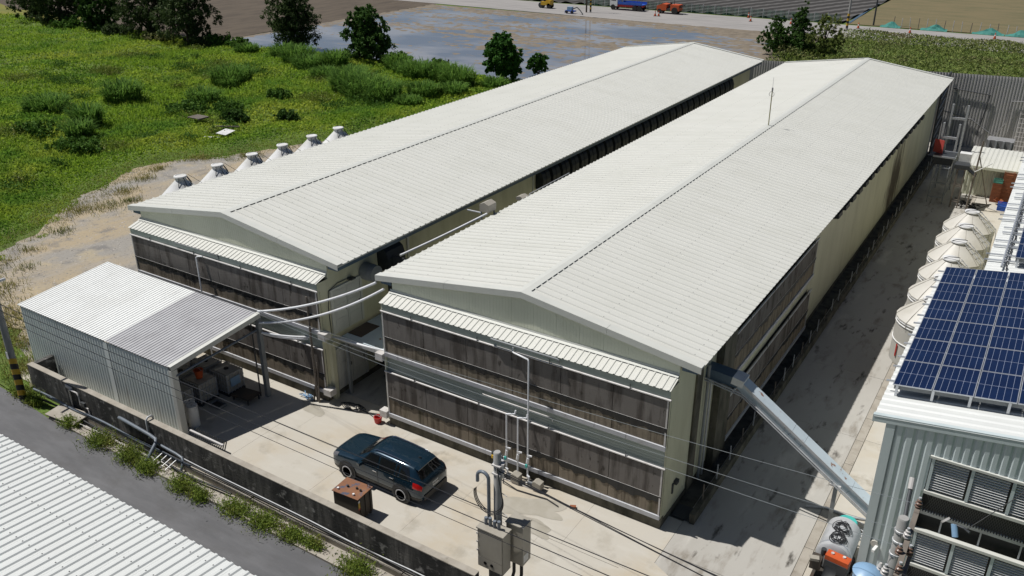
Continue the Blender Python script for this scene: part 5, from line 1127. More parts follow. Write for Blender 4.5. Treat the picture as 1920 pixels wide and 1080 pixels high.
# ---- back corner of the lane: cladding wall, small shed, frames, crates
bw = empty('boundary_wall', (12,64.5,0), 'tall dark grey ribbed boundary wall behind the barns', 'wall')
x = -9.0
while x < 34:
    zt_ = 6.3 + 0.03*(x-5); build('wall_sheet', ribbed((x,64.5,-.05),(x+.994,64.5,-.05),(x,64.5,zt_),(x+.994,64.5,zt_+.03),4,0.06,(0,-1,0),frac=0.45), M['backwall'], bw); x += 1.0
for z in (2.2,4.4): build('girt', MB().box(-9,34,64.52,64.6,z,z+.1), M['darksteel'], bw)
build('wall_pipe', MB().tube([(13.5,64.3,5.2),(16.6,64.3,4.95),(16.4,64.3,3.0),(16.2,64.3,1.2)],0.05,6), M['darksteel'], bw); build('wall_pipe', MB().tube([(12.5,64.3,3.2),(15.5,64.3,2.6),(17.6,64.3,1.3),(18.3,64.3,2.6),(18.4,64.3,4.6),(20,64.3,4.7)],0.05,6), M['grey'], bw)
fs = empty('small_shed', (19,51.5,0), 'small cream shed with ribbed walls at the far end of the lane', 'shed')
for k in range(6):
    a = 16.9+k*1.0; build('roof_sheet', ribbed((a,48.9,2.42),(a+.996,48.9,2.42),(a,54.0,2.72),(a+.996,54.0,2.72),3,0.03,(0,-.06,1),frac=0.4), M['roof'], fs)
for k in range(5): build('wall_sheet', ribbed((17.0+k,49.4,0),(17.996+k,49.4,0),(17.0+k,49.4,2.36),(17.996+k,49.4,2.36),4,0.05,(0,-1,0),frac=0.45), M['wallp'], fs)
build('left_wall', MB().box(16.98,17.05,49.45,53.8,0,2.4), M['wallp2'], fs); build('fascia', MB().box(16.88,22.9,48.84,48.89,2.25,2.45), M['wallp'], fs)
jc = empty('water_tank', (18.6,56.5,0), 'grey ribbed plastic tank behind the small cream shed', 'tank')
build('tank_body', MB().box(17.6,19.6,56,57.4,0.4,2.9), M['grey'], jc)
for k in range(4): build('rib', MB().box(17.7+k*.55,17.85+k*.55,55.92,55.99,0.5,2.9), M['steel'], jc)
def crates(x, y, n, mt, label, topg=0):
    for k in range(n):
        z = k*0.30; c = empty('plastic_crate', (x,y,z), label % ['bottom','second','third','fourth','fifth','sixth','seventh','eighth'][k], 'crate', 'stacked crates by the small shed')
        m_ = M['crateg'] if k >= n-topg else M[mt]; w_, d_ = .31, .23
        build('floor', MB().box(x-w_,x+w_,y-d_,y+d_,z+.004,z+.03), m_, c)
        for sx in (-1,1): build('side', MB().box(x+sx*w_-.012,x+sx*w_+.012,y-d_,y+d_,z+.031,z+.09).box(x+sx*w_-.012,x+sx*w_+.012,y-d_,y+d_,z+.12,z+.18).box(x+sx*w_-.012,x+sx*w_+.012,y-d_,y+d_,z+.21,z+.285).box(x+sx*w_-.013,x+sx*w_+.013,y-.04,y+.04,z+.031,z+.28), m_, c)
        for sy in (-1,1): build('side', MB().box(x-w_+.013,x+w_-.013,y+sy*d_-.012,y+sy*d_+.012,z+.031,z+.09).box(x-w_+.013,x+w_-.013,y+sy*d_-.012,y+sy*d_+.012,z+.12,z+.18).box(x-w_+.013,x+w_-.013,y+sy*d_-.012,y+sy*d_+.012,z+.21,z+.285), m_, c)
crates(19.45,48.5,6,'crate','crate of the stack with the green top crate, %s from the ground',1)
crates(20.05,48.75,8,'crate','brown crate of the tall stack against the small shed, %s from the ground')
crates(20.7,48.75,8,'crate','brown crate of the rear right stack by the small shed, %s from the ground')
crates(20.15,46.6,2,'blue','blue crate of the pair beside the mounting rails, %s of the two')
build('loose_crate', MB().obox((19.75,47.9,0.2),(0.6,0.45,0.03),rz=.5,ry=.5).obox((19.95,47.9,0.25),(0.03,0.45,0.35),rz=.5,ry=.5).obox((19.75,48.1,0.25),(0.55,0.03,0.3),rz=.5,ry=.5), M['crate'], None, label='tipped-over brown crate in front of the crate stacks', cat='crate')
def frame4(name, x, y, w, d, h, label, cat, extra=None, mt='steel'):
    t = empty(name, (x+w/2,y+d/2,0), label, cat)
    for px in (x, x+w):
        for py in (y, y+d): build('leg', MB().box(px-.035,px+.035,py-.035,py+.035,0,h), M[mt], t)
    for z in (0.45, h*0.55, h-.06): build('cross_bar', MB().box(x+.036,x+w-.036,y-.03,y+.03,z,z+.06).box(x+.036,x+w-.036,y+d-.03,y+d+.03,z,z+.06).box(x-.03,x+.03,y+.036,y+d-.036,z+.001,z+.061).box(x+w-.03,x+w+.03,y+.036,y+d-.036,z+.001,z+.061), M[mt], t)
    return t
f1 = frame4('machine_stand', 15.1, 45.7, 1.05, 4.0, 2.8, 'steel machine stand with a red board at the far end of the lane', 'stand', mt='greysteel')
build('hopper', MB().prism([(15.0,46.2,2.86),(16.2,46.2,2.86),(16.3,46.2,3.5),(14.9,46.2,3.5)],(0,1.6,0)), M['darksteel'], f1); build('hopper_rim', MB().box(14.85,16.35,46.1,46.18,3.42,3.55).box(14.85,16.35,47.82,47.9,3.42,3.55), M['alu'], f1)
build('red_board', MB().obox((15.0,47.2,4.0),(0.06,0.8,1.0),rz=R(60)), M['redfaded'], f1)
ld = empty('lifting_frame', (15.5,50,0), 'tall pair of galvanised goalpost frames against the dark back wall', 'frame')
for (yy, hh) in ((48.2,5.6),(52.0,6.3)):
    for xx in (14.95,16.05): build('upright', MB().box(xx-.07,xx+.07,yy-.07,yy+.07,0,hh), M['steel'], ld)
    build('top_beam', MB().box(15.021,15.979,yy-.06,yy+.06,hh-1.2,hh-1.02), M['steel'], ld)
build('stay', MB().tube([(16.05,48.2,4.2),(15.4,51.9,1.0)],0.03,5), M['steel'], ld)
f2 = frame4('feeder_stand', 16.75, 45.3, 0.5, 0.5, 3.0, 'white feeder box on a slim post stand beside the small shed', 'stand', mt='wood')
build('feeder_box', MB().box(16.5,17.5,45.2,46.3,3.001,3.3), M['darksteel'], f2); build('white_box', MB().box(16.6,17.4,46.31,47.0,3.1,3.9), M['white'], f2); build('tray', MB().obox((17.6,46.5,2.6),(0.9,0.8,0.05),ry=.6), M['darksteel'], f2)
f3 = empty('prop_post', (17.95,45.3,0), 'leaning timber post with angled white brackets before the small shed', 'post')
build('post', MB().tube([(17.88,45.25,0),(18.0,45.6,5.2)],0.06,8), M['wood'], f3); build('bracket', MB().tube([(17.4,45.5,3.6),(17.9,45.4,2.9),(18.9,45.4,3.7)],0.04,6), M['white'], f3); build('brace', MB().tube([(17.95,45.5,4.2),(19.2,46.6,0.0)],0.04,6), M['wood'], f3)
rg = random.Random(12)
P = [(17.2+rg.uniform(0,2.2), 45.2+rg.uniform(-.2,2.5), 0.03) for k in range(22)]
build('ground_cable', MB().tube(P,0.03,5), M['wire'], None, label='tangled black cable on the sunny ground before the small shed', cat='cable')
bl = empty('ladder', (19.8,64.2,0), 'pale metal ladder rack leaning on the dark back wall', 'ladder')
for xx in (19.3,20.6): build('rail', MB().tube([(xx,63.8,0),(xx,64.3,3.8)],0.03,6), M['rail'], bl)
for k in range(9): build('rung', MB().tube([(19.3,63.85+.05*k,0.4*(k+1)),(20.6,63.85+.05*k,0.4*(k+1))],0.02,5), M['rail'], bl)
# ================================================================== near roof, car
nr = empty('near_building', (0,-19,0), 'white ribbed roof of the building in the near left corner', 'building')
NS = math.tan(R(5))
x = -14.0
while x < 13:
    build('roof_sheet', ribbed((x+.996,-12.5,4.0),(x,-12.5,4.0),(x+.996,-30,4.0+17.5*NS),(x,-30,4.0+17.5*NS),3,0.045,(0,NS,1),frac=0.34), M['roof_near'], nr)
    mbs = MB()
    x += 1.0
build('front_wall', MB().box(-13.8,12.8,-13.0,-12.9,0,3.98), M['wallp2'], nr)
build('eave_gutter', MB().box(-14,13,-12.88,-12.62,3.80,3.93), M['trim'], nr)
sc_ = MB()
for i in range(27):
    for k in range(3):
        for j in range(6):
            xx = -14 + i + (k+.5)/3; yy = -12.9 - j*1.25; z = 4.0 - (yy+12.5)*NS*1 + 0.047
            sc_.add([(xx-.022,yy-.022,z),(xx+.022,yy-.022,z),(xx+.022,yy+.022,z),(xx-.022,yy+.022,z),(xx,yy,z+.03)],[(0,1,4),(1,2,4),(2,3,4),(3,0,4)])
o = build('roof_screws', sc_, M['grey'], nr); o['kind'] = 'stuff'
# ---- parked SUV: body surface S(u, v) lofted through stations, panes and trim are patches of the same surface
ST = [  # x, then (half width, height) for v = 0..6
 (0.00, (.55,.34),(.64,.46),(.68,.62),(.66,.78),(.52,.86),(.28,.885),(0,.89)),
 (0.10, (.76,.25),(.83,.44),(.85,.66),(.81,.86),(.62,.945),(.33,.965),(0,.97)),
 (0.32, (.84,.24),(.90,.46),(.915,.72),(.87,.935),(.66,1.00),(.35,1.015),(0,1.02)),
 (0.80, (.86,.26),(.925,.5),(.935,.78),(.885,1.00),(.67,1.055),(.35,1.075),(0,1.08)),
 (1.25, (.86,.27),(.93,.5),(.94,.80),(.895,1.045),(.70,1.10),(.36,1.13),(0,1.14)),
 (1.42, (.86,.27),(.93,.5),(.94,.80),(.90,1.06),(.70,1.20),(.36,1.235),(0,1.245)),
 (2.05, (.86,.27),(.93,.5),(.945,.81),(.905,1.08),(.66,1.575),(.35,1.635),(0,1.65)),
 (2.45, (.86,.27),(.93,.5),(.945,.82),(.905,1.09),(.655,1.61),(.35,1.675),(0,1.69)),
 (3.20, (.86,.27),(.93,.5),(.945,.83),(.905,1.10),(.65,1.60),(.35,1.665),(0,1.68)),
 (3.85, (.86,.27),(.93,.5),(.945,.84),(.90,1.11),(.63,1.565),(.34,1.625),(0,1.64)),
 (4.22, (.85,.28),(.92,.5),(.935,.84),(.88,1.12),(.60,1.50),(.33,1.56),(0,1.575)),
 (4.36, (.84,.29),(.91,.5),(.925,.84),(.865,1.12),(.62,1.33),(.34,1.38),(0,1.39)),
 (4.55, (.80,.31),(.87,.5),(.885,.82),(.82,1.08),(.64,1.13),(.35,1.145),(0,1.15)),
 (4.66, (.74,.34),(.81,.5),(.82,.78),(.76,.98),(.60,1.01),(.33,1.02),(0,1.02)),
 (4.70, (.62,.40),(.68,.52),(.69,.72),(.64,.86),(.50,.90),(.28,.91),(0,.91))]
def cr(p0,p1,p2,p3,t): return 0.5*((2*p1)+(-p0+p2)*t+(2*p0-5*p1+4*p2-p3)*t*t+(-p0+3*p1-3*p2+p3)*t**3)
SX = [s[0] for s in ST]
def S(xq, v):
    i = max(0, min(len(SX)-2, int(np.searchsorted(SX, xq, 'right'))-1)); t = (xq-SX[i])/(SX[i+1]-SX[i])
    def row(j):
        j = max(0, min(len(ST)-1, j)); P = ST[j][1:]; k = max(0, min(5, int(v))); s = v-k
        g = lambda m: np.array(P[max(0, min(6, m))], float) if m <= 6 else np.array((-P[12-m][0], P[12-m][1]))
        c = cr(g(k-1),g(k),g(k+1),g(k+2),s); l = g(k)*(1-s)+g(k+1)*s; return 0.45*c+0.55*l
    a, b, c, d = row(i-1), row(i), row(i+1), row(i+2)
    w_ = cr(a,b,c,d,t); l = b*(1-t)+c*t; q = 0.4*w_+0.6*l
    return np.array((xq, q[0], q[1]))
CARP = Vector((1.08-0.93, -2.98, 0.0))      # nose position: near front wheel stands at x about 1.05
car = empty('parked_car', (CARP.x+2.35, CARP.y, 0), 'dark blue SUV with roof rails parked on the concrete yard', 'car')
def carw(p, side): return (CARP.x + p[0], CARP.y + side*p[1], p[2])
def patch(x0, x1, v0, v1, nx, nv, side, off=0.0, th=0.0, xf=None):
    rows = []
    for j in range(nv+1):
        v = v0+(v1-v0)*j/nv; r = []
        for i in range(nx+1):
            a, b = (x0, x1) if xf is None else xf(j/nv); xx = a+(b-a)*i/nx; p = S(xx, v)
            if off:
                e = 0.02; du = S(min(4.7,xx+e),v)-S(max(0,xx-e),v); dv = S(xx,min(6,v+e))-S(xx,max(0,v-e)); n = np.cross(du,dv); n = n/(np.linalg.norm(n)+1e-9)
                if n[1] < 0 and v < 4.5: n = -n
                if n[2] < 0 and v >= 4.5: n = -n
                p = p+n*off
            r.append(carw(p, side))
        rows.append(r)
    return rows
mbb = MB()
us = np.concatenate([np.linspace(0,0.32,6), np.linspace(0.4,1.25,9), np.linspace(1.33,2.05,8), np.linspace(2.2,3.85,12), np.linspace(3.95,4.7,13)])
for side in (1,-1):
    rows = [[carw(S(xx, v), side) for xx in us] for v in np.linspace(0.0,6.0,25)]
    mbb.sheet(rows)
nv = 25; nu = len(us)
def ring(i, off): return [off + v*nu + i for v in range(nv)]
for i in (0, nu-1):
    mbb.f.append(tuple(ring(i,0) + ring(i,nv*nu)[::-1]))
bd = build('body', mbb, M['carpaint'], car, smooth=38)
bm_ = bmesh.new(); bm_.from_mesh(bd.data); bmesh.ops.remove_doubles(bm_, verts=bm_.verts, dist=0.002); bmesh.ops.recalc_face_normals(bm_, faces=bm_.faces); bm_.to_mesh(bd.data); bm_.free()
# windscreen, rear window (full width), side panes
def full(x0, x1, v0, off, n=10, nm='', mt='glass', m2=6):
    mb = MB()
    for side in (1,-1): mb.sheet(patch(x0,x1,v0,6.0,n,m2,side,off))
    o = build(nm, mb, M[mt], car, smooth=60); b = bmesh.new(); b.from_mesh(o.data); bmesh.ops.remove_doubles(b, verts=b.verts, dist=0.003); b.to_mesh(o.data); b.free(); return o
full(1.43, 2.00, 4.02, 0.006, nm='windscreen')
full(4.25, 4.53, 4.02, 0.006, nm='rear_window')
for side in (1,-1):
    for (a0,a1,b0,b1) in ((1.62,2.53,2.02,2.53),(2.60,3.36,2.60,3.36),(3.42,3.55,3.42,3.55),(3.62,4.16,3.62,3.98)):
        build('side_window', MB().sheet(patch(0,0,3.10,3.86,8,4,side,0.008,xf=lambda s,a0=a0,a1=a1,b0=b0,b1=b1:(a0+(b0-a0)*s, a1+(b1-a1)*s))), M['glass'], car, smooth=60)
    build('window_trim', MB().tube([carw(S(xx,3.05)+np.array((0,0.012,0)),side) for xx in np.linspace(1.6,4.2,14)],0.012,5), M['chrome'], car)
    build('window_trim', MB().tube([carw(S(xx,3.93)+np.array((0,0.008,0.006)),side) for xx in np.linspace(2.02,3.95,12)],0.010,5), M['chrome'], car)
    build('sill_cladding', MB().sheet(patch(0.10,4.62,0.0,0.8,30,4,side,0.008)), M['cladding'], car, smooth=60)
    build('roof_rail', MB().tube([carw(S(2.15,4.35),side)] + [carw(S(xx,4.35)+np.array((0,0,0.055)),side) for xx in np.linspace(2.3,3.8,8)] + [carw(S(3.95,4.35),side)],0.018,6), M['chrome'], car, smooth=50)
    build('headlight', MB().sheet(patch(0.04,0.42,2.65,3.55,5,4,side,0.010)), M['lamp'], car, smooth=60)
    build('tail_light', MB().sheet(patch(4.30,4.66,2.15,3.0,6,4,side,0.012)), M['taillight'], car, smooth=60)
    mr = build('mirror', MB().obox(carw((1.72,1.02,1.10),side),(0.16,0.20,0.13),rz=0.15*side), M['carpaint'], car)
    for xx in (2.42,3.28): build('door_handle', MB().obox(carw(S(xx,2.55)+np.array((0,0.02,0)),side),(0.20,0.025,0.03)), M['chrome'], car)
    for xx in (2.56,3.38): build('door_seam', MB().tube([carw(S(xx,v)+np.array((0,0.003,0)),side) for v in np.linspace(0.9,3.0,8)],0.006,4), M['black'], car)
for wx in (0.93,3.72):
    for side in (1,-1):
        yw_ = side*0.83
        build('wheel_arch', MB().lathe(carw((wx,0.80,0.40),side),[(0.44,0.0),(0.445,0.155*1.0),(0.37,0.16)] if side>0 else [(0.37,-0.16),(0.445,-0.155),(0.44,0.0)],24,'Y'), M['black'], car)
        t = build('wheel', MB().lathe((CARP.x+wx,CARP.y+side*0.86-0.115,0.365),[(r_, h_ if side > 0 else .235-h_) for r_, h_ in ((0.20,0.0),(0.34,0.0),(0.365,0.04),(0.365,0.19),(0.34,0.235),(0.262,0.235),(0.255,0.15))],28,'Y'), M['tyre'], car, smooth=40)
        yo_ = CARP.y+side*0.975
        build('rim', MB().lathe((CARP.x+wx,yo_-side*0.0-0.01,0.365),[(0.245,0),(0.255,0.01),(0.245,0.02),(0.21,0.02),(0.21,0.0)],28,'Y'), M['rim'], t)
        hubm = MB(); hubm.cyl((CARP.x+wx,yo_-side*.05,0.365),(CARP.x+wx,yo_,0.365),0.06,12)
        for k in range(5):
            for d in (-.13,.13):
                a_ = 2*math.pi*k/5+d; hubm.obox((CARP.x+wx+.135*math.cos(a_),yo_-side*.018,0.365+.135*math.sin(a_)),(0.19,0.03,0.032),ry=-a_)
        build('spokes', hubm, M['rim'], t)
        build('brake_disc', MB().cyl((CARP.x+wx,yo_-side*.082,0.365),(CARP.x+wx,yo_-side*.07,0.365),0.18,20), M['darksteel'], t)
build('underbody', MB().box(CARP.x+.25,CARP.x+4.5,CARP.y-.78,CARP.y+.78,0.22,0.42), M['black'], car)
build('grille', MB().box(CARP.x-.012,CARP.x+.05,CARP.y-.45,CARP.y+.45,0.62,0.82), M['black'], car)
build('spoiler', MB().slab([[(CARP.x+4.16,CARP.y-.58,1.56),(CARP.x+4.13,CARP.y,1.605),(CARP.x+4.16,CARP.y+.58,1.56)],[(CARP.x+4.34,CARP.y-.56,1.50),(CARP.x+4.36,CARP.y,1.545),(CARP.x+4.34,CARP.y+.56,1.50)]],(0,0,-.035)), M['carpaint'], car, smooth=50)
build('rear_bumper', MB().box(CARP.x+4.60,CARP.x+4.735,CARP.y-.70,CARP.y+.70,0.36,0.58), M['cladding'], car)
npl = build('number_plate', MB().obox((CARP.x+4.712,CARP.y,0.80),(0.02,0.36,0.15),ry=R(-8)), M['white'], car)
for k in range(6): build('plate_mark', MB().obox((CARP.x+4.724,CARP.y-.14+.055*k+(.02 if k>2 else 0),0.80),(0.006,0.03,0.08),ry=R(-8)), M['black'], npl)
build('roof_fin', MB().prism([(CARP.x+3.9,CARP.y-.02,1.63),(CARP.x+4.05,CARP.y-.02,1.615),(CARP.x+4.03,CARP.y-.02,1.69)],(0,.04,0)), M['black'], car)
# ================================================================== things along the far road
def cyl_w(parent, x, y, r, w=0.35, name='wheel', mt='tyre'): return build(name, MB().lathe((x,y-w/2,r),[(r*.5,0),(r*.95,0),(r,.05),(r,w-.05),(r*.95,w),(r*.5,w)],18,'Y'), M[mt], parent, smooth=40)
tk = empty('flatbed_truck', (-54.6,139,0), 'blue and white flatbed truck on the far road', 'truck')
cx, cy = -54.6, 138.6
build('cab', MB().prism([(cx-3.5,cy-1.1,0.7),(cx-1.9,cy-1.1,0.7),(cx-1.9,cy-1.1,2.9),(cx-2.3,cy-1.1,3.0),(cx-3.2,cy-1.1,2.9),(cx-3.5,cy-1.1,1.8)],(0,2.2,0)), M['white'], tk)
build('cab_roof', MB().box(cx-3.1,cx-1.9,cy-1.12,cy+1.12,2.6,3.05), M['blue'], tk)
build('cab_window', MB().prism([(cx-3.3,cy-1.115,1.75),(cx-2.2,cy-1.115,1.75),(cx-2.2,cy-1.115,2.5),(cx-3.05,cy-1.115,2.5)],(0,0.01,0)), M['glass'], tk)
build('bed', MB().box(cx-1.7,cx+3.5,cy-1.15,cy+1.15,1.05,1.2), M['blue'], tk)
for k in range(6): build('stake', MB().box(cx-1.6+k*1.0,cx-1.5+k*1.0,cy-1.17,cy-1.10,1.2,1.9), M['blue'], tk)
build('side_board', MB().box(cx-1.7,cx+3.5,cy-1.18,cy-1.155,1.2,1.6), M['blue'], tk); build('side_board', MB().box(cx-1.7,cx+3.5,cy+1.155,cy+1.18,1.2,1.6), M['blue'], tk)
build('chassis', MB().box(cx-3.2,cx+3.2,cy-.8,cy+.8,0.6,1.04), M['red'], tk)
for wx in (-2.8,1.9,2.9):
    for s in (-1,1): cyl_w(tk, cx+wx, cy+s*1.0, 0.5)
pv = empty('road_paver', (-45.6,138.2,0), 'orange paving machine on the far road beside the fence', 'machine')
cx, cy = -45.6, 138.2
build('engine_hood', MB().prism([(cx-2.3,cy-1.0,0.6),(cx-.3,cy-1.0,0.6),(cx-.3,cy-1.0,1.7),(cx-1.2,cy-1.0,1.8),(cx-2.3,cy-1.0,1.4)],(0,2,0)), M['orange'], pv)
build('rear_body', MB().box(cx+.5,cx+2.2,cy-1.0,cy+1.0,0.6,1.7), M['orange'], pv); build('platform', MB().box(cx-.29,cx+.49,cy-.95,cy+.95,0.6,1.0), M['darksteel'], pv)
build('seat', MB().box(cx-.1,cx+.3,cy-.3,cy+.3,1.0,1.5).box(cx+.2,cx+.3,cy-.3,cy+.3,1.5,2.0), M['black'], pv); build('exhaust', MB().cyl((cx+.9,cy,1.7),(cx+.9,cy,2.8),0.06,8), M['darksteel'], pv)
for wx, r in ((-1.7,.45),(1.4,.65)):
    for s in (-1,1): cyl_w(pv, cx+wx, cy+s*0.9, r)
build('conveyor_arm', MB().obox((cx+2.5,cy,1.4),(0.9,0.9,0.15),ry=-.5), M['darksteel'], pv)
yr = empty('road_roller', (-69.9,132.6,0), 'yellow road roller on the far road', 'machine')
cx, cy = -69.9, 132.6
build('body', MB().box(cx-.9,cx+1.3,cy-.7,cy+.7,0.6,1.25), M['yellow'], yr); build('hood', MB().prism([(cx+.2,cy-.6,1.25),(cx+1.3,cy-.6,1.25),(cx+1.25,cy-.6,1.6),(cx+.3,cy-.6,1.7)],(0,1.2,0)), M['yellow'], yr)
build('seat', MB().box(cx-.5,cx-.1,cy-.3,cy+.3,1.25,1.75), M['black'], yr); build('wheel_post', MB().tube([(cx-.8,cy,1.25),(cx-.65,cy,1.9)],0.04,6), M['black'], yr)
cyl_w(yr, cx-1.0, cy, 0.55, 1.2, 'drum', 'darksteel'); 
for s in (-1,1): cyl_w(yr, cx+.9, cy+s*.5, 0.5, 0.4)
bp = empty('blue_pump', (-61.7,128,0), 'blue wheeled pump with hose at the paddy edge', 'pump')
cx, cy = -61.7, 127.9
build('frame', MB().box(cx-1.0,cx+1.0,cy-.5,cy+.5,0.35,0.55), M['blue'], bp); build('engine', MB().box(cx-.6,cx+.4,cy-.35,cy+.35,0.55,1.2), M['bluelight'], bp); build('hose', MB().tube([(cx+.6,cy,0.9),(cx+1.4,cy,1.2),(cx+2.2,cy-.2,0.7),(cx+3.0,cy-.6,0.1)],0.10,8), M['darksteel'], bp)
for wx in (-.6,.6): cyl_w(bp, cx+wx, cy-.5, 0.3, 0.15)
for k in range(4): build('leg', MB().box(cx-1.0+k*.62,cx-.94+k*.62,cy-.55,cy-.49,0,0.35), M['blue'], bp)
cones = [(-46.35,133.1),(-45.7,133.3),(-30.65,140.2),(-28.76,135.7),(-21.6,136.2),(-10.3,137.2),(-1.8,136.2),(10.8,136.8)]
cl = ['orange cone left of the pair near the paver','orange cone right of the pair near the paver','orange cone at the fence before the furrowed field','orange cone on the road before the furrowed field','orange cone behind the dark shrub tree','orange cone right of the pale pole','orange cone on the road before the dry field','orange cone furthest right on the far road']
for (x, y), l in zip(cones, cl):
    c = empty('traffic_cone', (x,y,0), l, 'cone', 'cones along the far road')
    build('base', MB().box(x-.25,x+.25,y-.25,y+.25,-.015,0.06), M['darksteel'], c); build('cone_body', MB().lathe((x,y,0.06),[(0.20,0),(0.13,0.42)],12), M['orange'], c); build('stripe', MB().lathe((x,y,0.48),[(0.131,0),(0.10,0.2)],12), M['white'], c); build('tip', MB().lathe((x,y,0.68),[(0.10,0),(0.05,0.3)],12), M['orange'], c)
def rpole(x, y, r, mt, label, stripe=False, h=11):
    p_ = empty('roadside_pole', (x,y,0), label, 'pole', 'poles along the far road'); build('shaft', MB().tube([(x,y,-.1),(x,y,h)],[r,r*.75],12), M[mt], p_, smooth=40)
    if stripe:
        for k in range(6): build('warning_band', MB().lathe((x,y,0.2+.4*k),[(r+.004,0),(r+.004,0.39)],12), M['yellow'] if k%2 else M['black'], p_)
    build('crossarm', MB().box(x-.9,x+.9,y-.05,y+.05,h-.5,h-.4), M['steel'], p_)
rpole(-59.9,131,.16,'bark','dark roadside pole left of the striped one'); rpole(-59.1,131.2,.17,'polec','roadside pole with striped foot above the paddy',True)
rpole(-11.7,135,.20,'polec','pale roadside pole with striped foot before the dry field',True); rpole(-8.9,142.6,.15,'darksteel','dark pole at the corner of the dry field')
# net fence along the far side of the road and posts in front of the dry field
nf = empty('net_fence', (-35,141.6,0), 'green net fence in front of the furrowed field', 'fence')
netm = mat('green_net', (0.05,0.13,0.10), 0.8)
nt_ = netm.node_tree; tp = nt_.nodes.new('ShaderNodeBsdfTransparent'); mx = nt_.nodes.new('ShaderNodeMixShader'); mx.inputs[0].default_value = 0.45
nt_.links.new(tp.outputs[0], mx.inputs[1]); nt_.links.new(nt_.nodes['Principled BSDF'].outputs[0], mx.inputs[2]); nt_.links.new(mx.outputs[0], nt_.nodes['Material Output'].inputs['Surface'])
for k in range(22):
    x = -66+k*2.35; build('post', MB().box(x-.05,x+.05,141.55,141.65,0,1.7), M['steel'], nf)
    rows = [[(x+.06+2.2*i/6,141.5+.06*math.sin(i*2.0+k),z*(1+.05*math.sin(i+k))) for i in range(7)] for z in (0.02,0.6,1.15,1.5)]
    build('net_panel', MB().sheet(rows), netm, nf, fix=False)
pf = empty('post_row', (5,142,0), 'row of white stakes with sagging green net before the dry field', 'fence')
tealnet = mat('teal_net', (0.04,0.20,0.17), 0.8)
rg = random.Random(6)
for k in range(17):
    x = -5.5+k*1.35; build('stake', MB().tube([(x,141.8,0),(x+rg.uniform(-.12,.12),141.8,1.7+rg.uniform(-.2,.2))],0.06,6), M['rail'] if k%3 else M['wood'], pf)
for k, (x0_, x1_) in enumerate(((-7.5,-4.2),(-1.0,3.2),(7.0,11.8),(11.9,16))):
    n_ = 12; rows = [[(x0_+(x1_-x0_)*i/n_, 141.5-.7*j/3+rg.uniform(-.1,.1), max(0.02,(1-j/3)*(0.25+0.8*math.exp(-((i/n_-.55)/.25)**2))+rg.uniform(-.06,.06))) for i in range(n_+1)] for j in range(4)]
    build('net_heap', MB().sheet(rows), tealnet, pf)
bt = flat('field_gutter', [(-13.4,143),(-12.9,143),(-15.4,190),(-15.9,190)], 0.05, M['bluedark'])
# debris in the overgrown field
pal = empty('pallet', (-50.7,31,0.4), 'grey weathered pallet lying in the overgrown field', 'pallet')
for k in range(6): build('board', MB().obox((-50.7,30.45+.22*k,1.02),(1.7,0.17,0.03)), M['wood'], pal)
for dx in (-.75,0,.75): build('runner', MB().obox((-50.7+dx,31,0.94),(0.1,1.3,0.1)), M['wood'], pal)
wb = empty('white_board', (-44.5,29,0.4), 'white corrugated board lying in the field near the track', 'board')
for k in range(8): build('flute', MB().obox((-45.1+.17*k,29.1,0.75),(0.14,1.5,0.03),rz=.2,rx=.06), M['white'], wb)
wbp = build('timber', MB().obox((-46,30.6,0.75),(2.4,0.12,0.1),rz=.5), M['wood'], None, label='weathered timber beam lying beside the white board', cat='timber')
for k, (x, y, l) in enumerate(((-45.2,27.6,'left'),(-44.6,27.9,'right'))): build('white_plank', MB().obox((x,y,0.5),(0.9,0.12,0.04),rz=.3), M['white'], None, label='short white plank lying in the grass, %s one of two' % l, cat='plank', group='white planks in the grass')
build('fence_stake', MB().tube([(-45.3,66.0,0),(-45.25,66,2.0)],0.10,6), M['bark'], None, label='dark old post standing at the paddy edge by the cane', cat='post'); build('fence_stake', MB().tube([(-84.5,66.2,0),(-85,66.2,1.6)],0.10,6), M['bark'], None, label='short dark post leaning at the left paddy edge', cat='post')
# ================================================================== plants
RG = np.random.default_rng(77)
def unit(a): return a/(np.linalg.norm(a,axis=1,keepdims=True)+1e-9)
def leaf_quads(C, size, asp=0.55, axis=None, jit=1.0, rng=RG):
    """diamond leaves at centres C; axis = preferred long axis (n,3)"""
    n = len(C); A = rng.normal(size=(n,3))
    if axis is not None: A = unit(axis + jit*unit(A))
    else: A = unit(A)
    B = unit(np.cross(A, rng.normal(size=(n,3)))); s = np.asarray(size).reshape(-1,1)*np.ones((n,1))
    V = np.stack([C-A*s*.5, C+B*s*asp*.5, C+A*s*.5, C-B*s*asp*.5],1).reshape(-1,3)
    return V, np.arange(4*n).reshape(-1,4)
def blades(P, h, w, lean=0.35, rng=RG):
    """grass blades: bent strips of two quads"""
    n = len(P); a = rng.uniform(0,2*np.pi,n); d = np.stack([np.cos(a),np.sin(a),0*a],1); l = (rng.uniform(0.2,1,n)*lean).reshape(-1,1); h = np.asarray(h).reshape(-1,1)*np.ones((n,1)); w = np.asarray(w).reshape(-1,1)*np.ones((n,1))
    s = np.stack([-np.sin(a),np.cos(a),0*a],1); z = np.array([0,0,1.0])
    m = P+d*h*l*.35+z*h*.6; t = P+d*h*l*1.2+z*h*(1-.25*l)
    V = np.stack([P-s*w*.5,P+s*w*.5,m+s*w*.45,m-s*w*.45,t],1).reshape(-1,3)
    k = 5*np.arange(n); F = np.concatenate([np.stack([k,k+1,k+2],1),np.stack([k,k+2,k+3],1),np.stack([k+3,k+2,k+4],1)])
    return V, F
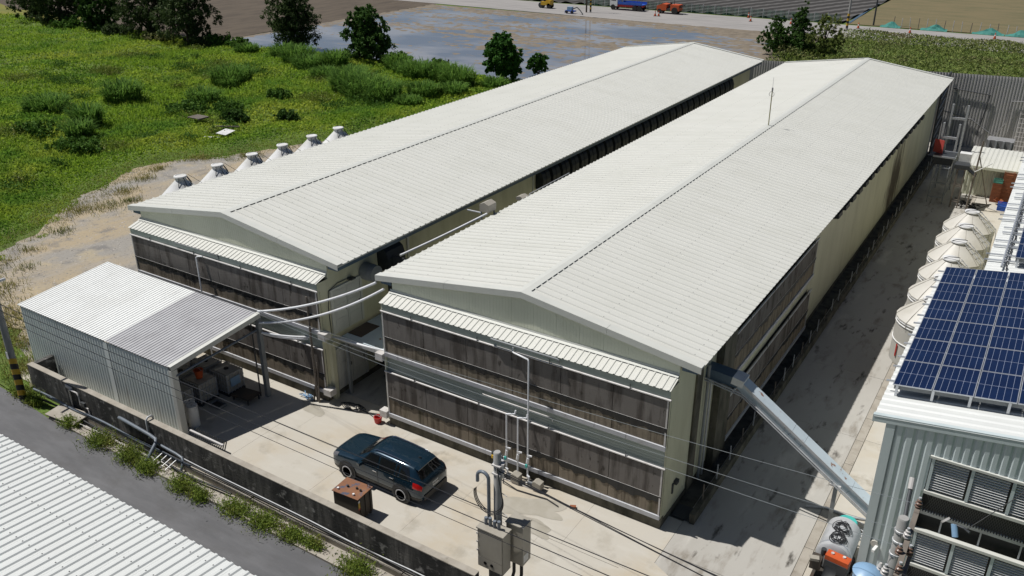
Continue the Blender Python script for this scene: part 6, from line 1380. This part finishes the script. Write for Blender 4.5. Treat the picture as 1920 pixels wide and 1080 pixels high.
# ---- grass and creepers over the field (nobody could count them)
def field_points(n, ymax=66.5, near=1.0):
    P = []; tot = 0
    while tot < n:
        x = RG.uniform(-150,-16.9,40000); y = RG.uniform(-3,ymax,40000); d2 = (x-22)**2+(y+24.5)**2
        k = RG.random(40000) < np.minimum(1,(62.0**2/d2)**near); x, y = x[k], y[k]
        D = dirt_dist(x,y); soft = (vnoise(x*0.8,y*0.8)-.62)*2.2
        k = D > soft; x, y = x[k], y[k]
        p = np.stack([x,y,np.where(dirt_dist(x,y)>0,field_h(x,y),0)],1); p = p[in_view(p)]
        P.append(p); tot += len(p)
    return np.concatenate(P)[:n]
P = field_points(200000); low = np.clip(dirt_dist(P[:,0],P[:,1])/5,0.2,1)
P[:,2] += RG.uniform(-.02,.30,len(P))*low
V, F = leaf_quads(P, RG.uniform(.14,.36,len(P))*np.clip(low+.3,0,1)*(1+.25*(np.hypot(P[:,0]-22,P[:,1]+24)>95)), .6, np.array([[0,0,0.25]]), 1.0)
raw_mesh('creeper_cover', V, F, M['grass'], kind='stuff', label='low green creepers covering the overgrown field', cat='ground cover')
P = field_points(130000); low = np.clip(dirt_dist(P[:,0],P[:,1])/6,0.25,1); k = vnoise(P[:,0]*.12+5,P[:,1]*.12)
h = (0.18+.75*k*RG.random(len(P)))*low
V, F = blades(P, h, .035+.03*k, .8)
raw_mesh('field_grass', V, F, M['grass'], kind='stuff', label='tall green grass growing through the overgrown field', cat='grass')
# sparse dry tufts on the sandy track and along its edge
pts = []
for (cx, cy, r, n_) in ((-38,9.5,1.2,40),(-37,11,1.6,50),(-39,14,1.2,40),(-36.5,13,0.8,25),(-40.5,17,1.0,30),(-31,-2.2,2.2,80),(-29,-1.2,1.2,30),(-26,-3.2,2.0,60),(-33,0.2,1.5,40),(-41.5,23.5,1.2,40),(-38.5,26.5,1.0,30),(-35,31,1.2,40),(-33.5,3.0,.8,16),(-30.8,1.2,.7,12),(-41.8,19.5,.8,24),(-24,-3.5,1.6,50),(-21.5,-4.6,1.4,50),(-18.6,-6.0,0.9,40),(-34.8,6.2,.9,20)):
    q = RG.normal(size=(n_*7,2))*r*.5; pts.append(np.stack([cx+q[:,0],cy+q[:,1],np.full(len(q),-.02)],1))
P = np.concatenate(pts); V, F = blades(P, RG.uniform(.12,.42,len(P)), .03, 1.1)
raw_mesh('track_tufts', V, F, M['grass2'], kind='stuff', label='dry grass tufts scattered on the sandy track', cat='grass')
# short grass creeping onto the track and stones lying on it
x = RG.uniform(-47,-16.8,90000); y = RG.uniform(-5,60,90000); D = dirt_dist(x,y); nz = fbm(x*.35+8,y*.35,3)
k = (D < 1.5) & (D > -0.3-7.0*np.clip(nz-.44,0,.3)-1.2*vnoise(x*2.0,y*2.0)); P = np.stack([x,y,np.where(D>0,field_h(x,y),-.02)],1)[k]; P = P[in_view(P)]
V, F = blades(P, RG.uniform(.05,.22,len(P)), .028, 1.3)
raw_mesh('edge_grass', V, F, M['grass2'], kind='stuff', label='short yellowish grass creeping over the edge of the sandy track', cat='grass')
n_ = 9000; x = RG.uniform(-46,-17,n_); y = RG.uniform(-7,34,n_); k = dirt_dist(x,y) < -.2; x, y = x[k], y[k]; r = RG.uniform(.02,.075,len(x))**1.0
oct_ = np.array([(1,0,0),(0,1,0),(-1,0,0),(0,-1,0),(0,0,.7)],float); V = (np.stack([x,y,0*x-.022],1)[:,None,:]+oct_[None]*r[:,None,None]*RG.uniform(.6,1.3,(len(x),5,1))).reshape(-1,3)
b_ = 5*np.arange(len(x))[:,None]; F = np.concatenate([b_+np.array([[0,1,4]]),b_+np.array([[1,2,4]]),b_+np.array([[2,3,4]]),b_+np.array([[3,0,4]])])
raw_mesh('track_stones', V, F, mat('track_stone',(0.30,0.28,0.25),0.9,island=0.5), kind='stuff', label='loose grey stones scattered on the sandy track', cat='stones')
# ---- scrub behind the boundary wall
n = 90000; x = RG.uniform(-14,40,n); y = RG.uniform(66,131,n)*1.0
hh = 0.5+1.7*fbm(x*.16+3,y*.16,3)*np.clip((133-y)/8,0.3,1); edge = (x > -13.5+2.5*vnoise(y*.2,0*y)+np.clip((y-105)*.18,0,6))
P = np.stack([x,y,hh*RG.random(n)**.6],1); k = edge & in_view(P); P = P[k]
V, F = leaf_quads(P, RG.uniform(.18,.42,len(P)), .5, np.array([[0,0,.7]]), 1.0)
raw_mesh('scrub', V, F, M['scrub'], kind='stuff', label='weedy brown-green scrub between the back wall and the far road', cat='scrub')
# ---- trees
def tree(name, base, H, lobes, nleaf, lsize, mt, label, asp=.4, droop=0.0, trunk=.25, cat='tree', group=None, seed=0, shell=.55):
    rng = np.random.default_rng(seed); bx, by, bz = base
    t = empty(name, base, label, cat, group)
    mb = MB(); top = Vector((bx+rng.uniform(-.3,.3),by+rng.uniform(-.3,.3),bz+H*.75))
    b0 = Vector((bx,by,bz-.15)); mid = b0.lerp(top,.5)+Vector((rng.uniform(-.3,.3),rng.uniform(-.3,.3),0))
    mb.tube([b0,b0.lerp(mid,.5)+Vector((.05,0,0)),mid,mid.lerp(top,.5),top],[trunk*1.25,trunk,trunk*.75,trunk*.5,trunk*.2],8)
    for (lx,ly,lz,rx,ry,rz) in lobes:
        c = Vector((bx+lx,by+ly,bz+lz)); s = b0.lerp(top,min(.85,max(.15,(lz-rz*.9)/H))); mb.tube([s,s.lerp(c,.55)+Vector((0,0,.25)),c],[trunk*.45,trunk*.3,trunk*.1],6)
    build('trunk', mb, M['bark'], t, smooth=50)
    nleaf = int(nleaf*1.6); vol = np.array([l[3]*l[4]*l[5] for l in lobes])**.75; cnt = (nleaf*vol/vol.sum()).astype(int); C = []; AX = []
    for l, m_ in zip(lobes, cnt):
        k = max(6,m_//26); ctr = unit(rng.normal(size=(k,3)))*(rng.random((k,1))**.4); ctr = ctr*np.array(l[3:6])*rng.uniform(.75,1.12,(k,1)); rad = np.array(l[3:6]).mean()*rng.uniform(.10,.26,(k,1))
        idx = rng.integers(0,k,m_); d = unit(rng.normal(size=(m_,3)))*(rng.random((m_,1))**.45); p = ctr[idx]+d*rad[idx]
        C.append(p+np.array(l[:3])); a = p*1.0; a = unit(a); a[:,2] -= droop; AX.append(a)
    C = np.concatenate(C); AX = np.concatenate(AX); C = C[C[:,2] > .15]; AX = AX[:len(C)]
    V, F = leaf_quads(C, rng.uniform(.6,1.35,len(C))*lsize, asp, AX, .9, rng)
    raw_mesh('crown', V, F, M[mt], (0,0,0), t)
    return t
def lob(n, H, Rr, z0, seed, top=1.0):
    rng = np.random.default_rng(seed); o = []
    for k in range(n):
        f = (k+.5)/n; z = z0+(H-z0)*f; r = Rr*(0.35+.65*math.sin(math.pi*min(1,f*.85+.12)))*rng.uniform(.6,1.0); a = k*2.4+rng.uniform(-.5,.5); d = r*rng.uniform(.5,.95)*(1-.4*f*top)
        s = Rr*rng.uniform(.42,.62)*(1-.35*f); o.append((d*math.cos(a),d*math.sin(a),z,s,s,s*rng.uniform(.8,1.15)))
    return o
tree('casuarina_tree',(-135,64.5,0),11,lob(14,11,4.5,1.5,1),6000,.55,'casu','dark feathery tree at the far left of the tree line',.3,.4,.3,group='trees along the field edge',seed=1)
tree('casuarina_tree',(-128,65,0),12,lob(16,12,5,1.2,2),7500,.55,'casu','tall dark vine-hung tree, second from the left in the tree line',.35,.5,.32,group='trees along the field edge',seed=2)
tree('broadleaf_tree',(-117.5,65,0),8,lob(12,7.5,4.2,.8,3),5500,.5,'tree2','lower bright green tree between the dark trees',.6,.1,.25,group='trees along the field edge',seed=3)
tree('casuarina_tree',(-104,65,0),12,lob(18,12,5.5,2.0,4),9000,.52,'casu','broad dark tree, left of the big pair by the ploughed field',.3,.5,.4,group='trees along the field edge',seed=4)
tree('casuarina_tree',(-93.5,64.2,0),12,lob(18,12,5.2,2.2,5),9000,.52,'casu','broad dark tree, right of the big pair by the ploughed field',.3,.5,.4,group='trees along the field edge',seed=5)
tree('paddy_tree',(-74.8,67.8,0),9.2,lob(16,9.2,4.9,1.6,6),9500,.45,'casu','tall dark tree standing at the left end of the paddy',.35,.1,.3,group='trees along the paddy edge',seed=6)
tree('paddy_tree',(-59.5,66.2,0),7.2,lob(15,7.0,4.1,.9,7),8500,.42,'tree2','rounder green tree right of the tall paddy tree',.6,.0,.28,group='trees along the paddy edge',seed=7)
tree('vine_tree',(-37.0,66.0,0),6.4,[(0,0,4.9,1.6,1.6,1.3),(-.5,.2,3.6,2.0,1.9,1.5),(.6,-.2,3.2,1.9,1.8,1.6),(-.7,-.3,2.0,1.6,1.5,1.3),(.8,.2,1.7,1.6,1.5,1.3),(1.7,0,2.9,.9,.9,1.1)],7500,.34,'vine','vine-smothered tree rising beside the rear barn roof',.75,.7,.25,group='trees along the paddy edge',seed=8)
tree('vine_tree',(-35.2,71.5,0),3.0,[(0,0,2.2,1.2,1.1,.9),(.6,.1,1.5,1.0,1.0,.9),(-.7,0,1.3,1.0,1.0,.9)],2200,.32,'vine','small round bush right of the vine-smothered tree',.7,.3,.12,group='trees along the paddy edge',seed=9)
tree('conifer_tree',(-11.2,103.5,0),7.6,[(.3*math.sin(z*2),0,z,.6+.36*(7.2-z),.6+.36*(7.2-z),.9) for z in np.linspace(1.0,6.8,8)],7500,.36,'tree2','pointed dark tree behind the front barn ridge',.3,-.3,.2,seed=10)
tree('conifer_tree',(-14.2,102.5,0),5.5,lob(10,5.0,2.8,.5,11),4500,.36,'tree2','lower bushy tree left of the pointed tree',.35,-.3,.15,seed=11)
tree('conifer_tree',(-7.6,104,0),6.4,lob(10,5.6,2.9,.6,12),4500,.36,'scrub','lower bushy tree right of the pointed tree',.3,-.3,.15,seed=12)
# hedge bushes between field and paddy
for k,(x,y,r,h,mt,l) in enumerate(((-88.5,65.2,2.3,1.8,'bush','green bush at the left paddy corner'),(-83.5,65.0,1.7,1.5,'bush','small green bush right of the paddy corner bush'),(-110,63,2.6,1.9,'casu','dark low bush at the foot of the tree line'),(-98.5,62.6,2.8,1.5,'scrub','brownish heap of brush under the big dark trees'),(-89.5,63,1.9,1.6,'casu','dark bush right of the big dark trees'),(-53.5,66,1.9,2.0,'bush','leafy bush between the round tree and the cane'),(-123,63,3,2.0,'bush','wide bush under the second tree of the tree line'),(-46.5,65.6,2.1,1.7,'bush','bush at the paddy edge left of the old post'))):
    tree('bush',(x,y,0.1),h,[(0,0,h*.55,r,r,h*.5),(r*.6,.2,h*.4,r*.6,r*.6,h*.4),(-r*.6,-.1,h*.4,r*.6,r*.6,h*.4)],1800,.34,mt,l,.6,0,.08,cat='bush',group='bushes along the field edge',seed=30+k)
# ---- cane grass clumps: arching blades
def cane_mesh(seed, R0, H, n):
    rng = np.random.default_rng(seed); a = rng.uniform(0,2*np.pi,n); r = R0*np.sqrt(rng.random(n))*.75; P = np.stack([r*np.cos(a),r*np.sin(a),0*r],1)
    out = a+rng.normal(0,.7,n); d = np.stack([np.cos(out),np.sin(out),0*out],1); s = np.stack([-np.sin(out),np.cos(out),0*out],1)
    h = (H*rng.uniform(.45,1.05,n)*(1-.35*(r/R0)**2)).reshape(-1,1); L = rng.uniform(.25,.75,n).reshape(-1,1)*H*.55; w = rng.uniform(.06,.12,n).reshape(-1,1); z = np.array([0,0,1.0]); V = []
    for f, ww in ((0,.6),(.35,1),(.7,.9),(1.0,.08)):
        c = P+d*L*f**2+z*h*(f*1.25-.55*f**2.6*rng.uniform(.8,1.2,(n,1))); V += [c-s*w*ww*.5,c+s*w*ww*.5]
    V = np.stack(V,1).reshape(-1,3); k = 8*np.arange(n); F = np.concatenate([np.stack([k+2*i,k+2*i+1,k+2*i+3,k+2*i+2],1) for i in range(3)])
    return V, F
canes = [((-68,25.5),2.4,2.3,'cane clump with pale blades at the left edge of the field'),((-65,32.5),2.1,2.7,'arching cane clump above the small yellowish cane'),((-58.6,24),1.5,2.9,'yellowish cane clump near the track side of the field'),((-63,46),2.6,2.6,'dark cane clump high in the field below the tree line'),((-61.5,44.6),1.4,1.8,'smaller dark cane clump beside the high field clump'),((-57.8,37.5),1.8,2.2,'cane clump above the grey pallet'),((-47.6,50.2),2.4,3.0,'left third of the long dark cane stand before the paddy'),((-44.6,49.2),2.5,3.2,'middle of the long dark cane stand before the paddy'),((-41.6,48.6),2.4,3.0,'right third of the long dark cane stand before the paddy'),((-50.2,52.5),2.0,2.6,'cane clump just left of the long dark cane stand'),((-66.5,60.5),2.4,2.6,'tall grass clump below the tall paddy tree'),((-62.5,58.5),2.3,2.2,'tall grass clump below the round paddy tree'),((-59.5,60.2),1.9,2.4,'tall grass clump right below the round paddy tree'),((-45.8,60.6),2.2,2.4,'cane clump at the paddy edge near the old post'),((-42.5,61.2),2.2,2.6,'cane clump left of the vine-smothered tree'),((-39.4,60.0),2.1,2.8,'cane clump nearest the vine-smothered tree'),((-54.5,20.5),1.3,2.0,'cane clump leaning over the edge of the sandy track'),((-49.0,62),1.8,1.9,'low cane clump at the paddy edge before the water'),((-71.5,62.8),2.0,2.4,'tall grass clump left below the tall paddy tree')]
for k,((x,y),r,h,l) in enumerate(canes):
    V,F = cane_mesh(100+k,r*1.2,h*1.3,int(330*r)); z0 = float(field_h(np.array([x]),np.array([y]))[0])
    raw_mesh('cane_clump', V, F, M['cane'], (x,y,max(0,z0-.1)), label=l, cat='cane', group='cane clumps in the field')
rb_ = random.Random(5)
more = [((-36.5,55),1.8,1.5,'low tall-grass clump close to the rear barn, upper one'),((-38.6,52.2),1.9,1.7,'low tall-grass clump close to the rear barn, second'),((-37.5,48),1.6,1.3,'low tall-grass clump close to the rear barn, third'),((-53.5,57),2.0,2.0,'tall grass clump in mid field below the bush row'),((-56.5,55),1.7,1.8,'tall grass clump left in mid field below the round tree'),((-35.2,61.5),1.6,1.8,'grass clump between the vine-smothered tree and the barn roof'),((-52.5,64.5),1.8,2.2,'cane clump on the paddy bank right of the round tree'),((-79,62.6),1.8,1.7,'grass clump on the bank left of the tall paddy tree')]
for k,((x,y),r,h,l) in enumerate(more):
    V,F = cane_mesh(150+k,r*1.2,h*1.3,int(330*r)); z0 = float(field_h(np.array([x]),np.array([y]))[0])
    raw_mesh('cane_clump', V, F, M['cane'], (x,y,max(0,z0-.1)), label=l, cat='cane', group='cane clumps in the field')
# low bushes in the field
for k,(x,y,r,h,mt,l) in enumerate(((-55.5,33.5,2.6,1.5,'bush','dark low bush mound in the middle of the field'),(-52.5,36.5,2.0,1.3,'bush','dark bush mound beside the cane above the pallet'),(-52.4,43.5,1.6,1.3,'bush','round pale-flowered bush in the field'),(-49.0,34,1.5,1.4,'tree2','blue-green bush left of the white board'),(-44.5,37,1.3,1.4,'tree2','blue-green bush close behind the white silos'),(-52,18.5,2.8,1.4,'bush','dark mound of creepers beside the sandy track'),(-60,19.5,2.6,1.3,'bush','dark mound of creepers at the left of the track'))):
    z0 = float(field_h(np.array([x]),np.array([y]))[0])
    tree('bush',(x,y,max(0,z0-.2)),h,[(0,0,h*.5,r,r*.8,h*.5),(r*.6,.2,h*.35,r*.6,r*.5,h*.4),(-r*.6,-.1,h*.35,r*.6,r*.5,h*.4)],2000,.26,mt,l,.6,0,.05,cat='bush',group='low bushes in the field',seed=60+k)
# tangled undergrowth running through the field: mounds that merge into one mass
for nm, mt, sd, cnt, l in (('undergrowth','bush',301,46,'dark tangled undergrowth spread in mounds through the field'),('pale_undergrowth','weed',302,34,'pale yellow-green undergrowth spread in mounds through the field')):
    rng = np.random.default_rng(sd); Cs = []
    while len(Cs) < cnt:
        x, y = rng.uniform(-92,-34), rng.uniform(8,60)
        if float(dirt_dist(np.array([x]),np.array([y]))[0]) < 3.5 or x > -24-.25*y: continue
        r = rng.uniform(.8,2.4); h = rng.uniform(.5,1.3); z0 = float(field_h(np.array([x]),np.array([y]))[0]); m_ = int(330*r*r**.5)
        q = rng.normal(size=(m_,3))*np.array([r*.5,r*.4,h*.3]); q[:,2] = np.abs(q[:,2])+h*.15*rng.random(m_); Cs.append(q+np.array([x,y,z0]))
    C = np.concatenate(Cs); V, F = leaf_quads(C, rng.uniform(.12,.30,len(C)), .5, np.array([[0,0,.5]]), 1.0, rng)
    raw_mesh(nm, V, F, M[mt], kind='stuff', label=l, cat='undergrowth')
# ---- weeds along the road kerb
weeds = [(-12.0,-7.75,.55,.55,'weed clump on the kerb right of the cover slab'),(-9.6,-7.85,.85,.7,'yellowing weed clump on the kerb below the shed seam'),(-7.6,-7.85,.80,.8,'big weed clump on the kerb left of the pipe rack'),(-6.3,-7.95,.75,.7,'big weed clump on the kerb under the bent pipe'),(-4.1,-7.95,.75,.65,'yellow-green weed clump overhanging the road right of the pipes'),(-3.0,-8.0,.6,.55,'weed clump overhanging the road, next to the yellow-green one'),(-1.2,-7.75,.85,.45,'low weed patch on the kerb left of mid wall'),(0.3,-7.7,.9,.45,'low weed patch on the kerb at mid wall'),(1.7,-7.65,.7,.4,'low weed patch on the kerb before the rusted tank'),(2.7,-7.6,.5,.4,'small weed patch on the kerb below the rusted tank'),(5.0,-7.75,.85,.7,'bushy weed clump on the kerb at the lower frame edge'),(-15.2,-7.5,.6,.6,'leafy weeds right of the striped pole foot'),(-16.4,-7.4,.7,.55,'leafy weeds left of the striped pole foot')]
for k,(x,y,r,h,l) in enumerate(weeds):
    rng = np.random.default_rng(200+k); n_ = int(1700*r)
    q = rng.normal(size=(n_,3))*np.array([r*.45,r*.30,h*.33]); q[:,2] = np.abs(q[:,2])+.02; V1,F1 = leaf_quads(q, rng.uniform(.05,.13,n_), .45, np.array([[0,0,.5]]), 1.0, rng)
    nb = int(260*r); b_ = rng.normal(size=(nb,3))*np.array([r*.42,r*.28,0]); b_[:,2] = 0; V2,F2 = blades(b_, rng.uniform(.25,1.0,nb)*h, .02, .8, rng)
    F1t = np.concatenate([F1[:,[0,1,2]],F1[:,[0,2,3]]])
    raw_mesh('kerb_weed', np.concatenate([V1,V2]), np.concatenate([F1t,F2+len(V1)]), M['weed'], (x,y,.02 if y<-7.5 else .0), label=l, cat='weeds', group='weeds along the kerb')
n_ = 5000; x = RG.uniform(-34,-16.5,n_); y = RG.uniform(-7.4,-3.0,n_); k = (y < -3.9-.12*(x+22)-.5) & (y > -7.55-.05*(x+17.5)); P = np.stack([x,y,0*x-.01],1)[k]
V,F = blades(P, RG.uniform(.1,.4,len(P)), .025, .9); raw_mesh('verge_grass', V, F, M['weed'], kind='stuff', label='rough grass on the verge left of the shed', cat='grass')
